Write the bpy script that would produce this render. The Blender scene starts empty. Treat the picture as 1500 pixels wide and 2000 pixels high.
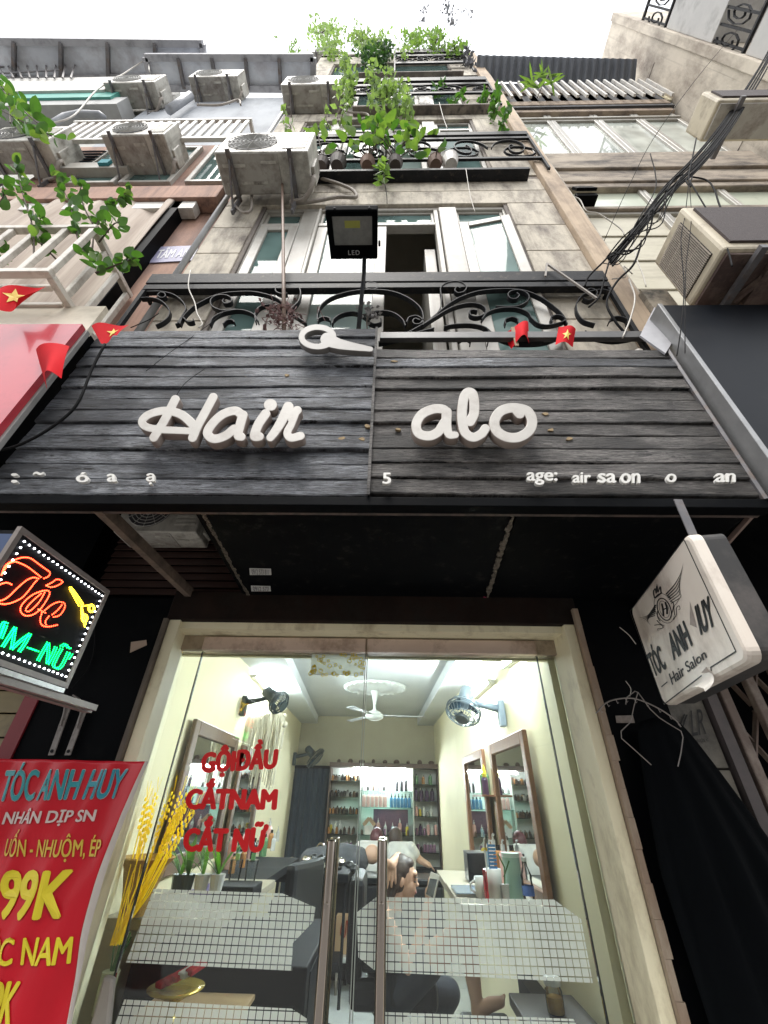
import bpy, bmesh, math, random
import numpy as np
from mathutils import Vector, Matrix, noise as mnoise
random.seed(7)
rnd = random.uniform
SC = bpy.context.scene
COL = SC.collection
# ------------------------------------------------------------------ camera
FOC, PCX, PCY, EYE = 790.0, 750.0, 1000.0, 1.55          # measured in the photograph's own pixels
TH = math.pi/2 - math.atan(1120/FOC); YAW = math.radians(1.6); ROLL = math.atan(25/1120)
_f0 = Vector((-math.sin(YAW), math.cos(YAW), 0)); _r0 = Vector((math.cos(YAW), math.sin(YAW), 0)); _zz = Vector((0, 0, 1))
CF = _f0*math.cos(TH) + _zz*math.sin(TH); _u0 = -_f0*math.sin(TH) + _zz*math.cos(TH)
CR = math.cos(ROLL)*_r0 + math.sin(ROLL)*_u0; CU = -math.sin(ROLL)*_r0 + math.cos(ROLL)*_u0
cam = bpy.data.cameras.new('camera'); camo = bpy.data.objects.new('camera', cam); COL.objects.link(camo)
cam.sensor_fit = 'VERTICAL'; cam.sensor_height = 24.0; cam.lens = FOC/2000*24.0
cam.clip_start = 0.02; cam.clip_end = 500
mw = Matrix((CR, CU, -CF)).transposed().to_4x4(); mw.translation = (0, 0, EYE)
camo.matrix_world = mw; SC.camera = camo
# ------------------------------------------------------------------ sky and sun (overcast)
SUN_EL, SUN_AZ = math.radians(66), math.radians(200)
w = bpy.data.worlds.new('World'); SC.world = w; w.use_nodes = True
nt = w.node_tree; nt.nodes.clear()
sky = nt.nodes.new('ShaderNodeTexSky'); sky.sky_type = 'NISHITA'; sky.sun_disc = False
sky.sun_elevation = SUN_EL; sky.sun_rotation = SUN_AZ; sky.air_density = 1.6; sky.dust_density = 4.0
hs = nt.nodes.new('ShaderNodeHueSaturation'); hs.inputs['Saturation'].default_value = 0.22; hs.inputs['Value'].default_value = 1.0
mx = nt.nodes.new('ShaderNodeMix'); mx.data_type = 'RGBA'; mx.inputs[0].default_value = 0.55
mx.inputs[7].default_value = (11.0, 11.3, 11.8, 1)       # even cloud cover over the clear sky
bgn = nt.nodes.new('ShaderNodeBackground'); bgn.inputs[1].default_value = 0.085
won = nt.nodes.new('ShaderNodeOutputWorld')
nt.links.new(sky.outputs[0], hs.inputs['Color']); nt.links.new(hs.outputs[0], mx.inputs[6])
nt.links.new(mx.outputs[2], bgn.inputs[0]); nt.links.new(bgn.outputs[0], won.inputs[0])
sl = bpy.data.lights.new('sun', 'SUN'); sl.energy = 1.3; sl.angle = math.radians(28); sl.color = (1, 0.96, 0.9)
so = bpy.data.objects.new('sun', sl); COL.objects.link(so)
sd = Vector((math.sin(SUN_AZ)*math.cos(SUN_EL), math.cos(SUN_AZ)*math.cos(SUN_EL), math.sin(SUN_EL)))
so.rotation_euler = sd.to_track_quat('Z', 'Y').to_euler(); so.location = (0, -3, 30)
vs = SC.view_settings; vs.view_transform = 'Standard'; vs.look = 'None'; vs.gamma = 1.0; vs.exposure = 1.45
vs.use_curve_mapping = False
SC.cycles.max_bounces = 10; SC.cycles.transparent_max_bounces = 16; SC.cycles.sample_clamp_indirect = 6.0
SC.cycles.caustics_reflective = False; SC.cycles.caustics_refractive = False
# ------------------------------------------------------------------ measuring: where a sight line of the photograph meets a real plane
def ray(x, y): return CF + CR*((x-PCX)/FOC) + CU*((PCY-y)/FOC)
EO = Vector((0, 0, EYE))
def PY(x, y, Y): d = ray(x, y); return EO + d*(Y/d.y)
def PX(x, y, X): d = ray(x, y); return EO + d*(X/d.x)
def PZ(x, y, Z): d = ray(x, y); return EO + d*((Z-EYE)/d.z)
# ------------------------------------------------------------------ naming and linking
TM = {}
def tag(o, label, cat, group=None, kind=None):
    if label: o['label'] = label
    if cat: o['category'] = cat
    if group: o['group'] = group
    if kind: o['kind'] = kind
    return o
def thing(name, label, cat, loc=(0, 0, 0), rz=0, group=None):
    o = bpy.data.objects.new(name, None); COL.objects.link(o); o.empty_display_size = .05
    m = Matrix.Translation(Vector(loc)) @ Matrix.Rotation(rz, 4, 'Z'); o.location = loc; o.rotation_euler = (0, 0, rz)
    TM[o.name] = m; return tag(o, label, cat, group)
def mobj(name, me, mat, parent=None, world=True, label=None, kind=None):
    """links a mesh whose vertices are in world space (world) or the parent's space"""
    if mat is not None:
        ms = mat if isinstance(mat, (list, tuple)) else [mat]
        if len(me.materials) == 0:
            for m in ms: me.materials.append(m)
    o = bpy.data.objects.new(name, me); COL.objects.link(o)
    if parent is not None:
        if world: me.transform(TM[parent.name].inverted())
        o.parent = parent; TM[o.name] = TM[parent.name]
    else:
        n = len(me.vertices)
        if n and world:
            co = np.empty(n*3); me.vertices.foreach_get('co', co); co = co.reshape(-1, 3)
            b = Vector(((co[:, 0].min()+co[:, 0].max())/2, (co[:, 1].min()+co[:, 1].max())/2, co[:, 2].min()))
            me.transform(Matrix.Translation(-b)); o.location = b; TM[o.name] = Matrix.Translation(b)
        else: TM[o.name] = Matrix.Identity(4)
    if label: o['label'] = label
    if kind: o['kind'] = kind
    return o
def copy_tree(o, parent=None):
    c = o.copy(); COL.objects.link(c)
    if parent is not None: c.parent = parent
    TM[c.name] = TM.get(o.name, Matrix.Identity(4))
    for ch in list(o.children): copy_tree(ch, c)
    return c
# ------------------------------------------------------------------ mesh building
class MB:
    def __init__(s): s.v = []; s.f = []; s.m = []; s.cm = 0
    def add(s, vs_, fs):
        b = len(s.v); s.v += [tuple(p) for p in vs_]; s.f += [tuple(i+b for i in f) for f in fs]; s.m += [s.cm]*len(fs); return s
    def box(s, x0, x1, y0, y1, z0, z1):
        if x0 > x1: x0, x1 = x1, x0
        if y0 > y1: y0, y1 = y1, y0
        if z0 > z1: z0, z1 = z1, z0
        return s.add([(x0,y0,z0),(x1,y0,z0),(x1,y1,z0),(x0,y1,z0),(x0,y0,z1),(x1,y0,z1),(x1,y1,z1),(x0,y1,z1)],
                     [(3,2,1,0),(4,5,6,7),(0,1,5,4),(1,2,6,5),(2,3,7,6),(3,0,4,7)])
    def hexa(s, a, b):   # two quads a (one face) and b (opposite face), same order
        s.add(list(a)+list(b), [(3,2,1,0),(4,5,6,7),(0,1,5,4),(1,2,6,5),(2,3,7,6),(3,0,4,7)]); return s
    def slab(s, q, d):   # quad q thickened along vector d
        q = [Vector(p) for p in q]; d = Vector(d); return s.hexa(q, [p+d for p in q])
    def bar(s, a, b, w_, h, up=(0, 0, 1)):
        a, b = Vector(a), Vector(b); t = (b-a).normalized(); up = Vector(up)
        sx = t.cross(up)
        if sx.length < 1e-4: sx = t.cross(Vector((1, 0, 0)))
        sx.normalize(); sy = sx.cross(t).normalized(); sx *= w_/2; sy *= h/2
        return s.hexa([a-sx-sy, a+sx-sy, a+sx+sy, a-sx+sy], [b-sx-sy, b+sx-sy, b+sx+sy, b-sx+sy])
    def tube(s, pts, r, n=6, cap=True):
        pts = [Vector(p) for p in pts]; rs = r if isinstance(r, (list, tuple)) else [r]*len(pts)
        vs_ = []; fs = []; prev = None
        for i, p in enumerate(pts):
            t = (pts[min(i+1, len(pts)-1)]-pts[max(i-1, 0)])
            t = t.normalized() if t.length > 1e-9 else Vector((0, 0, 1))
            if prev is None:
                u = t.cross(Vector((0, 0, 1)))
                if u.length < 1e-3: u = t.cross(Vector((1, 0, 0)))
            else: u = prev - t*prev.dot(t)
            if u.length < 1e-6: u = t.cross(Vector((0.3, 0.7, 0.2)))
            u.normalize(); prev = u; v = t.cross(u)
            for k in range(n):
                a = 2*math.pi*k/n; vs_.append(p+(u*math.cos(a)+v*math.sin(a))*rs[i])
        for i in range(len(pts)-1):
            for k in range(n): fs.append((i*n+k, i*n+(k+1) % n, (i+1)*n+(k+1) % n, (i+1)*n+k))
        if cap:
            fs.append(tuple(reversed(range(n)))); fs.append(tuple((len(pts)-1)*n+k for k in range(n)))
        return s.add(vs_, fs)
    def ribbon(s, pts, wvec, th):   # flat bar bent along pts: wide along wvec, th thick in its plane
        pts = [Vector(p) for p in pts]; wv = Vector(wvec); vs_ = []; fs = []
        for i, p in enumerate(pts):
            t = (pts[min(i+1, len(pts)-1)]-pts[max(i-1, 0)]).normalized(); nn = t.cross(wv).normalized()*th/2
            vs_ += [p-wv/2-nn, p+wv/2-nn, p+wv/2+nn, p-wv/2+nn]
        for i in range(len(pts)-1):
            for k in range(4): fs.append((i*4+k, i*4+(k+1) % 4, i*4+4+(k+1) % 4, i*4+4+k))
        L = len(pts)*4-4; fs.append((3, 2, 1, 0)); fs.append((L, L+1, L+2, L+3)); return s.add(vs_, fs)
    def lathe(s, prof, c, n=12, axis='Z', closed=True):   # prof [(r, h)...]
        c = Vector(c); vs_ = []; fs = []
        for r, h in prof:
            for k in range(n):
                a = 2*math.pi*k/n; x, y = r*math.cos(a), r*math.sin(a)
                vs_.append(c+(Vector((x, y, h)) if axis == 'Z' else Vector((x, -h, y)) if axis == 'Y' else Vector((h, x, y))))
        for i in range(len(prof)-1):
            for k in range(n): fs.append((i*n+k, i*n+(k+1) % n, (i+1)*n+(k+1) % n, (i+1)*n+k))
        if closed: fs.append(tuple(reversed(range(n)))); fs.append(tuple((len(prof)-1)*n+k for k in range(n)))
        return s.add(vs_, fs)
    def ell(s, c, rx, ry, rz, nu=12, nv=8, M=None):
        c = Vector(c); vs_ = []; fs = []
        for i in range(nv+1):
            p = math.pi*i/nv
            for k in range(nu):
                a = 2*math.pi*k/nu; q = Vector((rx*math.sin(p)*math.cos(a), ry*math.sin(p)*math.sin(a), rz*math.cos(p)))
                vs_.append(c+(M @ q if M else q))
        for i in range(nv):
            for k in range(nu): fs.append((i*nu+k, (i+1)*nu+k, (i+1)*nu+(k+1) % nu, i*nu+(k+1) % nu))
        return s.add(vs_, fs)
    def grid(s, P, nu, nv):    # P(u,v) -> point
        vs_ = [P(i/nu, j/nv) for j in range(nv+1) for i in range(nu+1)]
        fs = [(j*(nu+1)+i, j*(nu+1)+i+1, (j+1)*(nu+1)+i+1, (j+1)*(nu+1)+i) for j in range(nv) for i in range(nu)]
        return s.add(vs_, fs)
    def mesh(s, name='m'):
        me = bpy.data.meshes.new(name); me.from_pydata(s.v, [], s.f)
        if any(s.m): me.polygons.foreach_set('material_index', s.m)
        me.update(); return me
    def build(s, name, mat, parent=None, smooth=False, bevel=0, world=True, label=None, kind=None, seg=2, fix=True):
        me = s.mesh(name)
        if fix:
            bm = bmesh.new(); bm.from_mesh(me); bmesh.ops.recalc_face_normals(bm, faces=bm.faces); bm.to_mesh(me); bm.free()
        if smooth: me.polygons.foreach_set('use_smooth', [True]*len(me.polygons))
        o = mobj(name, me, mat, parent, world, label, kind)
        if bevel:
            b = o.modifiers.new('bevel', 'BEVEL'); b.width = bevel; b.segments = seg; b.limit_method = 'ANGLE'; b.angle_limit = .6
        return o
def cr(pts, n=6, closed=False):     # Catmull-Rom through points of any dimension
    pts = [Vector(p) for p in pts]; out = []; N = len(pts)
    for i in range(N if closed else N-1):
        p0 = pts[(i-1) % N] if closed or i > 0 else pts[0]*2-pts[1]; p1 = pts[i]; p2 = pts[(i+1) % N]
        p3 = pts[(i+2) % N] if closed or i+2 < N else pts[-1]*2-pts[-2]
        for k in range(n):
            t = k/n; out.append(.5*((2*p1)+(p2-p0)*t+(2*p0-5*p1+4*p2-p3)*t*t+(3*p1-p0-3*p2+p3)*t*t*t))
    if not closed: out.append(pts[-1])
    return out
# ---- outlines from strokes (union of round pens), used for cut-out letters and emblems
def stroke_contours(strokes, cell=1.6):
    segs = []
    for pts, hw in strokes:
        q = cr([(p[0], p[1]) for p in pts], 7) if len(pts) > 2 else [Vector(p) for p in pts]
        if len(q) == 1: q = [q[0], q[0]]
        h = hw if isinstance(hw, (list, tuple)) else (hw, hw)
        n = len(q)-1
        for i in range(n): segs.append((q[i], q[i+1], h[0]+(h[1]-h[0])*i/n, h[0]+(h[1]-h[0])*(i+1)/n))
    mxh = max(max(s[2], s[3]) for s in segs)+3*cell
    x0 = min(min(s[0].x, s[1].x) for s in segs)-mxh; x1 = max(max(s[0].x, s[1].x) for s in segs)+mxh
    y0 = min(min(s[0].y, s[1].y) for s in segs)-mxh; y1 = max(max(s[0].y, s[1].y) for s in segs)+mxh
    nx, ny = int((x1-x0)/cell)+2, int((y1-y0)/cell)+2
    X, Y = np.meshgrid(x0+np.arange(nx)*cell, y0+np.arange(ny)*cell)
    D = np.full(X.shape, 1e9)
    for a, b, ha, hb in segs:
        dx, dy = b.x-a.x, b.y-a.y; L = dx*dx+dy*dy
        t = np.clip(((X-a.x)*dx+(Y-a.y)*dy)/L, 0, 1) if L > 1e-12 else np.zeros_like(X)
        D = np.minimum(D, np.hypot(X-a.x-t*dx, Y-a.y-t*dy)-(ha+(hb-ha)*t))
    D[np.abs(D) < 1e-9] = 1e-9
    return march(D, x0, y0, cell)
def march(D, x0, y0, cell):
    ny, nx = D.shape; nxt = {}
    def ip(i, j, k, l):
        a, b = D[j, i], D[l, k]; t = a/(a-b); return (x0+(i+(k-i)*t)*cell, y0+(j+(l-j)*t)*cell)
    neg = D < 0; mix = neg[:-1, :-1].astype(int)+neg[:-1, 1:]+neg[1:, :-1]+neg[1:, 1:]
    pt = {}
    for j, i in zip(*np.nonzero((mix > 0) & (mix < 4))):
        c = [(i, j), (i+1, j), (i+1, j+1), (i, j+1)]; s = [bool(neg[q[1], q[0]]) for q in c]; ent = []; ex = []
        for e in range(4):
            a, b = c[e], c[(e+1) % 4]
            if s[e] != s[(e+1) % 4]:
                key = (min(a, b), max(a, b)); pt[key] = ip(*key[0], *key[1]); (ex if s[e] else ent).append(key)
        for a, b in zip(ex, ent): nxt[a] = b
    loops = []
    while nxt:
        k0 = next(iter(nxt)); k = k0; lp = []
        while k in nxt: lp.append(pt[k]); k = nxt.pop(k)
        if len(lp) > 5: loops.append(lp)
    return loops
def contours_mesh(loops, extrude=0.0, bevel=0.0):
    cu = bpy.data.curves.new('c', 'CURVE'); cu.dimensions = '2D'; cu.fill_mode = 'BOTH' if extrude else 'FRONT'
    cu.extrude = extrude; cu.bevel_depth = bevel; cu.bevel_resolution = 1
    for lp in loops:
        sp = cu.splines.new('POLY'); sp.points.add(len(lp)-1); sp.use_cyclic_u = True
        sp.points.foreach_set('co', [c for p in lp for c in (p[0], p[1], 0, 1)])
    o = bpy.data.objects.new('c', cu); me = o.to_mesh().copy(); bpy.data.objects.remove(o); bpy.data.curves.remove(cu); return me
def remap(me, fn):
    n = len(me.vertices); co = np.empty(n*3, dtype=np.float32); me.vertices.foreach_get('co', co); co = co.reshape(-1, 3)
    me.vertices.foreach_set('co', np.array([tuple(fn(*c)) for c in co.tolist()], dtype=np.float32).ravel()); me.update(); return me
def text_mesh(s, bold=0.0, shear=0.0, extrude=0.0, space=1.0):
    cu = bpy.data.curves.new('t', 'FONT'); cu.body = s; cu.offset = bold; cu.shear = shear; cu.extrude = extrude; cu.resolution_u = 4
    cu.space_character = space
    o = bpy.data.objects.new('t', cu); me = o.to_mesh().copy(); bpy.data.objects.remove(o); bpy.data.curves.remove(cu); return me
def text_quad(s, q, name, mat, parent=None, bold=.02, shear=0, depth=0, label=None, off=None, space=1.0, warp=None):
    """letters filling the quad q = top-left, top-right, bottom-right, bottom-left (world points); depth raises them;
    bold strokes are made of slightly shifted copies"""
    me = text_mesh(s, 0, shear, .5 if depth else 0, space)
    n = len(me.vertices); co = np.empty(n*3); me.vertices.foreach_get('co', co); co = co.reshape(-1, 3); fs = [tuple(p.vertices) for p in me.polygons]; bpy.data.meshes.remove(me)
    x0, y0 = co[:, 0].min()-bold, co[:, 1].min()-bold*.6; sx, sy = co[:, 0].max()+bold-x0, co[:, 1].max()+bold*.6-y0
    q = [Vector(p) for p in q]; nn = (q[1]-q[0]).cross(q[0]-q[3]).normalized(); of = Vector(off) if off else Vector()
    sh = [(0, 0)] if bold <= 0 else [(math.cos(k*math.pi/4)*bold, math.sin(k*math.pi/4)*bold*.6) for k in range(8)]+[(0, 0)]
    mb = MB()
    for k, (bx_, by_) in enumerate(sh):
        vs_ = []
        for x, y, z in co.tolist():
            u, v = (x+bx_-x0)/sx, (y+by_-y0)/sy
            p = (q[3]*(1-u)+q[2]*u)*(1-v)+(q[0]*(1-u)+q[1]*u)*v
            if warp: p = warp(p)
            vs_.append(p+nn*((z+.5)*depth+.0001*k)+of)
        mb.add(vs_, fs)
    return mobj(name, mb.mesh(), mat, parent, True, label)
def solve_z(a, b, wdt):      # height at which pixels a and b lie wdt apart on a level plane
    lo, hi = EYE+.1, 30.0
    for _ in range(50):
        m = (lo+hi)/2
        if (PZ(*a, m)-PZ(*b, m)).length < wdt: lo = m
        else: hi = m
    return lo
# ------------------------------------------------------------------ materials
MT = {}
def mat(name, c1, c2=None, sc=6.0, rough=.6, metal=0.0, bump=0.0, bsc=60.0, dirt=None, damt=.5, dsc=2.5, st=(1, 1, 1), dst=None, spec=.5, coat=0, r2=None, streak=None, samt=.5):
    if name in MT: return MT[name]
    m = bpy.data.materials.new(name); m.use_nodes = True; t = m.node_tree; N = t.nodes; L = t.links
    b = N['Principled BSDF']; b.inputs['Roughness'].default_value = rough; b.inputs['Metallic'].default_value = metal
    b.inputs['Specular IOR Level'].default_value = spec; b.inputs['Coat Weight'].default_value = coat
    c2 = c2 or tuple(x*.8 for x in c1)
    tc = N.new('ShaderNodeTexCoord'); oi = N.new('ShaderNodeObjectInfo'); va = N.new('ShaderNodeVectorMath'); va.operation = 'MULTIPLY_ADD'
    va.inputs[1].default_value = (17, 11, 23)
    cx = N.new('ShaderNodeCombineXYZ')
    for k in range(3): L.new(oi.outputs['Random'], cx.inputs[k])
    L.new(cx.outputs[0], va.inputs[0]); L.new(tc.outputs['Object'], va.inputs[2])
    def mapped(s_):
        mp = N.new('ShaderNodeMapping'); mp.inputs['Scale'].default_value = s_; L.new(va.outputs[0], mp.inputs[0]); return mp.outputs[0]
    def noi(vec, scale, det=4, ro=.6):
        n = N.new('ShaderNodeTexNoise'); n.inputs['Scale'].default_value = scale; n.inputs['Detail'].default_value = det
        n.inputs['Roughness'].default_value = ro; L.new(vec, n.inputs['Vector']); return n.outputs['Fac']
    def ramp(f, a, z):
        r = N.new('ShaderNodeMapRange'); r.inputs[1].default_value = a; r.inputs[2].default_value = z; L.new(f, r.inputs[0]); return r.outputs[0]
    v1 = mapped(st); n1 = ramp(noi(v1, sc, 5), .3, .7)
    def mixc(f, a, bb):
        x = N.new('ShaderNodeMix'); x.data_type = 'RGBA'
        if isinstance(f, float): x.inputs[0].default_value = f
        else: L.new(f, x.inputs[0])
        for i, q in ((6, a), (7, bb)):
            if isinstance(q, tuple): x.inputs[i].default_value = (*q[:3], 1)
            else: L.new(q, x.inputs[i])
        return x.outputs[2]
    col = mixc(n1, tuple(c1), tuple(c2))
    if dirt:
        f = ramp(noi(mapped(dst or (1, 1, 1)), dsc, 8, .68), .62-.3*damt, .82-.2*damt)
        col = mixc(f, col, tuple(dirt))
    if streak:      # run-off stains, long and narrow down the wall
        f = ramp(noi(mapped((9, 9, .12)), 1.6, 6, .62), .66-.25*samt, .84-.2*samt); g = ramp(noi(mapped((1, 1, .25)), 1.1, 4, .6), .38, .62)
        mu = N.new('ShaderNodeMath'); mu.operation = 'MULTIPLY'; L.new(f, mu.inputs[0]); L.new(g, mu.inputs[1]); col = mixc(mu.outputs[0], col, tuple(streak))
    L.new(col, b.inputs['Base Color'])
    if r2 is not None:
        rr = N.new('ShaderNodeMapRange'); rr.inputs[3].default_value = rough; rr.inputs[4].default_value = r2
        L.new(noi(v1, sc*1.7), rr.inputs[0]); L.new(rr.outputs[0], b.inputs['Roughness'])
    if bump:
        bp = N.new('ShaderNodeBump'); bp.inputs['Strength'].default_value = min(1, bump); bp.inputs['Distance'].default_value = .01
        L.new(noi(v1, bsc, 6, .65), bp.inputs['Height']); L.new(bp.outputs[0], b.inputs['Normal'])
    MT[name] = m; return m
def emit(name, c, s, base=(.8, .8, .8)):
    if name in MT: return MT[name]
    m = bpy.data.materials.new(name); m.use_nodes = True; b = m.node_tree.nodes['Principled BSDF']
    b.inputs['Base Color'].default_value = (*base, 1); b.inputs['Emission Color'].default_value = (*c, 1); b.inputs['Emission Strength'].default_value = s
    MT[name] = m; return m
def glassy(name, tint=(1, 1, 1), refl=1.0, rough=0.0, mixd=0.0, dcol=(.6, .7, .65), ior=1.5, trl=0.0):
    if name in MT: return MT[name]
    m = bpy.data.materials.new(name); m.use_nodes = True; t = m.node_tree; N = t.nodes; L = t.links; N.clear()
    out = N.new('ShaderNodeOutputMaterial'); tr = N.new('ShaderNodeBsdfTransparent'); tr.inputs[0].default_value = (*tint, 1)
    gl = N.new('ShaderNodeBsdfGlossy'); gl.inputs['Roughness'].default_value = rough; gl.inputs[0].default_value = (refl, refl, refl, 1)
    fr = N.new('ShaderNodeFresnel'); fr.inputs[0].default_value = ior; mx_ = N.new('ShaderNodeMixShader')
    L.new(fr.outputs[0], mx_.inputs[0]); last = tr.outputs[0]
    if mixd:
        df = N.new('ShaderNodeBsdfDiffuse'); df.inputs[0].default_value = (*dcol, 1); m2 = N.new('ShaderNodeMixShader'); m2.inputs[0].default_value = mixd
        ns = N.new('ShaderNodeTexNoise'); ns.inputs['Scale'].default_value = 2.5; tcn = N.new('ShaderNodeTexCoord'); L.new(tcn.outputs['Object'], ns.inputs['Vector'])
        mr = N.new('ShaderNodeMapRange'); mr.inputs[1].default_value = .3; mr.inputs[2].default_value = .7; mr.inputs[3].default_value = mixd*(.9 if trl else .6); mr.inputs[4].default_value = min(1, mixd*1.3)
        L.new(ns.outputs['Fac'], mr.inputs[0]); L.new(mr.outputs[0], m2.inputs[0])
        dsh = df.outputs[0]
        if trl:
            tl = N.new('ShaderNodeBsdfTranslucent'); tl.inputs[0].default_value = (*dcol, 1); m3 = N.new('ShaderNodeMixShader'); m3.inputs[0].default_value = trl
            L.new(dsh, m3.inputs[1]); L.new(tl.outputs[0], m3.inputs[2]); dsh = m3.outputs[0]
        L.new(tr.outputs[0], m2.inputs[1]); L.new(dsh, m2.inputs[2]); last = m2.outputs[0]
    L.new(last, mx_.inputs[1]); L.new(gl.outputs[0], mx_.inputs[2]); L.new(mx_.outputs[0], out.inputs[0]); MT[name] = m; return m
def leafmat(name, c1, c2, trans=.35):
    m = mat(name, c1, c2, sc=9, rough=.45); t = m.node_tree; b = t.nodes['Principled BSDF']
    tl = t.nodes.new('ShaderNodeBsdfTranslucent'); src = b.inputs['Base Color'].links[0].from_socket
    mu = t.nodes.new('ShaderNodeMix'); mu.data_type = 'RGBA'; mu.blend_type = 'MULTIPLY'; mu.inputs[0].default_value = 1
    t.links.new(src, mu.inputs[6]); mu.inputs[7].default_value = (1.9, 2.2, .8, 1); t.links.new(mu.outputs[2], tl.inputs[0])
    mx_ = t.nodes.new('ShaderNodeMixShader'); mx_.inputs[0].default_value = trans; o = t.nodes['Material Output']
    t.links.new(b.outputs[0], mx_.inputs[1]); t.links.new(tl.outputs[0], mx_.inputs[2]); t.links.new(mx_.outputs[0], o.inputs[0]); return m
PLASTER = mat('plaster', (.58, .525, .43), (.46, .415, .34), sc=3, rough=.85, bump=.35, bsc=50, dirt=(.15, .125, .105), damt=.62, dsc=5, dst=(1.3, 1.3, .5), streak=(.11, .09, .075), samt=.55)
PLASTERP = mat('pilaster_plaster', (.50, .39, .28), (.42, .32, .23), sc=3, rough=.85, bump=.3, bsc=60, dirt=(.2, .15, .11), damt=.5, dsc=4, dst=(1, 1, .4), streak=(.10, .075, .06), samt=.6)
CREAM = mat('cream_paint', (.86, .80, .58), (.80, .74, .52), sc=2, rough=.6, bump=.12, bsc=30, dirt=(.40, .33, .2), damt=.36, dsc=5, dst=(1, 1, .5))
PINKW = mat('pink_plaster', (.42, .25, .18), (.34, .20, .15), sc=3, rough=.85, bump=.3, dirt=(.16, .10, .085), damt=.6, dsc=3, dst=(1.5, 1, .4), streak=(.10, .065, .055), samt=.7)
STUCCO = mat('stucco', (.64, .57, .47), (.52, .46, .38), sc=2.2, rough=.9, bump=.6, bsc=28, dirt=(.20, .16, .13), damt=.62, dsc=2.2, dst=(1, 1, .45), streak=(.16, .135, .115), samt=.4)
CONC = mat('concrete_dirty', (.30, .26, .22), (.20, .17, .15), sc=4, rough=.9, bump=.5, dirt=(.07, .06, .06), damt=.65, dsc=4, dst=(1, 1, .2), streak=(.05, .045, .045), samt=.7)
WINF = mat('window_paint', (.40, .385, .345), (.335, .32, .285), sc=4, rough=.45, dirt=(.30, .265, .22), damt=.45, dsc=6, streak=(.22, .19, .16), samt=.55)
DARKM = mat('black_iron', (.010, .011, .013), (.02, .02, .022), sc=12, rough=.55, spec=.14, bump=.15, dirt=(.09, .075, .06), damt=.2, dsc=20)
ACM = mat('ac_casing', (.58, .56, .50), (.50, .48, .43), sc=4, rough=.5, dirt=(.17, .15, .125), damt=.58, dsc=6, dst=(1, 1, .6), streak=(.12, .10, .085), samt=.6)
ACD = mat('ac_dark', (.035, .035, .04), (.06, .06, .065), sc=8, rough=.6)
STEEL = mat('bracket_steel', (.10, .10, .11), (.17, .16, .16), sc=12, rough=.5, metal=.3, dirt=(.12, .07, .04), damt=.4, dsc=10)
PIPE = mat('pipe_wrap', (.34, .30, .26), (.24, .21, .18), sc=20, rough=.7, bump=.4, bsc=90)
CABLE = mat('cable_black', (.010, .010, .011), rough=.8, spec=.12)
CABLEW = mat('cable_white', (.55, .52, .47), rough=.6)
WHITEP = mat('white_metal', (.66, .64, .60), (.58, .56, .52), sc=5, rough=.45, dirt=(.32, .28, .24), damt=.4, dsc=6)
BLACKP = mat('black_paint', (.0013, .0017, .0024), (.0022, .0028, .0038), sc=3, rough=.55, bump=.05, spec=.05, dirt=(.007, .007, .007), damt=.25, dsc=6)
# ================================================================== SETTING
YU, YR, YF, YW, YG = 1.40, 1.33, 1.235, 2.15, 2.30     # upper wall, railings, sign board, shop front, glass
ZS = 2.47                                              # soffit height
o = MB().box(-16, 16, -14, 2.05, -.3, 0).build('street', mat('asphalt', (.12, .115, .11), (.16, .155, .15), sc=20, rough=.9, bump=.5)); tag(o, None, None, kind='structure')
o = MB().box(-16, 16, 1.2, 2.06, 0.001, .09).build('pavement', mat('paving', (.40, .38, .35), (.32, .31, .29), sc=9, rough=.85, bump=.3)); tag(o, None, None, kind='structure')
# far side of the narrow street (mirrored in the shop glass)
for i, (x0, x1, h, c) in enumerate(((-14, -4.6, 7.5, (.55, .52, .45)), (-4.4, 1.9, 8.5, (.52, .50, .46)), (2.1, 14, 7, (.58, .53, .45)))):
    t = thing('opposite_house', ('pale plastered house across the street, left end of the far row', 'grey plastered house across the street facing the salon', 'cream plastered house across the street, right end of the far row')[i], 'house', ((x0+x1)/2, -9.3, 0))
    MB().box(x0, x1, -13, -9.2, 0, h).build('wall', mat('far_plaster%d' % i, c, rough=.9), t)
    for wx in np.arange(x0+.8, x1-1, 2.2):
        for wz in np.arange(3.6, h-1.5, 3.1):
            f = MB().box(wx-.07, wx+1.07, -9.2, -9.12, wz-.07, wz+1.57).build('window', WINF, t)
            MB().box(wx, wx+1, -9.13, -9.1, wz, wz+1.5).build('pane', mat('far_pane', (.05, .06, .07), rough=.1), f)
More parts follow.
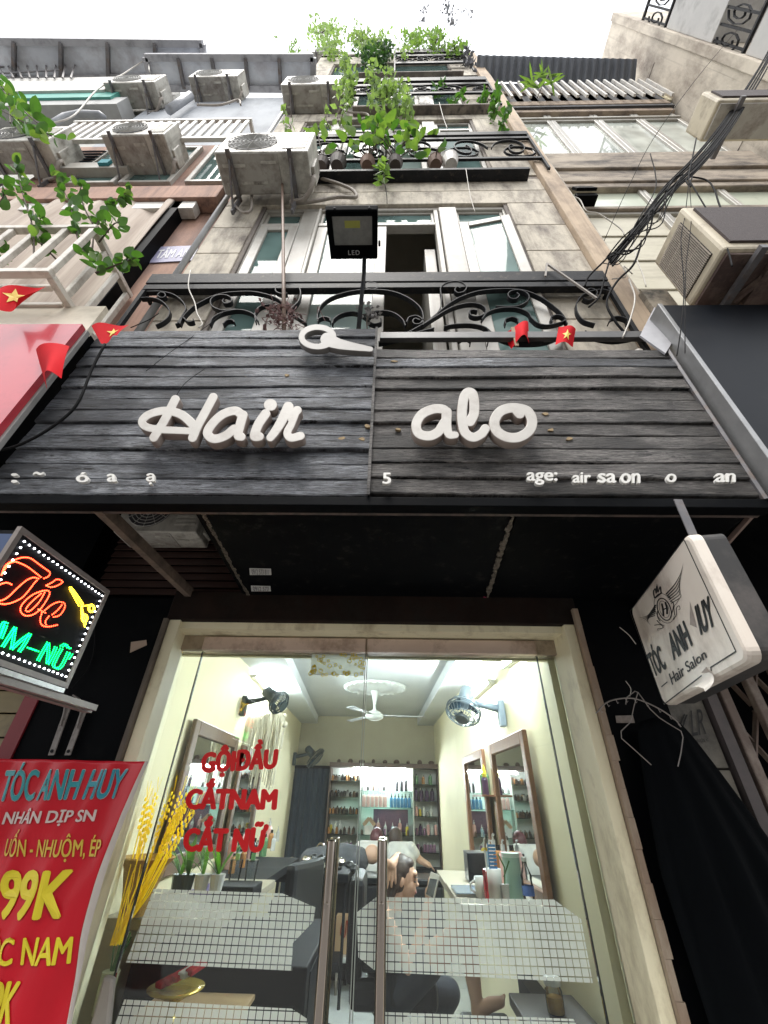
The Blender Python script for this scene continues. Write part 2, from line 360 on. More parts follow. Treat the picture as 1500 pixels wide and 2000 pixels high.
# ---------------------------------------------------------------- the salon building, upper storeys
PANE = glassy('pane_teal', (.45, .6, .56), refl=.3, rough=.03, mixd=.6, dcol=(.20, .31, .29))
PANEW = glassy('pane_pale', (.6, .68, .64), refl=.4, rough=.03, mixd=.7, dcol=(.40, .50, .47))
B = thing('salon_building', 'narrow salon house with grooved grey plaster upper floors and scroll railings', 'building', (0, 1.9, 0))
XL, XR = PY(455, 380, YU).x, PY(1052, 348, YU).x
XO = PY(1085, 348, YU).x
def wx(px, y=524): return PY(px, y, YU).x
def wz(py, x=750): return PY(x, py, YU).z
WL, WRt = wx(452), wx(1043)
ztop1 = wz(399)
levels = [(3.55, ztop1, 6.62), (6.72, wz(235), 9.35), (9.45, wz(150), 11.75), (11.85, 13.3, 14.3)]
gap = .005
for k, (z0, zw, z1) in enumerate(levels):
    nb = 5 if k == 0 else 4
    jz = [z0+(zw-z0)*i/nb for i in range(nb+1)]
    for i in range(nb):
        for (a, b_) in ((XL, WL-.002), (WRt+.002, XR)):
            MB().box(a, b_, YU, YU+.16, jz[i]+gap, jz[i+1]-gap).build('wall_block', PLASTER, B, bevel=.004, seg=1)
    nz = 2 if k == 0 else 1
    for i in range(nz):
        a, b_ = zw+(z1-zw)*i/nz, zw+(z1-zw)*(i+1)/nz
        MB().box(XL, XR, YU, YU+.16, a+gap, b_-gap).build('wall_block', PLASTER, B, bevel=.004, seg=1)
MB().box(XL+.01, WL+.03, YU+.012, YU+.2, 3.5, 14.2).box(WRt-.03, XR+.005, YU+.012, YU+.2, 3.5, 14.2).build('backing_wall', CONC, B)
for k in range(3):
    z0, zw, z1 = levels[k]
    MB().box(WL-.02, WRt+.02, YU+.02, YU+.2, zw+.01, z1+.12).build('lintel', CONC, B)
MB().box(XR+.003, XO, YU-.045, YU+.3, 3.3, 14.0).build('pilaster', PLASTERP, B, bevel=.006)
MB().box(XO+.002, XO+.06, YU+.0, YU+.3, 3.3, 13.6).build('party_wall_edge', PLASTER, B)
MB().tube([(XL-.03, YU-.01, 3.4), (XL-.03, YU-.01, 10.5)], .022, 8).build('downpipe', mat('pvc_grey', (.36, .36, .36), rough=.45), B, smooth=True)
MB().box(-1.6, 1.55, 1.56, 1.6, 3.42, 14.2).build('inner_screen', mat('room_dark', (.30, .275, .24), (.25, .23, .2), rough=.9), B) if False else None
# slabs (shallow ledges)
for k, (py0, pxl, pxr) in enumerate(((335, 600, 1033), (208, 690, 955), (142, 700, 905))):
    z = PY(800, py0, YR-.02).z; a, b_ = PY(pxl, py0, YR).x, PY(pxr, py0, YR).x
    MB().box(a, b_, YR-.03, YU-.002, z, z+.055).build('ledge', DARKM if k == 0 else CONC, B, bevel=.004)
# mass behind, closing the house
MB().box(XL+.02, XO-.02, 3.0, 3.2, 3.42, 14.0).build('rear_wall', mat('room_light', (.62, .58, .50), (.55, .51, .44), rough=.9), B)
for z in (3.42, 6.68, 9.4, 11.8, 14.0):
    MB().box(XL+.02, XO-.02, YU+.2, 3.0, z, z+.08).build('floor_slab', mat('room_light', (.62, .58, .50)), B)
MB().box(XL+.02, XL+.1, YU+.2, 3.0, 3.5, 14).box(XO-.1, XO-.02, YU+.2, 3.0, 3.5, 14).build('side_wall', mat('room_light', (.62, .58, .50)), B)
MB().box(XL, XO, YU, YU+.2, 14.08, 14.5).build('parapet', CONC, B)
def frame(parent, name, x0, x1, z0, z1, y, fw, fd, pane=PANE, m=WINF, py=None):
    b = MB().box(x0, x0+fw, y, y+fd, z0, z1).box(x1-fw, x1, y, y+fd, z0, z1).box(x0+fw, x1-fw, y+.001, y+fd, z0, z0+fw).box(x0+fw, x1-fw, y+.001, y+fd, z1-fw, z1)
    f = b.build(name, m, parent, bevel=.004, seg=1)
    if pane: MB().box(x0+fw-.004, x1-fw+.004, y+fd*.5, y+fd*.5+.006, z0+fw-.004, z1-fw+.004).build('pane', pane, f)
    return f
# first floor: fixed outer frame, transom lights, sashes; the middle door stands open, the right casement is swung out
zt = wz(430); zb = 3.56; yf = YU+.03
xs = [WL, wx(556), wx(590), wx(866), wx(912), WRt]
MB().box(xs[0], xs[5], yf, yf+.07, ztop1-.05, ztop1).box(xs[0], xs[0]+.045, yf, yf+.07, zb, ztop1-.05).box(xs[5]-.045, xs[5], yf, yf+.07, zb, ztop1-.05)\
    .box(xs[1]-.02, xs[2]-.012, yf, yf+.07, zb, ztop1-.05).box(xs[2]-.006, xs[2]+.02, yf-.02, yf+.05, zb, ztop1-.05)\
    .box(xs[3]-.01, xs[3]+.03, yf, yf+.07, zb, ztop1-.05).box(xs[3]+.036, xs[4]+.02, yf-.02, yf+.05, zb, ztop1-.05)\
    .box(xs[0]+.045, xs[1]-.02, yf-.004, yf+.07, zt-.03, zt+.03).box(xs[2]+.02, xs[3]-.01, yf-.004, yf+.07, zt-.03, zt+.03).box(xs[4]+.02, xs[5]-.045, yf-.004, yf+.07, zt-.03, zt+.03)\
    .build('window_frame', WINF, B, bevel=.005, seg=1)
for a, b_ in ((xs[0]+.045, xs[1]-.02), (xs[2]+.02, xs[3]-.01), (xs[4]+.02, xs[5]-.045)):
    frame(B, 'transom_light', a, b_, zt+.031, ztop1-.051, yf+.02, .025, .03)
frame(B, 'casement', xs[0]+.046, xs[1]-.021, zb, zt-.031, yf-.006, .075, .04)
frame(B, 'door_sash', xs[2]+.021, wx(752), zb, zt-.031, yf+.004, .085, .04, PANEW)
MB().box(wx(752)+.01, wx(852), yf+.25, yf+.29, zb, zt-.2).build('inner_door_leaf', mat('room_grey', (.27, .24, .2)), B) if False else None
MB().box(wx(838), wx(862), yf+.1, yf+.7, zb, zt-.25).build('open_door_leaf', WINF, B, bevel=.004)
MB().box(xs[2], xs[3], yf+.3, yf+.33, zt-.28, zt-.22).build('curtain_rail', mat('room_light', (.62, .58, .50)), B)
# right casement hinged on its left, swung a little outwards
ho = thing('x', None, None); bpy.data.objects.remove(ho)
hx = xs[4]+.022; cw = xs[5]-.046-hx; an = math.radians(-9)
sash = MB(); Rm = Matrix.Translation((hx, yf-.01, 0)) @ Matrix.Rotation(an, 4, 'Z')
def rb(mb, x0, x1, y0, y1, z0, z1, M_):
    n0 = len(mb.v); mb.box(x0, x1, y0, y1, z0, z1)
    for i in range(n0, len(mb.v)): mb.v[i] = tuple(M_ @ Vector(mb.v[i]))
for q in ((0, .075, zb, zt-.031), (cw-.075, cw, zb, zt-.031), (.076, cw-.076, zb, zb+.075), (.076, cw-.076, zt-.106, zt-.031)): rb(sash, q[0], q[1], 0, .04, q[2], q[3], Rm)
sh = sash.build('open_casement', WINF, B, bevel=.004, seg=1); pn = MB(); rb(pn, .072, cw-.072, .016, .022, zb+.07, zt-.1, Rm); pn.build('pane', PANE, sh)
# second and third floor windows
for k in (1, 2):
    z0, zw_, z1 = levels[k]
    cuts = [WL, wx(556), wx(600), wx(742), wx(866), wx(905), WRt]
    for a, b_ in ((0, 1), (2, 3), (3, 4), (5, 6)):
        frame(B, 'window', cuts[a]+.01, cuts[b_]-.01, z0+.02, zw_-.32, yf, .06, .06, PANEW if a == 3 else PANE)
        frame(B, 'transom_light', cuts[a]+.01, cuts[b_]-.01, zw_-.31, zw_-.01, yf+.008, .04, .05)
    for a, b_ in ((1, 2), (4, 5)): MB().box(cuts[a]-.008, cuts[b_]+.008, yf-.015, yf+.06, z0, zw_).build('window_post', WINF, B, bevel=.004, seg=1)
MB().box(WL, WRt, yf+.02, yf+.08, 11.9, 13.3).build('attic_glazing', PANE, B)
# ---------------------------------------------------------------- plank sign board over the shop
def plankmat(name, dark, mid, light):
    m = bpy.data.materials.new(name); m.use_nodes = True; t = m.node_tree; N = t.nodes; L = t.links; b = N['Principled BSDF']
    tc = N.new('ShaderNodeTexCoord'); oi = N.new('ShaderNodeObjectInfo'); cx = N.new('ShaderNodeCombineXYZ'); va = N.new('ShaderNodeVectorMath'); va.operation = 'MULTIPLY_ADD'; va.inputs[1].default_value = (31, 7, 19)
    for k in range(3): L.new(oi.outputs['Random'], cx.inputs[k])
    L.new(cx.outputs[0], va.inputs[0]); L.new(tc.outputs['Object'], va.inputs[2])
    def no(s_, sc, det, ro, a, z, dist=0.0):
        mp = N.new('ShaderNodeMapping'); mp.inputs['Scale'].default_value = s_; L.new(va.outputs[0], mp.inputs[0]); n = N.new('ShaderNodeTexNoise'); n.inputs['Scale'].default_value = sc; n.inputs['Detail'].default_value = det; n.inputs['Roughness'].default_value = ro; n.inputs['Distortion'].default_value = dist
        L.new(mp.outputs[0], n.inputs['Vector']); r = N.new('ShaderNodeMapRange'); r.inputs[1].default_value = a; r.inputs[2].default_value = z; L.new(n.outputs['Fac'], r.inputs[0]); return r.outputs[0]
    def mixc(f, a, c):
        x = N.new('ShaderNodeMix'); x.data_type = 'RGBA'; L.new(f, x.inputs[0])
        for i_, q in ((6, a), (7, c)):
            if isinstance(q, tuple): x.inputs[i_].default_value = (*q, 1)
            else: L.new(q, x.inputs[i_])
        return x.outputs[2]
    def mul(a, c): q = N.new('ShaderNodeMath'); q.operation = 'MULTIPLY'; L.new(a, q.inputs[0]); L.new(c, q.inputs[1]); return q.outputs[0]
    grain = no((2.2, 1, 22), 4, 12, .78, .40, .62, 1.2); patch = no((1.6, 1, 4), 1.3, 7, .62, .42, .60); fine = no((3.5, 1, 60), 5, 10, .82, .43, .57, .8); crack = no((1.3, 1, 22), 3.0, 10, .72, .575, .61, 1.2); scuff = no((2.2, 1, 16), 3.5, 8, .75, .60, .70)
    col = mixc(grain, dark, mid); col = mixc(mul(patch, fine), col, light); col = mixc(mul(scuff, patch), col, tuple(min(1, c*1.5) for c in light)); col = mixc(crack, col, (.004, .004, .005))
    L.new(col, b.inputs['Base Color']); rr = N.new('ShaderNodeMapRange'); rr.inputs[3].default_value = .34; rr.inputs[4].default_value = .75; L.new(grain, rr.inputs[0]); L.new(rr.outputs[0], b.inputs['Roughness']); b.inputs['Specular IOR Level'].default_value = .5
    h = N.new('ShaderNodeMath'); h.operation = 'SUBTRACT'; L.new(grain, h.inputs[0]); L.new(crack, h.inputs[1]); h2 = N.new('ShaderNodeMath'); h2.operation = 'MULTIPLY_ADD'; h2.inputs[1].default_value = .4; L.new(fine, h2.inputs[0]); L.new(h.outputs[0], h2.inputs[2])
    bp = N.new('ShaderNodeBump'); bp.inputs['Strength'].default_value = .9; bp.inputs['Distance'].default_value = .006; L.new(h2.outputs[0], bp.inputs['Height']); L.new(bp.outputs[0], b.inputs['Normal']); return m
WOOD = plankmat('charred_plank', (.012, .013, .016), (.115, .123, .142), (.44, .465, .51)); WOOD2 = plankmat('charred_plank_brown', (.011, .0105, .010), (.085, .077, .072), (.31, .288, .272))
FB = thing('sign_board', 'large weathered black plank sign board above the shop entrance', 'sign board', (0, YF, 2.48))
XS = PY(728, 800, YF).x                # joint between the two boards
XB0, XB1 = -1.62, PY(1490, 960, YF).x
def plank(x0, x1, z0, z1, seed, m, lift=0.0, dy=0.0):
    n = 80; mb = MB(); vs_ = []; r = random.Random(seed); ph = r.uniform(0, 50); h = z1-z0; tl = r.uniform(-.006, .006)
    for i in range(n+1):
        u = i/n; x = x0+(x1-x0)*u
        f = lambda s, a: a*mnoise.noise((x*s+ph, ph*1.7, s))
        e0 = z0+.0008+f(2.2, .0035)+f(14, .003); e1 = z1-.0008+f(2.7, .0035)+f(17, .003)
        if lift: e1 -= lift*max(0, u-.55)*1.6; e0 -= lift*.4*max(0, u-.55)
        y = YF+dy+f(1.3, .009)+tl
        prof = ((e0, y+.022), (e0, y+.001+f(8, .003)), (e0+h*.06, y-.003+f(6, .002)), (e0+h*.5, y-.001+f(5, .003)), (e1-h*.06, y+.001), (e1, y+.005+f(6, .003)), (e1, y+.024))
        vs_ += [(x, p[1], p[0]) for p in prof]
    fs = [(i*7+k, i*7+k+1, i*7+k+8, i*7+k+7) for i in range(n) for k in range(6)]
    fs += [(6, 5, 4, 3, 2, 1, 0), tuple(n*7+k for k in range(7))]
    mb.add(vs_, fs); return mb.build('plank', m, FB)
zl0, zl1 = PY(400, 968, YF).z, PY(450, 645, YF).z
zr0, zr1 = PY(1100, 966, YF).z, PY(1000, 682, YF).z
NL, NR = 14, 12
for i in range(NL):
    h = (zl1-zl0)/NL; plank(XB0, XS-.003, zl0+h*i, zl0+h*(i+1), 10+i, WOOD, dy=(-.012 if i == NL-1 else rnd(-.004, .004)))
for i in range(NR):
    h = (zr1-zr0)/NR; plank(XS+.003, XB1-.02, zr0+h*i, zr0+h*(i+1), 60+i, WOOD2 if i < NR-3 or i % 2 else WOOD, lift=(.02 if i == NR-2 else 0), dy=rnd(-.004, .004))
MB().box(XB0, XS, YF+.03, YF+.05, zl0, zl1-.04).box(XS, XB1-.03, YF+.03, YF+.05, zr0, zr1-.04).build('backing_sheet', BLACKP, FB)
MB().box(XB0, XB1, YF-.004, YF+.05, zl0-.045, zl0-.004).build('bottom_trim', BLACKP, FB, bevel=.003)
MB().box(XS-.006, XS+.006, YF-.016, YF-.006, zl0, zl1).build('joint_strip', WOOD2, FB)
MB().tube([(XB1-.01, YF, zr0-.02), (XB1-.01, YF+.0, zr1+.02)], .012, 6).build('edge_strip', STEEL, FB)
for px, py in ((560, 733), (668, 856), (718, 832), (770, 706), (1066, 808), (1075, 840), (1112, 857), (776, 838), (708, 858)):   # torn plaster patches left by lost letters
    p = PY(px, py, YF-.006); c = MB(); n = 7; pts = [(p.x+rnd(.4, 1)*.02*math.cos(a), p.z+rnd(.3, 1)*.014*math.sin(a)) for a in [i*6.28/n for i in range(n)]]
    c.add([(x, YF-.0075, z) for x, z in pts]+[(x, YF+.004, z) for x, z in pts], [tuple(range(n))]+[(i, (i+1) % n, n+(i+1) % n, n+i) for i in range(n)]); c.build('glue_remnant', mat('glue', (.34, .25, .14), (.22, .16, .09), sc=60, rough=.9), FB)
# ---------------------------------------------------------------- canopy behind the board
CN = thing('canopy', 'black boarded canopy ceiling over the salon door', 'canopy', (0, 1.7, ZS))
xp = [PZ(385, 985, ZS).x, PZ(1010, 990, ZS).x, PZ(1480, 985, ZS).x]
xpb = [PZ(500, 1185, ZS).x, PZ(940, 1195, ZS).x, PZ(1400, 1200, ZS).x]
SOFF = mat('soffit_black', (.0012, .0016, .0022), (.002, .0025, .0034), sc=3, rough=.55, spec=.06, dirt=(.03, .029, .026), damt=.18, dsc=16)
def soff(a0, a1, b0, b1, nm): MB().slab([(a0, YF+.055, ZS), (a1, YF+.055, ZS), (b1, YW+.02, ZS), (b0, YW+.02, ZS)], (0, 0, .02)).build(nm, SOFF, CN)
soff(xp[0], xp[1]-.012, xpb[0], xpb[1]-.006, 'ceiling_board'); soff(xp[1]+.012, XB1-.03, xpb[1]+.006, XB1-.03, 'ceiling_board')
# ragged filler along the joint
rg = MB()
for i in range(46):
    u = i/46; x = xp[1]+(xpb[1]-xp[1])*u; y = YF+.06+(YW-YF-.06)*u; wd = rnd(.002, .016)*(1 if .1 < u < .85 else .4); rg.box(x-wd+rnd(-.01, .004), x+wd*.4, y, y+rnd(.012, .03), ZS-.003-rnd(0, .004), ZS+.004)
rg.build('joint_filler', mat('filler', (.20, .17, .13), (.05, .045, .04), sc=70, rough=.95, bump=.6), CN)
rg = MB()
for i in range(60):
    u = i/60; x = xp[0]+(xpb[0]-xp[0])*u; y = YF+.06+(YW-YF-.06)*u; rg.box(x-rnd(.001, .008), x+rnd(.002, .014), y, y+.02, ZS-.004, ZS+.012)
rg.build('torn_edge', mat('filler', (.2, .17, .13)), CN)
MB().bar((xp[0]-.025, YF+.06, ZS+.03), (xpb[0]-.02, YW, ZS+.03), .02, .05).build('edge_batten', BLACKP, CN)
MB().bar(PZ(195, 990, ZS+.01), PZ(385, 1172, ZS+.01), .035, .05).build('brace', mat('rusty_bar', (.10, .075, .06), (.2, .14, .1), sc=14, rough=.8, bump=.4, dirt=(.03, .025, .02), damt=.5, dsc=9), CN)
MB().bar((XB0, YF+.062, ZS-.005), (XB1, YF+.062, ZS-.005), .03, .012).build('front_rail', mat('trim_brown', (.13, .09, .075), (.06, .045, .04), sc=30, rough=.7, dirt=(.02, .02, .02), damt=.5, dsc=12), CN)
MB().bar(PZ(1482, 990, ZS), PZ(1418, 1062, ZS), .012, .02).build('edge_batten', mat('trim_pink', (.28, .2, .17), rough=.8), CN)
MB().box(XB0, XB1, YF+.06, YW+.2, 3.42, 3.46).build('roof_sheet', BLACKP, CN)  # unseen sheet added to keep sky light off the soffit
MB().box(XB1-.02, XB1, YF+.06, YW+.1, ZS+.03, 3.42).build('side_sheet', BLACKP, CN)
for px, py, wd, hh, tx, m_ in ((487, 1110, 42, 13, '0912 573 811', 'sticker_white'), (490, 1144, 38, 11, '0912 573', 'sticker_white'), (821, 1172, 38, 8, '0123 456', 'sticker_pink')):
    q = [PZ(px, py, ZS-.002), PZ(px+wd, py+1, ZS-.002), PZ(px+wd+1, py+hh, ZS-.002), PZ(px+1, py+hh, ZS-.002)]
    s = MB().slab(q, (0, 0, .001)).build('phone_sticker', mat(m_, (.55, .56, .55) if 'white' in m_ else (.55, .33, .28), rough=.7), None)
    tag(s, {487: 'white strip sticker with a phone number on the black canopy ceiling, upper of the two', 490: 'torn white phone sticker on the black canopy ceiling, lower of the two', 821: 'pale pink strip sticker on the canopy ceiling near the door beam'}[px], 'sticker')
    if px != 821:
        q2 = [q[0]*.92+q[2]*.08, q[1]*.92+q[3]*.08, q[2]*.88+q[0]*.12, q[3]*.88+q[1]*.12]
        text_quad(tx, q2, 'lettering', mat('ink_grey', (.12, .12, .13)), s, bold=.01, off=(0, 0, -.0015))
q = [PZ(945, 1165, ZS-.003), PZ(960, 1172, ZS-.003), PZ(952, 1186, ZS-.003), PZ(938, 1190, ZS-.003)]
tag(MB().slab(q, (0, 0, .002)).build('paper_scrap', mat('scrap_pink', (.35, .03, .09), rough=.6)), 'crumpled crimson paper scrap stuck at the canopy ceiling joint', 'paper scrap')
q = [PZ(1440, 1000, ZS-.003), PZ(1490, 985, ZS-.003), PZ(1480, 998, ZS-.003), PZ(1445, 1012, ZS-.003)]
tag(MB().slab(q, (0, 0, .002)).build('paper_scrap', mat('scrap_red', (.22, .035, .05), rough=.7)), 'faded dark red paper tatter at the far right corner of the canopy', 'paper scrap')
# ---------------------------------------------------------------- shop front
SF = thing('shop_front', 'cream shop front frame of the hair salon with a glass front', 'shop front', (0, YW, 0))
BEAM = mat('beam_brown', (.024, .014, .011), (.011, .008, .007), sc=5, rough=.75, spec=.1, bump=.2, dirt=(.02, .018, .016), damt=.5, dsc=4)
zb1, zb0 = ZS, PY(730, 1216, YW-.02).z
MB().box(PY(322, 1216, YW-.03).x, PY(1134, 1222, YW-.03).x, YW-.03, YW+.1, zb0, zb1+.02).build('beam', BEAM, SF, bevel=.006)
zc0 = PY(730, 1240, 2.22).z
MB().box(-1.24, 1.0, YW+.0, YG+.1, zc0, zb0-.002).build('head_reveal', CREAM, SF)
HEADB = mat('head_band', (.46, .38, .28), (.34, .27, .20), sc=4, rough=.55, dirt=(.1, .08, .06), damt=.5, dsc=6)
zg = PY(720, 1278, YG).z
MB().box(-1.22, .99, YG-.03, YG+.06, zg+.004, zc0-.002).build('head_frame', HEADB, SF)
xl = [PY(297, 1300, 2.12).x, PY(325, 1300, 2.12).x, PY(345, 1300, YG).x]
xr = [PY(1167, 1350, 2.12).x, PY(1133, 1350, 2.12).x, PY(1098, 1350, YG).x]
MB().hexa([(xl[0]+.012, 2.12, 0), (xl[1], 2.12, 0), (xl[2], YG+.02, 0), (xl[0]+.012, YG+.06, 0)], [(xl[0]+.012, 2.12, zb0), (xl[1], 2.12, zb0), (xl[2], YG+.02, zb0), (xl[0]+.012, YG+.06, zb0)]).build('door_pillar', CREAM, SF, bevel=.004)
MB().hexa([(xr[1], 2.12, 0), (xr[0]-.03, 2.12, 0), (xr[0]-.03, YG+.06, 0), (xr[2], YG+.02, 0)], [(xr[1], 2.12, zb0), (xr[0]-.03, 2.12, zb0), (xr[0]-.03, YG+.06, zb0), (xr[2], YG+.02, zb0)]).build('door_pillar', CREAM, SF, bevel=.004)
TRIMW = mat('worn_trim', (.34, .25, .18), (.20, .14, .10), sc=12, rough=.8, bump=.5, st=(1, 1, .3), dirt=(.50, .43, .33), damt=.5, dsc=6, dst=(1, 1, .3))
def ragged(x, wd, sgn):
    mb = MB()
    for i in range(24):
        z0 = i*.1; mb.box(x, x+sgn*(wd+rnd(-.005, .005)), 2.095+rnd(-.003, .003), 2.2, z0+.001, z0+.1)
    return mb
ragged(xr[0]-.028, .03, 1).build('edge_trim', TRIMW, SF); MB().box(xl[0]-.012, xl[0]+.010, 2.10, 2.2, 0, zb0).build('edge_trim', mat('dark_trim', (.05, .04, .035), (.16, .13, .1), sc=14, rough=.8, st=(1, 1, .3)), SF)
GL = glassy('door_glass', (.95, .98, .965), refl=.8, ior=1.45, mixd=.018, dcol=(.85, .88, .88))  # faint white diffuse mix imitates soft glare over the glass
ALU = mat('pink_aluminium', (.66, .53, .46), (.58, .45, .38), sc=3, rough=.4, metal=.25, dirt=(.22, .15, .11), damt=.4, dsc=5)
xse, xdl, xdr = PY(716, 1275, YG).x, PY(397, 1272, YG).x, PY(1049, 1290, YG).x
zr = PY(720, 1250, YG-.02).z
CHR = mat('handle_steel', (.50, .45, .40), (.42, .37, .33), sc=8, rough=.16, metal=1.0, st=(1, 1, .1))
for a, b_, lb in ((xdl+.004, xse-.003, 'left glass door leaf'), (xse+.003, xdr-.004, 'right glass door leaf')):
    D = MB().box(a, b_, YG-.006, YG+.004, .12, zg).build('glass_door', GL, SF)
    MB().box(a+.002, b_-.002, YG-.045, YG+.03, zg-.0, zr).build('top_rail', ALU, D, bevel=.004)
    MB().box(a+.002, b_-.002, YG-.03, YG+.03, .1, .2).build('bottom_rail', ALU, D, bevel=.004)
    px = 648 if b_ < xse else 747; hp = PY(px, 1640, YG-.075); hb = MB()
    for y in (YG-.075, YG+.065): hb.lathe([(.0, .45), (.0205, .45), (.0205, hp.z-.004), (.017, hp.z), (.0, hp.z)], (hp.x, y, 0), 18)
    for z in (.65, hp.z-.2): hb.lathe([(.009, -.12), (.009, .12)], (hp.x, YG, z), 10, axis='Y')
    hb.build('door_handle', CHR, D, smooth=True).modifiers.new('e', 'EDGE_SPLIT')
    e = MB().box(b_-.004 if a < xse-.1 else a, b_ if a < xse-.1 else a+.004, YG-.007, YG+.005, .12, zg).build('glass_edge', mat('glass_edge', (.42, .47, .42), rough=.2), D)
for a, b_ in ((xl[2]-.02, xdl-.004), (xdr+.004, xr[2]+.02)):
    D = MB().box(a, b_, YG-.004, YG+.004, .1, zg).build('side_light', GL, SF)
    MB().box(xdl-.003 if b_ < 0 else xdr-.001, xdl+.001 if b_ < 0 else xdr+.003, YG-.008, YG+.006, .1, zg).build('gap_seal', mat('seal', (.03, .035, .03)), D)
# walls beside the door
SW = thing('salon_front_wall', 'black painted wall strips on both sides of the salon door', 'wall', (-1.4, YW, 0))
xk0, xk1 = PY(205, 1170, YW).x-.2, xl[0]-.014
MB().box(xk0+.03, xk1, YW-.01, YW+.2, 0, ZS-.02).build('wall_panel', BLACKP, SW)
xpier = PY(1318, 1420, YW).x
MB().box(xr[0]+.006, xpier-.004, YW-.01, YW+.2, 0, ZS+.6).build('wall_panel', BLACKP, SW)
LOUV = mat('brown_louvre', (.075, .04, .033), (.05, .03, .026), sc=5, rough=.5)
LV = thing('louvre_panel', 'dark brown louvred panel above the door, behind the torn canopy ceiling', 'louvre', (-1.2, YW+.05, ZS))
for i in range(9): MB().slab([(-1.75, YW+.03, ZS+.02+i*.05), (-.7, YW+.03, ZS+.02+i*.05), (-.7, YW+.05, ZS+.066+i*.05), (-1.75, YW+.05, ZS+.066+i*.05)], (0, .012, 0)).build('slat', LOUV, LV)
MB().box(-2.0, 1.4, YW+.1, YW+.2, ZS, 3.4).build('backing_panel', BLACKP, LV)
# ================================================================== CUT-OUT LETTERS ON THE BOARD
LETM = mat('letter_face', (.50, .48, .445), (.43, .41, .38), sc=8, rough=.5, dirt=(.34, .31, .28), damt=.4, dsc=9)
LETS = mat('letter_side', (.30, .25, .22), (.2, .16, .14), sc=12, rough=.6)
def mapH(u, v): return 250+u/4.054, 740+v/4.054
def mapA(u, v): return 780+u/5, 740+v/5
YL = YF-.075
def big_letters(name, strokes, mp, label, dep=.032):
    lps = stroke_contours(strokes, 3.2)
    out = []
    for lp in lps: out.append([(p.x, p.z) for p in (PY(*mp(u, v), YL) for u, v in lp[::2])])
    me = contours_mesh(out, extrude=dep/2, bevel=.003)
    remap(me, lambda x, y, z: (x, YL+dep/2-z, y))
    me.materials.append(LETM); me.materials.append(LETS)
    for p in me.polygons: p.material_index = 1 if p.normal.y > -.5 else 0
    o = mobj(name, me, None, None); return tag(o, label, 'sign letter')
hw = 31
Hs = [([(375, 165), (290, 330), (205, 468)], hw), ([(675, 148), (610, 270), (555, 370), (512, 470)], hw),
      ([(510, 418), (400, 412), (260, 405), (150, 385), (112, 345), (150, 295), (240, 262), (330, 258), (420, 285), (480, 330), (540, 392)], (24, 33))]
As = [([(905, 290), (850, 256), (760, 280), (680, 345), (630, 430), (680, 478), (770, 455), (840, 400)], (32, 32)), ([(910, 290), (880, 400), (872, 452), (898, 462)], (34, 30))]
Is = [([(1090, 280), (1035, 360), (1003, 445), (1012, 462), (1040, 460)], (34, 32)), ([(1124, 210), (1132, 210)], 44)]
Rs = [([(1270, 225), (1215, 340), (1165, 420), (1128, 468)], (38, 28)), ([(1340, 252), (1300, 290), (1290, 320)], (32, 24)), ([(1335, 262), (1295, 360), (1262, 430), (1290, 470), (1365, 455)], (24, 30))]
for nm, st, lb in (('letter_h', Hs, 'large white script letter H, start of the word Hair on the plank board'), ('letter_a', As, 'large white script letter a in the word Hair'),
                   ('letter_i', Is, 'large white script letter i with its dot in the word Hair'), ('letter_r', Rs, 'large white script letter r ending the word Hair')):
    big_letters(nm, st, mapH, lb)
As2 = [([(460, 330), (420, 300), (330, 300), (220, 350), (165, 445), (190, 535), (290, 562), (380, 520), (440, 430)], (42, 42)), ([(462, 330), (462, 450), (485, 545), (545, 552)], (46, 30))]
Ls2 = [([(690, 420), (730, 330), (722, 170), (672, 135), (630, 190), (612, 330), (618, 440), (645, 530), (720, 575), (800, 540), (838, 490)], (44, 40))]
Os2 = [([(1175, 345), (1110, 288), (990, 320), (930, 410), (950, 510), (1050, 572), (1170, 572), (1270, 505), (1296, 410), (1250, 320), (1150, 290), (1110, 288)], (44, 44))]
for nm, st, lb in (('letter_a', As2, 'large white script letter a, first of the letters alo on the board'), ('letter_l', Ls2, 'large white looped script letter l between a and o'), ('letter_o', Os2, 'large white round script letter o, last of the large letters')):
    big_letters(nm, st, mapA, lb)
# hand mirror cut-out hung at the top of the board
lps = stroke_contours([([(590+28+31*math.cos(a)+(3), 663+19*math.sin(a)) for a in [i*math.pi/8 for i in range(17)]], 5.2),
                       ([(640, 668), (660, 676), (690, 682), (724, 687)], (13, 4.5)), ([(628, 680), (650, 672)], (5, 7))], 1.0)
YM = YF-.05
me = contours_mesh([[(p.x, p.z) for p in (PY(u, v, YM) for u, v in lp)] for lp in lps], extrude=.012, bevel=.003); remap(me, lambda x, y, z: (x, YM-z, y))
tag(mobj('hand_mirror_emblem', me, mat('mirror_emblem', (.19, .18, .168), (.15, .142, .132), sc=9, rough=.5)), 'grey cut-out shape of a hand mirror at the top of the plank board', 'sign emblem')
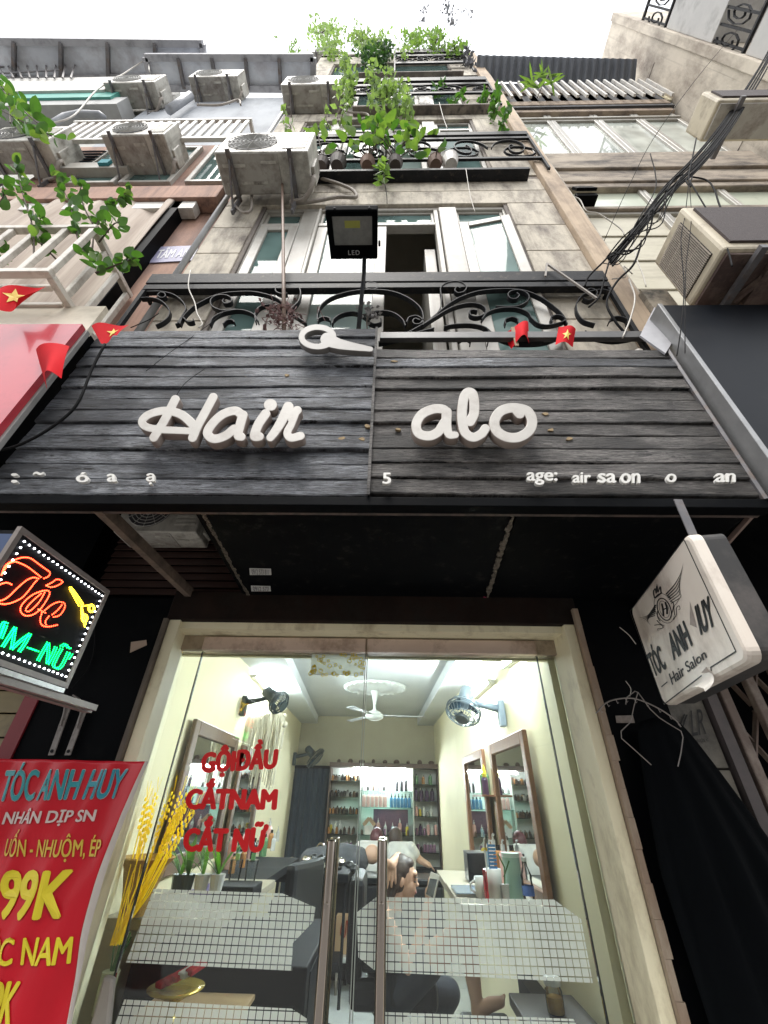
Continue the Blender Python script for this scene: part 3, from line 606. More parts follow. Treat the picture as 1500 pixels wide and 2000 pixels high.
# small raised letters along the bottom of the board
SMAL = mat('small_letter', (.66, .65, .62), (.55, .54, .51), sc=20, rough=.5)
def small(tx, x0, x1, ya, yb, label, sk=0, rot=0):
    Y = YF-.024; q = [PY(x0+sk, ya, Y), PY(x1+sk, ya, Y), PY(x1, yb, Y), PY(x0, yb, Y)]
    o = text_quad(tx, q, 'small_letters', SMAL, None, bold=.03, depth=.012); return tag(o, label, 'sign letter')
small(':', 26, 39, 928, 947, 'tiny white colon, leftmost mark along the lower edge of the board')
small('~', 68, 88, 925, 932, 'loose white accent mark left of the letter o on the board', 2)
small('ó', 152, 177, 926, 946, 'small white letter o with accent near the left end of the board')
small('a', 212, 231, 929, 945, 'small white letter a between the accented o and the dotted a'); small('ạ', 288, 305, 928, 950, 'small white letter a with a dot below on the board')
small('5', 747, 764, 927, 949, 'small white number 5 just right of the board joint'); small('age:', 1027, 1087, 926, 951, 'small white letters age and colon below the large letters alo')
small('air', 1116, 1152, 926, 947, 'small white letters air on the lower board edge'); small('sa', 1165, 1201, 928, 947, 'small white letters sa between air and on'); small('on', 1209, 1248, 928, 948, 'small white letters on, right after sa')
small('o', 1298, 1318, 929, 946, 'single small white letter o near the right end of the board'); small('an', 1393, 1433, 928, 946, 'small white letters an at the far right of the board')
# ================================================================== RAILINGS
def scroll(R_, px, Y, wd=.03, th=.006, n=7, name='scroll'):
    pts = [PY(a, b, Y) for a, b in px]
    return MB().ribbon(cr(pts, n), (0, wd, 0), th).build(name, DARKM, R_)
def loc5(u, v): return 240+u*520/1500, 540+v*140/404
def loc6(u, v): return 720+u*580/1500, 540+v*160/414
R1 = thing('balcony_railing', 'black wrought iron scroll railing directly above the plank sign board', 'railing', (0, YR, 3.7), group='wrought iron railings of the salon house')
xa, xb = PY(290, 550, YR).x, PY(1178, 535, YR).x
z1a, z1b = PY(740, 553, YR).z, PY(740, 535, YR).z
MB().box(xa, xb, YR-.012, YR+.04, z1a, z1b).build('top_panel', DARKM, R1, bevel=.004)
z2a, z2b = PY(740, 566, YR).z, PY(740, 557, YR).z
MB().box(xa+.01, xb-.01, YR-.015, YR+.03, z2a, z2b).build('rail', DARKM, R1, bevel=.003)
zra, zrb = PY(1000, 664, YR-.03).z, PY(1000, 652, YR-.03).z
MB().box(PY(742, 655, YR-.03).x, PY(1255, 648, YR-.03).x, YR-.045, YR-.015, zra, zrb).build('rail', mat('grey_iron', (.07, .07, .07), (.12, .115, .11), sc=10, rough=.45), R1, bevel=.003)
for x in (xa+.02, xb-.02): MB().box(x-.013, x+.013, YR-.012, YR+.012, 3.5, z2a-.001).build('post', DARKM, R1)
MB().bar((xa+.02, YR+.0, z2a), (xa+.02, YU+.02, z2a), .02, .02).build('side_rail', DARKM, R1); MB().bar((xb-.02, YR+.0, z2a), (xb-.02, YU+.02, z2a), .02, .02).build('side_rail', DARKM, R1)
S5 = [
 [(325,278),(345,235),(400,180),(470,140),(520,118),(600,100),(720,95),(800,108),(860,128),(905,155)],
 [(640,195),(560,200),(505,175),(500,140),(530,118),(580,115),(614,132),(610,155),(580,162),(566,150),(572,138)],
 [(495,280),(510,245),(560,215),(640,198),(700,205),(745,228),(765,262)],
 [(568,278),(590,258),(620,255),(632,268)],
 [(750,262),(748,215),(775,180),(830,168),(890,178),(925,198),(1035,272)],
 [(930,105),(900,108),(866,95),(866,72),(900,57),(950,58),(990,70),(1003,100),(990,150),(950,190)],
 [(1170,262),(1165,245),(1130,238),(1102,250),(1100,265),(1098,225),(1120,170),(1180,125),(1280,95),(1380,85),(1500,92)],
 [(1180,275),(1190,250),(1230,222),(1290,210),(1340,222),(1380,250),(1375,268)],
 [(1380,260),(1385,225),(1430,206),(1500,212)],
 [(1365,70),(1370,52),(1400,44),(1432,52),(1438,68),(1420,82),(1385,82),(1366,72)],
 [(140,95),(220,95),(290,112),(340,150),(358,190),(340,230),(310,278)],
 [(105,130),(170,130),(225,150),(265,195),(262,235),(230,265),(190,285)],
 [(200,115),(215,100),(240,105),(243,122),(225,130),(205,122),(200,112)],
 [(300,280),(320,270),(335,245),(345,235)],[(345,240),(370,265),(400,262),(400,250)]]
S6 = [
 [(0,75),(90,80),(160,98),(220,130),(262,170),(275,215),(262,245),(235,250),(222,236),(235,222),(258,230)],
 [(5,245),(0,215),(30,192),(80,183),(130,195),(170,225),(185,258)],[(0,238),(30,250),(62,240),(62,222)],
 [(50,340),(140,318),(230,275),(310,225),(400,150),(470,110),(560,82),(680,72),(780,80),(860,110),(920,150),(975,200),(1000,250)],
 [(190,240),(205,215),(240,208),(270,225),(275,245)],
 [(340,205),(362,165),(366,110),(362,70),(385,45),(430,33),(470,40),(492,62),(480,85),(450,92),(434,78),(445,62),(462,68)],
 [(270,255),(340,210),(420,165),(500,145),(560,150),(590,175),(580,200),(545,212),(515,205),(508,185),(525,178),(548,182)],
 [(640,160),(740,160),(790,140),(808,115),(795,92),(760,78),(720,82),(702,98),(712,118),(740,122),(758,105),(745,92)],
 [(570,225),(600,190),(660,170),(740,168),(800,190),(818,215)],[(690,250),(688,228),(720,215),(750,225),(752,240)],[(815,215),(850,245),(900,255),(970,240),(990,225),(970,208),(940,205),(918,218),(925,240)],
 [(380,262),(430,252),(520,250),(590,268),(608,300),(600,345)],[(600,275),(640,310),(720,340),(820,345),(900,335),(960,310),(1010,280)],[(455,330),(480,315),(510,325),(512,345)],
 [(50,343),(140,325),(250,290),(330,270)],[(160,310),(220,290)],
 [(1045,150),(1060,120),(1100,90),(1170,75),(1220,85)],[(1045,150),(1050,190),(1080,230),(1140,250)],[(1080,118),(1110,130),(1140,110),(1150,85),(1120,70),(1095,82)],
 [(1210,240),(1225,218),(1260,212),(1300,225),(1305,245)],[(1090,285),(1140,315),(1230,330),(1320,320),(1365,300)]]
for s in S5: scroll(R1, [loc5(*p) for p in s], YR)
for s in S6: scroll(R1, [loc6(*p) for p in s], YR-.005)
# upper railings
def upper_rail(label, ytop, ybar, ymid, ylow, xl_, xr_, pat, floors):
    Rr = thing('balcony_railing', label, 'railing', (0, YR, PY(800, ylow, YR).z), group='wrought iron railings of the salon house')
    x0, x1 = PY(xl_, ytop, YR).x, PY(xr_, ytop, YR).x
    Z = lambda y: PY(800, y, YR).z
    MB().box(x0, x1, YR-.015, YR+.03, Z(ytop), Z(ytop-6)).build('rail', DARKM, Rr, bevel=.003)
    MB().box(x0, x1, YR-.012, YR+.012, Z(ybar+3), Z(ybar)).build('rail', DARKM, Rr)
    MB().box(x0, x1, YR-.012, YR+.012, Z(ymid+3), Z(ymid)).build('rail', DARKM, Rr)
    for x in (x0+.012, x1-.012): MB().box(x-.012, x+.012, YR-.011, YR+.011, Z(ylow), Z(ytop)-.001).build('post', DARKM, Rr)
    zt_, zb_ = Z(ybar+3), Z(ymid); h = zt_-zb_; c = (zt_+zb_)/2
    nS = pat; wS = (x1-x0)/nS
    for i in range(nS):
        cx_ = x0+wS*(i+.5); sg = 1 if i % 2 else -1
        a = [(cx_+sg*(wS*.46-wS*.02*k)*math.cos(k*.5)*(1-k*.045), c+h*.47*math.sin(k*.5)*(1-k*.045)) for k in range(0, 19)]
        MB().ribbon(cr([(p[0], YR, p[1]) for p in a], 3), (0, .022, 0), .009).build('scroll', DARKM, Rr)
        MB().ribbon([(cx_-sg*wS*.1+h*.25*math.cos(t*.6), YR, c-h*.2+h*.25*math.sin(t*.6)) for t in range(11)], (0, .022, 0), .008).build('ring', DARKM, Rr)
    return Rr
upper_rail('black scroll railing of the second floor ledge with potted plants', 268, 272, 311, 333, 606, 1034, 5, 2)
upper_rail('black scroll railing of the third floor ledge draped in creepers', 160, 165, 182, 207, 685, 953, 5, 3)
upper_rail('black scroll railing at the top floor under the roof greenery', 104, 108, 122, 141, 770, 907, 4, 4)
# ================================================================== AIR CONDITIONERS
def ac_proto():
    t = thing('air_conditioner', 'x', 'air conditioner', (0, 0, 0), group='outdoor air conditioner units')
    MB().box(-.4, .4, -.34, -.04, 0, .58).build('casing', ACM, t, bevel=.012)
    MB().box(-.385, .14, -.33, -.05, -.006, 0.001).build('base_pan', mat('ac_pan', (.42, .40, .36), (.34, .32, .29), sc=6, rough=.6, dirt=(.16, .13, .11), damt=.55, dsc=7), t, bevel=.003)
    for i in range(4): pass
    b = MB()
    for i, (x, y, l) in enumerate(((-.25, -.25, .2), (-.1, -.13, .24), (.22, -.2, .12), (-.3, -.12, .1), (.05, -.27, .14))): b.box(x-l/2, x+l/2, y-.012, y+.012, -.012, -.0055)
    b.build('pan_rib', ACM, t, bevel=.003)
    d = MB().lathe([(.0, -.003), (.215, -.003), (.215, .002)], (-.12, -.342, .27), 24, axis='Y').build('fan_opening', ACD, t)
    g = MB()
    for r in (.04, .075, .11, .145, .18, .215): g.tube([(-.12+r*math.cos(a), -.352, .27+r*math.sin(a)) for a in [i*math.pi/10 for i in range(21)]], .0035, 4, cap=False)
    for a in [i*math.pi/6 for i in range(12)]: g.tube([(-.12+.03*math.cos(a), -.35, .27+.03*math.sin(a)), (-.12+.22*math.cos(a), -.35, .27+.22*math.sin(a))], .0035, 4)
    g.build('fan_grille', mat('ac_grille', (.45, .44, .41), rough=.5), t)
    v = MB()
    for i in range(9): v.box(.17, .37, -.346, -.339, .08+i*.045, .105+i*.045)
    v.build('vent_slats', ACM, t)
    MB().box(.399, .43, -.22, -.08, .06, .3).build('service_cover', ACM, t, bevel=.008)
    MB().tube([(.415, -.15, .06), (.42, -.15, -.02), (.40, -.1, -.08), (.33, -.03, -.1), (.2, -.012, -.11)], .022, 7).build('pipe', PIPE, t, smooth=True)
    for x in (-.27, .25):
        MB().bar((x, -.37, -.026), (x, .0, -.026), .035, .028).bar((x, -.012, -.03), (x, -.012, -.32), .035, .02, up=(1, 0, 0)).bar((x, -.3, -.04), (x, -.015, -.28), .022, .012, up=(1, 0, 0)).build('bracket', STEEL, t)
    return t
ACP = ac_proto(); _acs = []
def ac(a, b, label, W=.8, dz=0, tilt=0, flip=1, wall=None):
    z = solve_z(a, b, W); pa, pb = PZ(*a, z), PZ(*b, z); mid = (pa+pb)/2
    t = ACP if not _acs else copy_tree(ACP); _acs.append(t)
    s = W/.8; t.location = (mid.x, mid.y+.34*s, z); t.scale = (s*flip, s, s); t['label'] = label
    return t
ac((418, 302), (600, 290), 'large dirty cream air conditioner above the first floor window of the salon')
ac((548, 168), (662, 160), 'air conditioner beside the third floor railing, next to the creepers')
ac((608, 101), (664, 99), 'small looking air conditioner topmost below the roof plants', W=.62)
ac((207, 289), (330, 292), 'stained air conditioner below the white slatted railing on the left house', W=.66).scale.y *= 1.4
ac((201, 163), (300, 158), 'bluish grey air conditioner left of its twin on the upper left wall')
ac((367, 152), (462, 146), 'air conditioner right of its twin on the upper left wall')
ac((-50, 275), (90, 274), 'air conditioner at the left picture edge behind leafy branches', W=.75)
# ================================================================== FLOOD LIGHT, POLE
YFl = YR-.1
FLd = thing('flood_light', 'square black floodlight on a thin post in front of the railing', 'floodlight', PY(700, 640, YFl))
q = [PY(641, 410, YFl), PY(735, 410, YFl), PY(738, 507, YFl), PY(655, 507, YFl)]
zt1, zb1_ = q[0].z, q[2].z; x0, x1 = PY(648, 507, YFl).x, PY(738, 507, YFl).x
pbm = PY(695, 507, YFl-.02); zb1_ = pbm.z; rt_ = ray(690, 411); Wf = (x1-x0)*1.04
best = min((EO+rt_*(k*.002) for k in range(200, 3000)), key=lambda p: abs((p-pbm).length-Wf)+(.5 if (EO-p).length > (EO-pbm).length*1.02 else 0))
zt1 = best.z
def ty(z): return pbm.y+(z-zb1_)*(best.y-pbm.y)/(zt1-zb1_)
vF = (best-pbm).normalized(); nF = Vector((1, 0, 0)).cross(vF).normalized()
nF = nF if nF.dot(EO-pbm) > 0 else -nF
W_ = x1-x0
def fp(x, s_, d=0): return Vector((x, 0, 0))+Vector((0, pbm.y, pbm.z))+vF*s_+nF*d
def fslab(x0_, x1_, s0, s1, d, th): return [fp(x0_, s0, d), fp(x1_, s0, d), fp(x1_, s1, d), fp(x0_, s1, d)], -nF*th
def fbox(*a): return MB().slab(*fslab(*a))
fbox(x0, x1, 0, Wf, 0, .045).build('housing', BLACKP, FLd, bevel=.008)
gx0, gx1, gs0, gs1 = x0+W_*.12, x1-W_*.11, Wf*.33, Wf*.91
fbox(gx0, gx1, gs0, gs1, .0035, .003).build('lens', mat('lens', (.20, .20, .19), (.28, .28, .26), sc=20, rough=.25, bump=.3, bsc=150), FLd)
cxm = (gx0+gx1)/2; fbox(cxm-W_*.15, cxm+W_*.15, Wf*.68, Wf*.82, .0046, .001).build('led_chip', mat('led_chip', (.46, .46, .10), rough=.5), FLd)
fr_ = MB()
for a, c_, e, f in ((gx0-.012, gx0, gs0-.012, gs1+.012), (gx1, gx1+.012, gs0-.012, gs1+.012), (gx0, gx1, gs0-.012, gs0), (gx0, gx1, gs1, gs1+.012)): fr_.slab(*fslab(a, c_, e, f, .008, .007))
fr_.build('lens_rim', BLACKP, FLd)
text_quad('LED', [fp(cxm-W_*.12, Wf*.21, .001), fp(cxm+W_*.12, Wf*.21, .001), fp(cxm+W_*.12, Wf*.11, .001), fp(cxm-W_*.12, Wf*.11, .001)], 'lettering', mat('ink_white', (.6, .6, .6)), FLd, bold=0.01, space=1.2)
for x in (x0+W_*.18, x1-W_*.16):
    for s_ in (0, Wf): MB().ell(fp(x, s_, -.015), .008, .008, .012, 8, 6).build('screw', DARKM, FLd)
MB().tube([fp(x1+.004, Wf*.3, -.02), fp(x1+.018, Wf*.3, -.02)], .018, 8).build('hinge', DARKM, FLd)
p1 = PY(700, 645, YFl+.02); MB().tube([(p1.x, YFl+.02, 3.55), (p1.x, YFl+.02, zb1_-.1), tuple(fp(p1.x, .02, -.05))], .013, 8).build('post', DARKM, FLd, smooth=True)
pb = [PY(555, 655, YR-.06), PY(553, 470, YR-.08), PY(549, 278, YR-.1)]
tag(MB().tube([pb[0], pb[0]*.5+pb[1]*.5, pb[1], pb[1]*.5+pb[2]*.5+Vector((.003, 0, 0)), pb[2]], [.013, .012, .011, .010, .008], 8).build('bamboo_pole', mat('bamboo', (.15, .095, .07), (.22, .15, .11), sc=5, rough=.6, st=(1, 1, 4)), smooth=True), 'thin brown bamboo pole standing upright behind the board left of the floodlight', 'pole')
# ================================================================== HOUSE ON THE LEFT
LB = thing('left_house', 'neighbour house on the left with pinkish wall, blinds and slatted balconies', 'house', (-2.8, 1.6, 0))
XW = XL-.06
MB().box(-4.0, XW, 1.46, 1.7, 3.5, 8.2).build('wall', PINKW, LB)
z0, z1 = PY(300, 391, 1.35).z, PY(300, 368, 1.35).z
MB().box(-4.0, PY(430, 380, 1.35).x, 1.33, 1.459, z0, z1).build('ledge', PINKW, LB, bevel=.006)
MB().box(-4.0, PY(385, 400, 1.38).x, 1.36, 1.45, z0-.16, z0-.003).build('blind_box', WHITEP, LB, bevel=.006)
# hanging striped blind
BL = mat('blind_cloth', (.52, .45, .38), (.40, .32, .26), sc=3, rough=.8, st=(3.2, 1, .05), bump=.2, bsc=14, dirt=(.24, .18, .15), damt=.5, dsc=2.5, dst=(3, 1, .12))
xb0, xb1 = -4.0, PY(367, 378, 1.4).x
zt_, zb_ = PY(367, 382, 1.4).z, PY(205, 600, 1.4).z
bd = MB(); bd.grid(lambda u, v: (xb0+(xb1-xb0)*u, 1.37+.018*math.sin(u*34+3*v)+.012*math.sin(u*61+v*2)-.035*math.sin(v*3.1)*(1-abs(2*u-1))+.012*mnoise.noise((u*6, v*2, 3)), zb_-.1+(zt_-zb_+.1)*v), 120, 24)
bo = bd.build('roller_blind', BL, None, smooth=True, fix=False); bo.modifiers.new('s', 'SOLIDIFY').thickness = .004; tag(bo, 'striped beige cloth blind hanging on the left house behind the slatted balcony', 'blind')
MB().box(xb1-.0, xb1+.07, 1.36, 1.459, zb_-.2, zt_-.05).build('blind_gap_shade', BLACKP, LB)  # black strip stands in for the shaded gap between blind and wall
q = [PY(307, 482, 1.45), PY(388, 479, 1.45), PY(377, 508, 1.45), PY(292, 513, 1.45)]
TS = MB().slab(q, (0, .006, 0)).build('name_plate', mat('lilac_plate', (.30, .29, .42), (.24, .23, .36), sc=4, rough=.5)); tag(TS, 'lilac blue name plate with white capitals on the pink wall', 'name plate')
def sub(q, a, b, c, d):
    f = lambda u, v: (q[0]*(1-u)+q[1]*u)*(1-v)+(q[3]*(1-u)+q[2]*u)*v
    return [f(a, c), f(b, c), f(b, d), f(a, d)]
text_quad('TÂM ANH', sub(q, .1, 1.02, .08, .78), 'lettering', mat('ink_pale', (.75, .75, .78)), TS, bold=.03, shear=.2, off=(0, -.002, 0))
# near slatted balcony
NBY = 1.02
NB = thing('slatted_balcony', 'cream metal slatted balcony cage with a leafy plant on the left house', 'balcony', (-2.6, 1.2, 3.7))
fb, ft = PY(88, 537, NBY), PY(193, 445, NBY); wbx = ft.x
zb_, zt_ = fb.z, ft.z; yb = 1.44
SLW = mat('balcony_paint', (.70, .66, .59), (.6, .56, .5), sc=5, rough=.5, dirt=(.22, .18, .14), damt=.45, dsc=6)
def bx(x0, x1, y0, y1, z0, z1, nm='rail'): return MB().box(x0, x1, y0, y1, z0, z1).build(nm, SLW, NB, bevel=.003, seg=1)
bx(-4.0, wbx, NBY-.02, NBY+.02, zt_-.04, zt_); bx(-4.0, wbx, NBY-.02, NBY+.02, zb_, zb_+.04)
bx(wbx-.04, wbx, NBY+.021, yb, zt_-.04, zt_, 'side_rail'); bx(wbx-.04, wbx, NBY+.021, yb, zb_, zb_+.04, 'side_rail')
n = 12
for i in range(n): bx(wbx-.035-i*.17, wbx-i*.17, NBY-.015, NBY+.015, zb_+.041, zt_-.041, 'slat')
for i in range(1, 4): bx(wbx-.035, wbx-.005, NBY+(yb-NBY)*i/3.2-.018, NBY+(yb-NBY)*i/3.2+.018, zb_+.041, zt_-.041, 'slat')
for i in range(4): bx(-4.0, wbx-.05, NBY+.06+i*.1, NBY+.09+i*.1, zb_+.0, zb_+.03, 'floor_bar')
bx(-4.0, -2.35, NBY+.1, yb-.02, zb_+.05, zb_+.12, 'plant_tray')
# cream panel and red sign box under it
RS = thing('red_sign_box', 'glossy red sign board with cream top panel of the shop on the left', 'sign board', (-2.6, 1.15, 2.6))
REDG = mat('red_panel', (.50, .045, .06), (.42, .035, .05), sc=2, rough=.22, coat=.5, dirt=(.24, .02, .03), damt=.35, dsc=1.3)
rx = PY(165, 640, 1.12).x; rz1 = PY(100, 640, 1.12).z
MB().box(-4.2, rx, 1.10, 1.13, 2.62, rz1).build('face', REDG, RS)
MB().box(-4.2, rx+.012, 1.131, 1.155, 2.60, rz1-.004).build('side_frame', mat('grey_frame', (.30, .29, .28), (.2, .2, .19), sc=9, rough=.5), RS, bevel=.003)
MB().slab([(-4.2, 1.14, rz1+.001), (rx-.005, 1.14, rz1+.001), (PY(207, 598, 1.2).x, 1.2, PY(207, 598, 1.2).z), (-4.2, 1.2, PY(100, 597, 1.2).z)], (0, .03, .0)).build('top_panel', mat('cream_panel', (.58, .52, .42), (.5, .45, .36), sc=3, rough=.6, dirt=(.35, .3, .22), damt=.35, dsc=4), RS)
# ground floor of left house
LG = thing('left_shopfront', 'dim left shopfront with a yellow roller shutter and red jamb', 'shop front', (-2.6, 2.3, 0))
YEL = mat('shutter_yellow', (.33, .27, .13), (.27, .22, .11), sc=3, rough=.5, st=(1, 1, 5), dirt=(.12, .1, .06), damt=.4, dsc=6)
zz = .2
while zz < 2.25:
    MB().slab([(-5, 2.32, zz), (-1.72, 2.32, zz), (-1.72, 2.335, zz+.105), (-5, 2.335, zz+.105)], (0, .02, 0)).build('shutter_slat', YEL, LG); zz += .112
zr0 = [PY(150, 1340, 2.15).x, PY(200, 1340, 2.15).x]
MB().box(-1.74, xk0+.029, YW-.02, YW+.25, 0, 2.3).build('jamb', mat('jamb_red', (.22, .012, .02), (.17, .01, .018), sc=3, rough=.4), LG)
MB().box(-5, -1.62, 2.36, 2.5, 0, 3.5).build('wall', BLACKP, LG); MB().box(-5, xk0, YW-.02, 2.36, 2.3, 3.5).build('lintel', BLACKP, LG)
MB().box(-5, XB0-.01, 1.2, 2.3, 3.45, 3.55).build('light_block_sheet', BLACKP, LG)  # unseen sheet added to block light above the left shopfront
# upper part of the left house
RL = thing('slatted_railing', 'long white slatted railing high on the left house', 'railing', (-2.7, 1.2, 7.2))
ry = 1.25; zb_, zt_ = PY(300, 275, ry).z, PY(300, 237, ry).z; x1 = PY(488, 240, ry).x; x0 = -3.95
def b2(a, b_, c, d, e, f, nm): return MB().box(a, b_, c, d, e, f).build(nm, WHITEP, RL, bevel=.003, seg=1)
b2(x0, x1, ry-.02, ry+.02, zt_-.05, zt_, 'rail'); b2(x0, x1, ry-.02, ry+.02, zb_, zb_+.06, 'rail')
for i in range(21):
    x = x0+.04+(x1-x0-.08)*i/20; b2(x-.022, x+.022, ry-.012, ry+.012, zb_+.061, zt_-.051, 'slat')
b2(x1-.04, x1, ry+.021, 1.5, zt_-.05, zt_, 'side_rail'); b2(x1-.04, x1, ry+.021, 1.5, zb_, zb_+.06, 'side_rail')
for i in range(1, 4): b2(x1-.03, x1-.01, ry+.1*i, ry+.1*i+.03, zb_+.061, zt_-.051, 'slat')
BLUEW = mat('pale_blue_plaster', (.42, .44, .46), (.34, .36, .39), sc=2, rough=.85, bump=.2, dirt=(.2, .21, .23), damt=.5, dsc=2, dst=(1, 1, .4))
MB().box(-4.0, XW, 1.52, 1.7, 8.21, 11.2).build('upper_wall', BLUEW, LB)
for k, x in enumerate((-3.5, -2.9, -2.2)): frame(LB, 'window', x, x+.55, 6.75, 8.0, 1.42, .05, .05, PANE)
lw0, lw1 = PY(135, 330, 1.42), PY(212, 293, 1.42)
for i in range(7): MB().slab([(lw0.x-.25, 1.40, lw0.z+i*(lw1.z-lw0.z)/7), (lw1.x, 1.40, lw0.z+i*(lw1.z-lw0.z)/7), (lw1.x, 1.43, lw0.z+(i+.9)*(lw1.z-lw0.z)/7), (lw0.x-.25, 1.43, lw0.z+(i+.9)*(lw1.z-lw0.z)/7)], (0, .01, 0)).build('shutter_louvre', mat('louvre_navy', (.07, .085, .11), (.05, .06, .08), sc=4, rough=.6), LB)
MB().box(lw0.x-.3, lw1.x+.6, 1.36, 1.45, lw0.z-.2, lw0.z-.02).build('window_sill', WINF, LB, bevel=.005)
MB().box(PY(175, 335, 1.35).x, PY(195, 335, 1.35).x, 1.33, 1.359, lw0.z-.16, lw0.z-.04).build('teal_cloth', mat('teal_cloth', (.05, .28, .33), rough=.8), LB)
MB().tube([PY(70, 262, 1.4), PY(125, 228, 1.4), PY(155, 222, 1.4), PY(195, 224, 1.4), PY(205, 232, 1.45)], .045, 10).tube([PY(150, 222, 1.42), PY(215, 195, 1.42)], .045, 10).build('vent_duct', mat('duct_grey', (.33, .34, .36), (.25, .26, .28), sc=4, rough=.5), LB, smooth=True)
MB().tube([PY(330, 215, 1.4), PY(372, 187, 1.4)], .06, 8).build('vent_duct', mat('duct_grey', (.3, .3, .3)), LB, smooth=True)
# overhanging roof sheets at the top of the left house
RO = mat('roof_under', (.60, .62, .66), (.50, .53, .58), sc=3, rough=.8, dirt=(.3, .28, .3), damt=.4, dsc=2)
def roof(name, label, px, z, th=.12, par=None):
    t = thing(name, label, 'roof awning', PZ(*px[0], z)); q = [PZ(a, b_, z) for a, b_ in px]
    MB().slab(q, (0, 0, .04)).build('roof_sheet', RO, t)
    e = MB(); d = Vector((0, 0, 1))
    for i in range(4): e.bar(q[i]+d*.0, q[(i+1) % 4]+d*.0, .09, th)
    e.build('edge_beam', mat('fascia_grey', (.36, .36, .38), (.28, .28, .3), sc=4, rough=.7, dirt=(.14, .14, .15), damt=.4, dsc=5), t)
    for k in range(1, 5):
        u = k/5; MB().bar(q[0]*(1-u)+q[1]*u-d*.06, q[3]*(1-u)+q[2]*u-d*.06, .05, .08).build('rafter', STEEL, t)
    return t
roof('roof_awning', 'grey roof awning underside above the teal parapet, top left', [(-60, 158), (400, 146), (396, 85), (-60, 80)], 12.4)
roof('roof_awning', 'blue grey roof awning underside left of the roof plants', [(300, 172), (612, 174), (612, 112), (285, 112)], 12.0)
LU = thing('far_left_house', 'far left neighbour house with teal edged white parapet', 'house', (-5.8, 1.5, 0))
MB().box(-8.5, -4.05, 1.6, 3, 3.5, 12.3).build('wall', mat('white_house', (.55, .54, .50), (.47, .46, .43), sc=2, rough=.85, dirt=(.3, .29, .26), damt=.4), LU)
for (pa, pb_, m_, nm, y) in ((205, 192, (.38, .38, .37), 'soffit_band', 1.34), (191, 178, (.10, .36, .30), 'teal_band', 1.31), (177, 152, (.60, .58, .54), 'parapet_band', 1.28)):
    MB().box(-8.5, PY(207, pa, 1.3).x, y, 1.6, PY(100, pa, y).z+.004, PY(100, pb_, y).z).build(nm, mat('band_'+nm, m_, rough=.7), LU)
g = MB()
for i in range(9):
    a, b_ = PY(-20+i*22, 100, 1.25), PY(10+i*16, 152, 1.25); g.tube([a, b_], .016, 4)
for i in range(4): g.tube([PY(-10, 108+i*12, 1.25), PY(50+i*22, 95+i*14, 1.25)], .012, 4)
g.build('mesh_grille', STEEL, LU)
for wz_ in (4.5, 7.4): frame(LU, 'window', -7, -5.2, wz_, wz_+1.7, 1.55, .07, .05, PANE)
# ================================================================== HOUSE ON THE RIGHT
RB_ = thing('right_house', 'cream neighbour house on the right with wide windows and dentil cornices', 'house', (2.9, 1.7, 0))
YN = 1.62; xr0, xr1 = XO+.065, 4.3
CRW = mat('cream_house', (.56, .50, .39), (.48, .43, .33), sc=2, rough=.85, bump=.3, dirt=(.22, .19, .15), damt=.5, dsc=2, dst=(1, 1, .4))
MB().box(xr0, xr1, YN+.06, 2.6, 3.2, 12.0).build('wall', CRW, RB_)
CORN = mat('cornice_dirty', (.30, .25, .20), (.40, .34, .27), sc=3, rough=.9, bump=.6, dirt=(.07, .06, .055), damt=.65, dsc=3, dst=(.7, 1, 2))
YC = 1.54
zz = [PY(1300, y, YC).z for y in (345, 325, 312, 296)]
a = XO+.01
MB().box(a+.08, xr1, YC+.05, YN+.06, zz[0]-.12, zz[0]).box(a+.03, xr1, YC+.03, YN+.06, zz[0]+.001, zz[1]).box(a, xr1, YC, YN+.06, zz[1]+.001, zz[3]).build('cornice', CORN, RB_, bevel=.012)
zw0, zw1 = 4.4, PY(1300, 352, YN).z
def wide_win(z0, z1, zt, cols, Y, pm):
    nb = len(cols)-1
    for i in range(nb):
        frame(RB_, 'transom_light', cols[i]+.004, cols[i+1]-.004, zt+.03, z1, Y, .05, .06, pm)
        frame(RB_, 'window', cols[i]+.004, cols[i+1]-.004, z0, zt-.03, Y, .06, .06, pm)
    MB().box(cols[0], cols[-1], Y-.02, Y+.06, zt-.029, zt+.029).build('transom_bar', WINF, RB_, bevel=.004, seg=1)
PGR = mat('pane_green', (.50, .56, .46), (.58, .60, .49), sc=1.5, rough=.12, dirt=(.38, .41, .33), damt=.35, dsc=2)
PAN = mat('window_board', (.54, .51, .40), (.60, .56, .45), sc=3, rough=.5, dirt=(.38, .35, .27), damt=.45, dsc=2.5, dst=(.6, 1, 3))
c1 = [PY(1075, 352, YN).x+.04]+[PY(x, 352, YN).x for x in (1235, 1385, 1500, 1640)]
zt1_ = PY(1180, 412, YN).z
for i in range(len(c1)-1):
    frame(RB_, 'transom_light', c1[i]+.004, c1[i+1]-.004, zt1_+.03, zw1, YN, .035, .06, PGR)
    frame(RB_, 'board_panel', c1[i]+.004, c1[i+1]-.004, zw0, zt1_-.03, YN, .05, .06, PAN)
    for z in (zw0+.5, zw0+1.0, zw0+1.5): 
        if z < zt1_-.2: MB().box(c1[i]+.06, c1[i+1]-.06, YN+.02, YN+.032, z-.008, z+.008).build('panel_joint', mat('joint', (.3, .27, .2), rough=.8), RB_)
MB().box(c1[0], c1[-1], YN-.03, YN+.06, zt1_-.029, zt1_+.029).build('transom_bar', CORN, RB_, bevel=.004, seg=1)
zs0, zs1 = PY(1150, 288, YN).z, PY(1150, 212, YN).z; zsm = PY(1150, 232, YN).z
c2 = [PY(x, 240, YN).x for x in (992, 1080, 1175, 1260, 1345)]
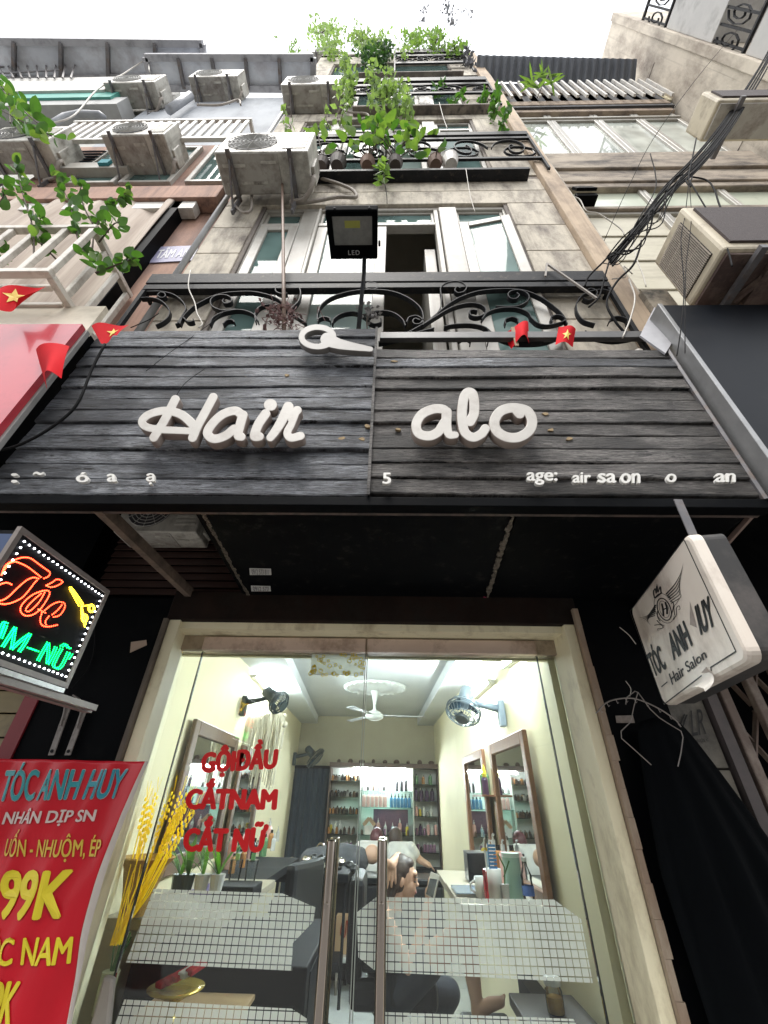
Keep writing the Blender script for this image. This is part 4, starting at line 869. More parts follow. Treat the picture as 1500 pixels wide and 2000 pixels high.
wide_win(zs0-.6, zs1, zsm, c2, YN, glassy('pane_painted_sky', (.5, .55, .5), refl=1.0, rough=.03, mixd=.85, dcol=(.60, .64, .58), ior=1.9))  # pale diffuse colour painted in for the sky's reflection
zc = [PY(1150, y, YC).z for y in (210, 203, 196, 183)]
MB().box(a+.05, xr1, YC+.04, YN+.06, zc[0], zc[1]).box(a, xr1, YC, YN+.06, zc[1]+.001, zc[2]).box(a+.03, xr1, YC+.06, YN+.06, zc[2]+.001, zc[3]).box(a, xr1, YC-.02, YN+.06, zc[3]+.001, zc[3]+.18).build('cornice', mat('cornice_warm', (.36, .28, .21), (.28, .22, .17), sc=4, rough=.9, bump=.5, dirt=(.12, .09, .08), damt=.5, dsc=5), RB_, bevel=.008)
for i in range(12):
    x = a+.12+i*.235; MB().box(x, x+.12, YC+.01, YC+.059, zc[2]+.02, zc[3]-.01).build('dentil', CREAM, RB_)
# corrugated roof awning with a barred grille
CA = thing('corrugated_awning', 'dark corrugated awning with barred grille on top of the right house', 'roof awning', (2.9, 1.4, 12))
cor = MB(); A = [PZ(928, 160, 12.2), PZ(1240, 163, 12.2), PZ(1250, 118, 12.2), PZ(935, 110, 12.2)]
n = 150
cor.grid(lambda u, v: (A[0]*(1-u)+A[1]*u)*(1-v)+(A[3]*(1-u)+A[2]*u)*v+Vector((0, 0, .03*math.sin(u*n*.9)+.15*v)), n*2, 2)
cor.build('corrugated_sheet', mat('corrugated', (.17, .18, .20), (.12, .13, .15), sc=3, rough=.6), CA, fix=False).modifiers.new('s', 'SOLIDIFY').thickness = .006
zga, zgb = PY(1100, 185, 1.45).z, PY(1100, 163, 1.45).z
for i in range(20):
    x = A[0].x+.1+i*(A[1].x-A[0].x-.1)/19; MB().bar((x, 1.47, zga), (x, 1.47, zgb+.3), .035, .035).build('bar', WHITEP, CA)
MB().box(A[0].x, A[1].x, 1.55, 1.6, zga-.2, 12.2).build('back_panel', mat('dark_back', (.06, .06, .065), rough=.8), CA)
# tall stucco house whose side faces us at far right
XT = 4.42
TB = thing('tall_house', 'tall weathered stucco house at far right with scroll railed loggias', 'house', (5, 1.5, 0))
zt_ = PX(1190, 60, XT).z
yf_ = .55
e = lambda x, y: PX(x, y, XT)
yfr = e(1300, 70).y
MB().box(XT, 7, yfr, 4, 3, zt_).build('side_wall', STUCCO, TB)
MB().box(XT-.02, 7, yfr-.06, yfr+.06, 3, zt_+.05).build('corner_band', STUCCO, TB, bevel=.01)
GP = mat('grey_pier', (.50, .49, .47), (.42, .41, .4), sc=3, rough=.85, dirt=(.25, .24, .23), damt=.4)
for k, (za, zb2) in enumerate(((e(1300, 40).z, e(1392, 60).z), (e(1470, 60).z, e(1560, 90).z))):
    MB().box(XT+.05, 6.8, yfr-.75, yfr-.061, zb2, za).build('balcony_slab', GP, TB, bevel=.01)
    zr = za+1.15
    MB().box(XT+.06, XT+.10, yfr-.72, yfr-.061, zr, zr+.05).build('railing_rail', DARKM, TB); MB().box(XT+.06, XT+.10, yfr-.72, yfr-.061, za+.1, za+.14).build('railing_rail', DARKM, TB)
    for i in range(5): MB().box(XT+.065, XT+.095, yfr-.70+i*.15, yfr-.675+i*.15, za+.141, zr-.001).build('railing_bar', DARKM, TB)
    for i in range(3):
        c0 = Vector((XT+.08, yfr-.6+i*.24, za+.6)); MB().ribbon([c0+Vector((0, .11*math.sin(t*.7), .34*math.cos(t*.7)))*(1-t*.05) for t in range(15)], (.03, 0, 0), .012).build('railing_scroll', DARKM, TB)
fo = MB(); rf = random.Random(77)
for i in range(60): fo.tube([Vector((XT+.1, yfr-.5, e(1250, 10).z))+Vector((rf.uniform(-.1, .3), rf.uniform(-.3, .4), rf.uniform(-.3, .3))) for _ in range(2)], .012, 3)
for i in range(9):
    z = 5+i*1.15; MB().box(XT-.006, XT+.01, yfr+.3, 3.9, z, z+.012).build('plaster_crack', CONC, TB) if i % 3 == 0 else None
# ---------------------------------------------------------------- black sign panel at right
BP = thing('black_sign_panel', 'big blank black sign panel with silver edge on the right neighbour', 'sign board', (2.4, 1.2, 2.4))
BPM = mat('satin_black', (.006, .008, .012), (.010, .012, .016), sc=2, rough=.45, dirt=(.024, .024, .026), damt=.3, dsc=1.5, spec=.14)
bxL = 1.437; bz1 = PY(1300, 598, 1.17).z
MB().box(bxL+.012, 4.3, 1.165, 1.19, 2.5, bz1).build('face', BPM, BP)
MB().box(bxL-.012, bxL+.011, 1.16, 1.3, 2.5, bz1+.01).build('edge_profile', mat('silver_edge', (.36, .36, .36), (.26, .26, .26), sc=9, rough=.35, metal=.5), BP, bevel=.003)
MB().box(bxL+.012, 4.3, 1.191, 1.29, bz1-.03, bz1).build('top_return', mat('rust_top', (.24, .18, .13), (.15, .12, .1), sc=10, rough=.85), BP)
MB().slab([PY(1250, 655, 1.25), PY(1278, 600, 1.25), PY(1330, 640, 1.22), PY(1300, 690, 1.22)], (0, .01, 0)).build('bent_flap', mat('grey_flap', (.42, .42, .44), (.32, .32, .34), sc=6, rough=.5), BP)
# rubble, pipe ends between the houses
MB().box(XO-.02, bxL+.3, 1.32, 1.5, 3.45, PY(1280, 590, 1.4).z).build('wall_stub', mat('mouldy_stub', (.38, .33, .26), (.28, .24, .19), sc=5, rough=.95, bump=.8, dirt=(.05, .05, .045), damt=.6, dsc=7), RB_)
MB().tube([PY(1245, 690, 1.28), PY(1272, 735, 1.26)], .028, 9).build('pipe_stub', mat('pipe_stub', (.35, .32, .28), rough=.6), BP)
# big old condenser units at right
def big_ac(X, fbl, ftl, bbl, label, grille=True):
    p0 = PX(*fbl, X); p1 = PX(*ftl, X); p2 = PX(*bbl, X)
    Wd = 1.0; Dp = max(.26, p2.y-p0.y); Ht = p1.z-p0.z
    t = thing('old_condenser', label, 'air conditioner', (X+.5, p0.y+Dp, p0.z))
    OLD = mat('old_cream', (.55, .49, .37), (.48, .42, .31), sc=4, rough=.55, dirt=(.2, .16, .12), damt=.45, dsc=5); RST = mat('rusty_pan', (.05, .035, .032), (.10, .06, .05), sc=6, rough=.75, bump=.3, dirt=(.24, .18, .14), damt=.5, dsc=5)
    y0, y1 = p0.y, p0.y+Dp; z0 = p0.z
    MB().box(X, X+Wd, y0, y1, z0, z0+Ht).build('casing', OLD, t, bevel=.018)
    MB().box(X+.02, X+Wd, y0+.02, y1-.02, z0-.02, z0+.01).build('base_pan', RST if grille else mat('ac_pan', (.4, .4, .4)), t)
    MB().box(X+.05, X+Wd-.02, y0-.012, y0+.01, z0+.06, z0+Ht-.05).build('front_grille', mat('brown_mesh', (.035, .022, .022), (.05, .035, .033), sc=30, rough=.7, bump=.4, bsc=200), t)
    if grille:
        f = MB().box(X-.004, X+.02, y0+.05, y1-.02, z0+.06, z0+Ht-.08).build('coil_shade_plate', mat('coil_dark', (.016, .014, .012), rough=.7), t)  # dark plate paints in the shade behind the fins
        n = 24
        for i in range(n):
            y = y0+.055+(y1-y0-.08)*i/(n-1); MB().box(X-.011, X-.004, y-.0021, y+.0021, z0+.062, z0+Ht-.082).build('fin', mat('fin_metal', (.42, .37, .31), (.30, .26, .22), sc=20, rough=.5), t)
        for z in (z0+.2, z0+.36): MB().box(X-.009, X-.003, y0+.05, y1-.02, z-.004, z+.004).build('coil_rod', mat('fin_metal', (.3, .3, .3)), t)
        MB().box(X+.25, X+.55, y0+.02, y1-.02, z0-.05, z0-.02).tube([(X+.3, y0+.06, z0-.035), (X+.2, y1-.05, z0-.03)], .02).build('rusty_tray', RST, t)
    for x in (X+.15, X+.8): MB().bar((x, y0-.03, z0-.05), (x, y1+.1, z0-.05), .035, .03).build('bracket', STEEL, t)
    return t
big_ac(1.66, (1415, 485), (1330, 402), (1345, 600), 'large old cream condenser with a finned side grille above the black panel at right')
big_ac(2.62, (1405, 195), (1375, 170), (1345, 262), 'cream boxed condenser with brown front high on the right house', False)
sl2 = thing('small_floodlight', 'small black floodlight on the transom of the right house', 'floodlight', PY(1140, 400, 1.56))
p = PY(1120, 399, 1.58); p2_ = PY(1162, 399, 1.58); pt = PY(1140, 372, 1.54)
MB().box(p.x, p2_.x, 1.5, 1.6, p.z-.02, p.z+.05).build('base', BLACKP, sl2, bevel=.006); MB().slab([(p.x+.01, 1.46, p.z+.06), (p2_.x, 1.46, p.z+.06), (p2_.x+.005, 1.5, p.z+.24), (p.x+.02, 1.5, p.z+.24)], (0, .03, 0)).build('head', BLACKP, sl2, bevel=.005)
# right ground floor beyond the dark strip
RG = thing('right_shopfront', 'grimy white pier beside a folding steel gate right of the salon', 'shop front', (2.2, 2.2, 0))
GRW = mat('grimy_white', (.36, .33, .28), (.27, .25, .21), sc=3, rough=.8, bump=.15, dirt=(.05, .05, .05), damt=.6, dsc=2)
zj = PY(1400, 1502, YW).z
xq0, xq1 = PY(1330, 1420, YW).x, PY(1392, 1420, YW).x
for a_, b_ in ((.0, zj-.004), (zj+.004, 2.2)): MB().box(xpier, xq1, YW-.0, YW+.2, a_, b_).build('pier_block', GRW, RG, bevel=.003)
MB().box(xq1+.01, xq1+.06, YW-.03, YW+.2, 0, 2.6).build('gate_post', mat('gate_post', (.05, .045, .045), (.10, .08, .08), sc=10, rough=.5), RG)
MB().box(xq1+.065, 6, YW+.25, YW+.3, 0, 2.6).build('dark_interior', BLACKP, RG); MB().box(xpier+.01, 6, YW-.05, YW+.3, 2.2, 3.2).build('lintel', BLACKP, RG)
FG = thing('folding_gate', 'brown folding steel gate with crossed lattice bars at right', 'gate', (2.6, YW, 0))
GM = mat('gate_brown', (.18, .125, .10), (.12, .085, .07), sc=8, rough=.5, bump=.2, dirt=(.3, .26, .22), damt=.35, dsc=6)
for i in range(11):
    x = xq1+.09+i*.15; MB().box(x, x+.045, YW-.02, YW+.02, .02, 2.15).build('upright', GM, FG, bevel=.004, seg=1)
for i in range(10):
    x = xq1+.112+i*.15
    for k in range(7):
        z = .15+k*.3; MB().bar((x, YW+.03, z), (x+.15, YW+.03, z+.28), .008, .03, up=(0, 1, 0)).build('lattice_bar', GM, FG); MB().bar((x, YW+.042, z+.28), (x+.15, YW+.042, z), .008, .03, up=(0, 1, 0)).build('lattice_bar', GM, FG)
INK = mat('ink_black', (.012, .012, .013), rough=.6)
text_quad('LR', [PY(1348, 1388, YW-.004), PY(1374, 1384, YW-.004), PY(1379, 1433, YW-.004), PY(1352, 1438, YW-.004)], 'lettering', INK, RG, bold=0, off=(0, -.002, 0))
text_quad('nhôm nhựa c', [PY(1332, 1446, YW-.004), PY(1381, 1440, YW-.004), PY(1384, 1450, YW-.004), PY(1336, 1456, YW-.004)], 'lettering', INK, RG, bold=0, off=(0, -.002, 0))
text_quad('06', [PY(1476, 1738, YW-.004), PY(1512, 1735, YW-.004), PY(1518, 1762, YW-.004), PY(1482, 1766, YW-.004)], 'lettering', INK, RG, bold=0, off=(0, -.002, 0))
MB().bar(PY(1337, 1395, YW-.005), PY(1325, 1425, YW-.005), .004, .004, up=(0, 1, 0)).bar(PY(1342, 1396, YW-.005), PY(1330, 1430, YW-.005), .004, .004, up=(0, 1, 0)).build('logo_stripe', INK, RG)
# condenser under the canopy
u = copy_tree(ACP); _acs.append(u); pa = PZ(395, 1090, 2.68); u.location = (PZ(385, 1042, 2.68).x-.38, 2.24, 2.78); u.scale = (.98, .98, .98); u.location = (PZ(385, 1042, 2.80).x-.25, 2.2, 2.80); u.scale = (.62, .62, .62); [bpy.data.objects.remove(c_) for c_ in list(u.children) if c_.name.split('.')[0] in ('bracket', 'pipe')]; u['label'] = 'air conditioner hidden above the torn left end of the black canopy ceiling'
# ================================================================== SIGNS AND BANNERS AT THE ENTRANCE
def PPl(px, py, A, d):     # sight line meets the upright plane through A along horizontal direction d
    n = Vector((d[1], -d[0], 0)); r = ray(px, py); A = Vector((A[0], A[1], 0)); return EO + r*((A-EO).dot(n)/r.dot(n))
# ---- white light box sign
A_, d_ = (PX(1298, 1386, 1.08).x, PX(1298, 1386, 1.08).y, 0), (-math.sin(math.radians(11)), -math.cos(math.radians(11)))
nS = Vector((-d_[1], d_[0], 0)).normalized()
if nS.x > 0: nS = -nS
def S(u, v): return PPl(1210+u/5, 1020+v/5, A_, d_)
FACE = mat('sign_face', (.70, .64, .57), (.62, .55, .48), sc=3, rough=.45, dirt=(.30, .23, .19), damt=.4, dsc=4, dst=(1, 1, .6)); BOXM = mat('sign_box_black', (.014, .014, .015), (.03, .028, .027), sc=5, rough=.6, dirt=(.08, .07, .065), damt=.35, dsc=5)
pb_, pa_ = S(440, 1830), S(95, 865); pr_, pt_ = S(1262, 1310), S(640, 108)
e1 = Vector((d_[0], d_[1], 0)).normalized(); zlo, zhi = (pb_.z+pr_.z)/2, (pa_.z+pt_.z)/2; Ls = (Vector((pr_.x, pr_.y, 0))-Vector((pb_.x, pb_.y, 0))).length
WS = thing('light_box_sign', 'square white light box sign with a winged crest hanging beside the salon door', 'shop sign', Vector((pb_.x, pb_.y, zlo))+e1*(Ls/2))
O_ = Vector((pb_.x, pb_.y, zlo)); Hs_ = zhi-zlo
def rounded(o, L, H, r, n=5):
    out = []
    for cx_, cz_, a0 in ((L-r, r, -90), (L-r, H-r, 0), (r, H-r, 90), (r, r, 180)):
        for k in range(n+1): a = math.radians(a0+90*k/n); out.append((cx_+r*math.cos(a), cz_+r*math.sin(a)))
    return [o+e1*x+Vector((0, 0, z)) for x, z in out]
def loft(rings, cap=True):
    mb = MB(); n = len(rings[0]); vs_ = [p for r in rings for p in r]; fs = []
    for i in range(len(rings)-1):
        for k in range(n): fs.append((i*n+k, i*n+(k+1) % n, (i+1)*n+(k+1) % n, (i+1)*n+k))
    fs.append(tuple(reversed(range(n)))); fs.append(tuple((len(rings)-1)*n+k for k in range(n))); mb.add(vs_, fs); return mb
def inset(i, dd, r): return rounded(O_+e1*i+Vector((0, 0, i))+nS*dd, Ls-2*i, Hs_-2*i, r)
loft([inset(0, -.035, .035), inset(0, -.012, .035), inset(.004, -.004, .032), inset(.012, 0, .028)]).build('face_panel', FACE, WS, smooth=False)
loft([inset(.004, -.10, .03), inset(.004, -.036, .03)]).build('box', BOXM, WS)
def flat(contours, nm, m, T, lift=.0015, parent=None):
    me = contours_mesh(contours); remap(me, lambda x, y, z: T(x, y)+nS*lift); return mobj(nm, me, m, parent)
bl = MB()
Bq = [S(630, 165), S(102, 872), S(437, 1778), S(800, 1497)]
def bline(a, b, w_=.0035): bl.bar(a+nS*.001, b+nS*.001, w_, .001, up=nS)
bline(S(632, 168), S(104, 870)); bline(S(104, 870), S(437, 1778)); bline(S(437, 1778), S(806, 1497)); bline(S(632, 168), S(1140, 1262)); bline(S(1140, 1262), S(892, 1418)); bline(S(892, 1418), S(900, 1452))
bl.build('border_line', INK, WS)
wings = []
for k in range(6):   # right wing feathers, left wing feathers: long tapering strokes
    t_ = k/5
    wings.append(([(460+20*t_+30*t_, 700-10*t_+20*k), (540+12*k, 610+24*k), (600+3*k-t_*30, 500+36*k), (628-t_*68, 392+58*k)], (7-3*t_, .6)))
    wings.append(([(352-6*t_, 812+24*k-t_*20), (320-5*k, 860+14*k), (270+2*k, 915+10*k), (188+t_*118, 935+14*k)], (8-3*t_, .6)))
def ring(cx_, cy_, rx, ry, rot=0, n=16, a0=0, a1=360):
    r = math.radians(rot); return [(cx_+rx*math.cos(t)*math.cos(r)-ry*math.sin(t)*math.sin(r), cy_+rx*math.cos(t)*math.sin(r)+ry*math.sin(t)*math.cos(r)) for t in [math.radians(a0+(a1-a0)*i/n) for i in range(n+1)]]
emb = [(ring(440, 850, 62, 112, -20), 5), (ring(440, 850, 44, 84, -20), 2), (ring(440, 840, 90, 150, -20, a0=20, a1=330), 2.2),
       ([(418, 800), (428, 855), (432, 910)], 9), ([(452, 785), (466, 838), (468, 890)], 9), ([(424, 855), (466, 838)], 6),
       ([(345, 735), (335, 680), (352, 650), (362, 690), (368, 625), (380, 680), (400, 630), (408, 680)], 6), ([(350, 738), (412, 690)], 7), ([(372, 632), (368, 608)], 3),
       ([(345, 1005), (400, 1000), (430, 1025), (400, 1040), (375, 1040), (380, 1060)], (4, 2)), ([(530, 950), (560, 900), (560, 840), (585, 815), (595, 845), (580, 855)], (4, 2)),
       ([(540, 900), (535, 830), (560, 790), (590, 745)], (4, 1.5)), ([(370, 960), (400, 990), (440, 1010)], (5, 2)), ([(505, 770), (530, 790), (525, 850), (500, 930)], 4), ([(480, 720), (505, 745)], 5), ([(372, 870), (378, 930), (400, 965)], 4)]
for c_ in [stroke_contours([s], 2.0) for s in wings+emb]: flat(c_, 'crest', INK, S, .0012+.0002*rnd(0, 1), WS)
def stext(tx, BL_, BR_, TR_, TL_, b=.045, sp=1.0): return text_quad(tx, [S(*TL_), S(*TR_), S(*BR_), S(*BL_)], 'lettering', INK, WS, bold=b, off=nS*.0016, space=sp)
stext('TÓC', (352, 1518), (470, 1428), (372, 1140), (248, 1238), .055); stext('ANH', (535, 1357), (725, 1200), (632, 953), (464, 1100), .055); stext('IUY', (800, 1112), (952, 1005), (876, 712), (735, 820), .055)
stext('Hair Salon', (520, 1592), (862, 1322), (828, 1232), (484, 1480), .02); stext('–', (415, 1614), (475, 1562), (470, 1552), (411, 1602), .0)
tp = MB().add([S(690, 770)+nS*.001, S(760, 1030)+nS*.001, S(690, 1000)+nS*.001, S(735, 930)+nS*.0015], [(0, 3, 1, 2)]); tp.build('torn_hole', mat('torn_grey', (.24, .2, .18), (.34, .3, .27), sc=40, rough=.9), WS)
# peeled corner of the film
pk = [S(805, 1470), S(850, 1410), S(890, 1440), S(905, 1475)]
MB().add([pk[0]+nS*.002, pk[1]+nS*.001, pk[3]+nS*.003], [(0, 1, 2)]).build('bare_patch', mat('torn_grey', (.2, .2, .2)), WS)
crl = MB(); top = [S(815, 1500), S(850, 1475), S(890, 1465), S(920, 1480)]; bot = [S(890, 1610), S(960, 1600), S(1020, 1620), S(1035, 1650)]
crl.grid(lambda u, v: (Vector(top[min(2, int(u*3))])*(1-(u*3-min(2, int(u*3))))+Vector(top[min(2, int(u*3))+1])*(u*3-min(2, int(u*3))))*(1-v)+(Vector(bot[min(2, int(u*3))])*(1-(u*3-min(2, int(u*3))))+Vector(bot[min(2, int(u*3))+1])*(u*3-min(2, int(u*3))))*v+nS*(.004+.05*v*v), 9, 6)
crl.build('peeled_film', mat('film_back', (.6, .58, .54), rough=.4), WS, smooth=True, fix=False)
tl = O_+e1*(Ls*.84)+Vector((0, 0, Hs_))-nS*.07
MB().bar(tl, (tl.x+.01, tl.y, ZS), .03, .004, up=(0, 1, 0)).bar(tl+Vector((.0, 0, -.06)), tl+Vector((0, 0, .01)), .034, .008, up=(0, 1, 0)).build('hanger_strap', STEEL, WS)

# ---- LED sign on the left
XD = -1.10
def Lp(u, v): return PX(u/5.882, 1020+v/5.882, XD)
zt_, zb_ = PX(212, 1155, XD).z, PX(125, 1340, XD).z; yfar, ynear = PX(212, 1155, XD).y, PX(45, 1030, XD).y
LS = thing('led_sign', 'black LED board glowing red and green in a white dotted border, left of the door', 'LED sign', (XD-.06, (yfar+ynear)/2, zb_))
MB().box(XD-.11, XD-.004, ynear+.004, yfar-.004, zb_+.004, zt_-.004).build('board', mat('led_board', (.003, .003, .004), rough=.6, spec=.08), LS)
MB().box(XD-.10, XD-.015, ynear-.002, ynear+.003, zb_+.02, zt_-.02).build('end_panel', mat('blue_end', (.01, .035, .11), rough=.5), LS)
FRM = mat('sign_frame', (.20, .17, .155), (.13, .11, .1), sc=10, rough=.5, metal=.3)
f = MB()
for x in (XD-.012, XD-.10):
    for (a, b_, c, d) in ((ynear-.006, yfar+.006, zt_-.012, zt_+.004), (ynear-.006, yfar+.006, zb_-.004, zb_+.012), (ynear-.006, ynear+.01, zb_+.013, zt_-.013), (yfar-.01, yfar+.006, zb_+.013, zt_-.013)): f.box(x, x+.014, a, b_, c, d)
f.build('frame', FRM, LS)
MB().box(XD-.11, XD, ynear, yfar, zb_-.02, zb_-.006).build('bottom_strip', mat('clear_strip', (.35, .36, .33), (.2, .2, .19), sc=60, rough=.3), LS)
def dots(paths, step, r, nm, m, zoom=True, h=.5):
    mb = MB()
    for p in paths:
        q = cr(p, 8) if len(p) > 2 else [Vector(x) for x in p]
        acc = 0; pos = [q[0]]
        for a, b_ in zip(q, q[1:]):
            L = (b_-a).length; t = step-acc
            while t <= L: pos.append(a+(b_-a)*(t/L)); t += step
            acc = (acc+L) % step
        for c in pos:
            P = Lp(c[0], c[1]); mb.lathe([(r, 0), (r*.8, r*h), (.0, r*h*1.5)], (P.x, P.y, P.z), 6, axis='X', closed=False)
    o = mb.build(nm, m, LS, fix=False); o['kind'] = 'stuff'; return o
V = lambda *a: [Vector((x, y)) for x, y in a]
RED = [V((15,605),(60,500),(150,440),(260,405),(350,415),(430,470),(520,535),(575,580),(550,625),(490,650)), V((20,600),(90,490),(160,455),(230,470),(320,515),(400,575),(475,635)),
       V((-60,770),(0,715),(80,695),(150,725)), V((-60,900),(10,900),(90,860),(200,755),(300,670),(380,635),(445,648)), V((-40,930),(60,940),(160,915),(260,860),(340,770),(400,690),(440,655)),
       V((530,725),(600,690),(655,655),(720,685),(640,735),(575,745),(530,725)),
       V((480,790),(380,830),(290,900),(235,980),(245,1040),(300,1075),(380,1060),(450,1010),(520,920),(570,820),(545,785),(480,790)), V((470,820),(400,880),(320,960),(295,1010),(330,1025),(400,970),(460,900),(500,830),(520,790)),
       V((440,1000),(520,1040)), V((515,1010),(590,950),(680,915),(745,940),(730,1010),(680,1070),(610,1090)), V((480,1040),(460,1120),(480,1180),(550,1200),(660,1180)), V((560,1080),(520,1140),(530,1180)), V((600,1060),(660,1010),(710,950)),]
GRN = [V((-40,1330),(20,1160),(70,1150)), V((0,1320),(60,1170)), V((20,1420),(90,1310),(160,1205)), V((160,1205),(140,1330),(120,1450)), V((120,1450),(230,1350),(330,1280)), V((330,1280),(270,1390),(200,1490)),
       V((315,1440),(420,1475)), V((425,1580),(480,1480),(540,1380)), V((540,1380),(540,1500),(530,1625)), V((535,1620),(590,1520),(630,1425)), V((690,1450),(630,1560),(600,1640),(640,1675),(690,1650),(740,1560),(770,1490)), V((770,1560),(810,1500)), V((695,1420),(740,1395),(770,1440),(800,1430))]
GRN2 = [[p+Vector((26, 10)) for p in g] for g in GRN]
YLW = [V((800,750),(870,850),(940,960)), V((820,750),(890,840),(960,950)), V((800,770),(910,970)), V((930,970),(1000,955),(1070,940)), ring(1050, 990, 38, 45), V((940,975),(960,1060)), ring(970, 1100, 36, 45), V((945,1040),(985,1150),(970,1200)), V((930,990),(940,1090),(975,1205)), ring(1050, 990, 24, 30), ring(970, 1100, 22, 30)]
YLW = [[Vector(p[:2]) if not isinstance(p, Vector) else p for p in y] for y in YLW]
WHT = [V((270,160),(1185,815)), V((270,160),(-150,740)), V((1185,880),(715,1795)), V((715,1795),(-150,1490))]
dots(RED, 22, .0022, 'red_lights', emit('led_red', (1, .035, .012), 10, (.5, .02, .01))); dots(GRN+GRN2, 21, .0022, 'green_lights', emit('led_green', (.0, 1, .10), 5, (.02, .4, .1)))
dots(YLW, 18, .0022, 'yellow_lights', emit('led_yellow', (1, .62, .02), 7, (.5, .4, .02))); 
wd = MB()
def wline(a, b_, n):
    for i in range(n+1):
        P = Lp(a[0]+(b_[0]-a[0])*i/n, a[1]+(b_[1]-a[1])*i/n); wd.ell(P, .003, .0036, .0034, 8, 5)
wy0, wy1, wz0, wz1 = ynear+.028, yfar-.022, zb_+.028, zt_-.028
for i in range(20):
    for (y, z) in ((wy0+(wy1-wy0)*i/19, wz1), (wy0+(wy1-wy0)*i/19, wz0)): wd.ell((XD, y, z), .003, .0028, .0028, 8, 5)
for i in range(1, 14):
    for y in (wy0, wy1): wd.ell((XD, y, wz0+(wz1-wz0)*i/14), .003, .0028, .0028, 8, 5)
wo = wd.build('white_lights', emit('led_white', (.9, .95, 1), 6), LS, fix=False); wo['kind'] = 'stuff'
# brackets carrying the sign
sb = MB(); 
MB().bar((XD-.05, ynear-.1, zb_-.03), (XD-.05, PX(170, 1396, XD-.05).y, zb_-.035), .03, .02).bar((XD-.02, ynear-.1, zb_-.03), (XD-.02, PX(178, 1400, XD-.02).y, zb_-.03), .02, .02).build('support_bar', FRM, LS)
for k, (tp_, bt, bu) in enumerate((((138, 1368), (100, 1475), (118, 1358)), ((170, 1372), (132, 1475), (152, 1360)))):
    a, b_ = PY(*tp_, YW-.03), PY(*bt, YW-.03)
    br = MB().bar(a, b_, .026, .006, up=(0, 1, 0)); br.ribbon(cr([PY(tp_[0]-26, tp_[1]-14, YW-.05), PY(tp_[0]-14, tp_[1]-4, YW-.04), PY(tp_[0]-10, tp_[1]+16, YW-.035), PY(tp_[0]-18, tp_[1]+50, YW-.033)], 5), (0, .02, 0), .005)
    br.build('wall_bracket', mat('bracket_grey', (.30, .27, .25), (.2, .18, .17), sc=14, rough=.5, dirt=(.08, .06, .05), damt=.4, dsc=20), LS)
    MB().lathe([(.0, 0), (.007, 0), (.007, .004), (0, .004)], b_*.93+a*.07+Vector((0, -.004, 0)), 8, axis='Y').lathe([(.0, 0), (.007, 0), (.007, .004), (0, .004)], a*.9+b_*.1+Vector((0, -.004, 0)), 8, axis='Y').build('bolt', DARKM, LS)
# ---- red promotion banner
YB = 1.97
re_ = [(292, 1488), (268, 1535), (243, 1590), (218, 1645), (196, 1700), (180, 1750), (163, 1810), (150, 1870), (140, 1930), (130, 2010), (120, 2100)]
rp = cr([PY(a, b_, YB) for a, b_ in re_], 4); zT, zB = rp[0].z, rp[-1].z
def redge(z):
    for a, b_ in zip(rp, rp[1:]):
        if b_.z <= z <= a.z: t = (a.z-z)/max(1e-6, a.z-b_.z); return a.x+(b_.x-a.x)*t
    return rp[-1].x
def wave(x, z): return .012*math.sin(x*16+z*5)+.007*math.sin(x*37-z*9)+.0035*abs(math.sin(x*23+z*15+1.3*math.sin(z*7)))-.003*abs(math.sin(x*31-z*8))+.02*math.sin(z*3)*.4+.004*mnoise.noise((x*20, z*8, 1))
BNM = mat('banner_red', (.52, .008, .02), (.44, .007, .017), sc=2, rough=.38, bump=.3, bsc=9, st=(1, 1, .25), spec=.35)
xL = -2.3
bn = MB(); bn.grid(lambda u, v: (lambda z: (lambda x: Vector((x, YB+wave(x, z), z)))(xL+(redge(z)-xL)*u))(zB+(zT-zB)*v+(.0 if v < 1 else .0)), 90, 60)
BN = bn.build('promotion_banner', BNM, None, smooth=True, fix=False); tag(BN, 'red hanging promotion banner with blue, white and yellow lettering left of the door', 'banner')
BN.modifiers.new('s', 'SOLIDIFY').thickness = .0015
ed = MB(); zs_ = [zT-(zT-zB)*i/50 for i in range(51)]
ed.grid(lambda u, v: (lambda z: (lambda x: Vector((x, YB+wave(x, z)-.0022+.012*u*u, z)))(redge(z)-.004+u*(.009+.012*max(0, math.sin((zT-z)*5)))))(zT-(zT-zB)*v), 4, 50)
ed.build('white_border', mat('banner_edge', (.55, .5, .46), (.45, .4, .36), sc=6, rough=.5), BN, fix=False)
def bt_(tx, BL_, BR_, TR_, TL_, o_, m, b=.07, lift=.004):
    q = [PY(a/3, o_+c/3, YB) for a, c in (TL_, TR_, BR_, BL_)]
    return text_quad(tx, q, 'lettering', m, BN, bold=b, warp=lambda p: Vector((p.x, YB+wave(p.x, p.z)-lift, p.z)))
TEAL = mat('ink_teal', (.02, .22, .30), (.03, .28, .27), sc=3, rough=.4); WHI = mat('ink_offwhite', (.66, .54, .50), rough=.4); GOLD = mat('ink_gold', (.62, .44, .06), (.56, .38, .05), sc=3, rough=.4); YEL_ = mat('ink_yellow', (.72, .60, .03), (.64, .52, .02), sc=3, rough=.4); OUTL = mat('ink_outline', (.6, .45, .45), rough=.4)
bt_('TÓC ANH HUY', (-15, 800), (692, 782), (775, 560), (35, 566), 1300, OUTL, .046, .003); bt_('TÓC ANH HUY', (-13, 797), (689, 780), (772, 564), (37, 570), 1300, TEAL, .03, .0045)
bt_('NHÂN DỊP SN', (0, 952), (545, 932), (575, 825), (45, 838), 1300, WHI, .03)
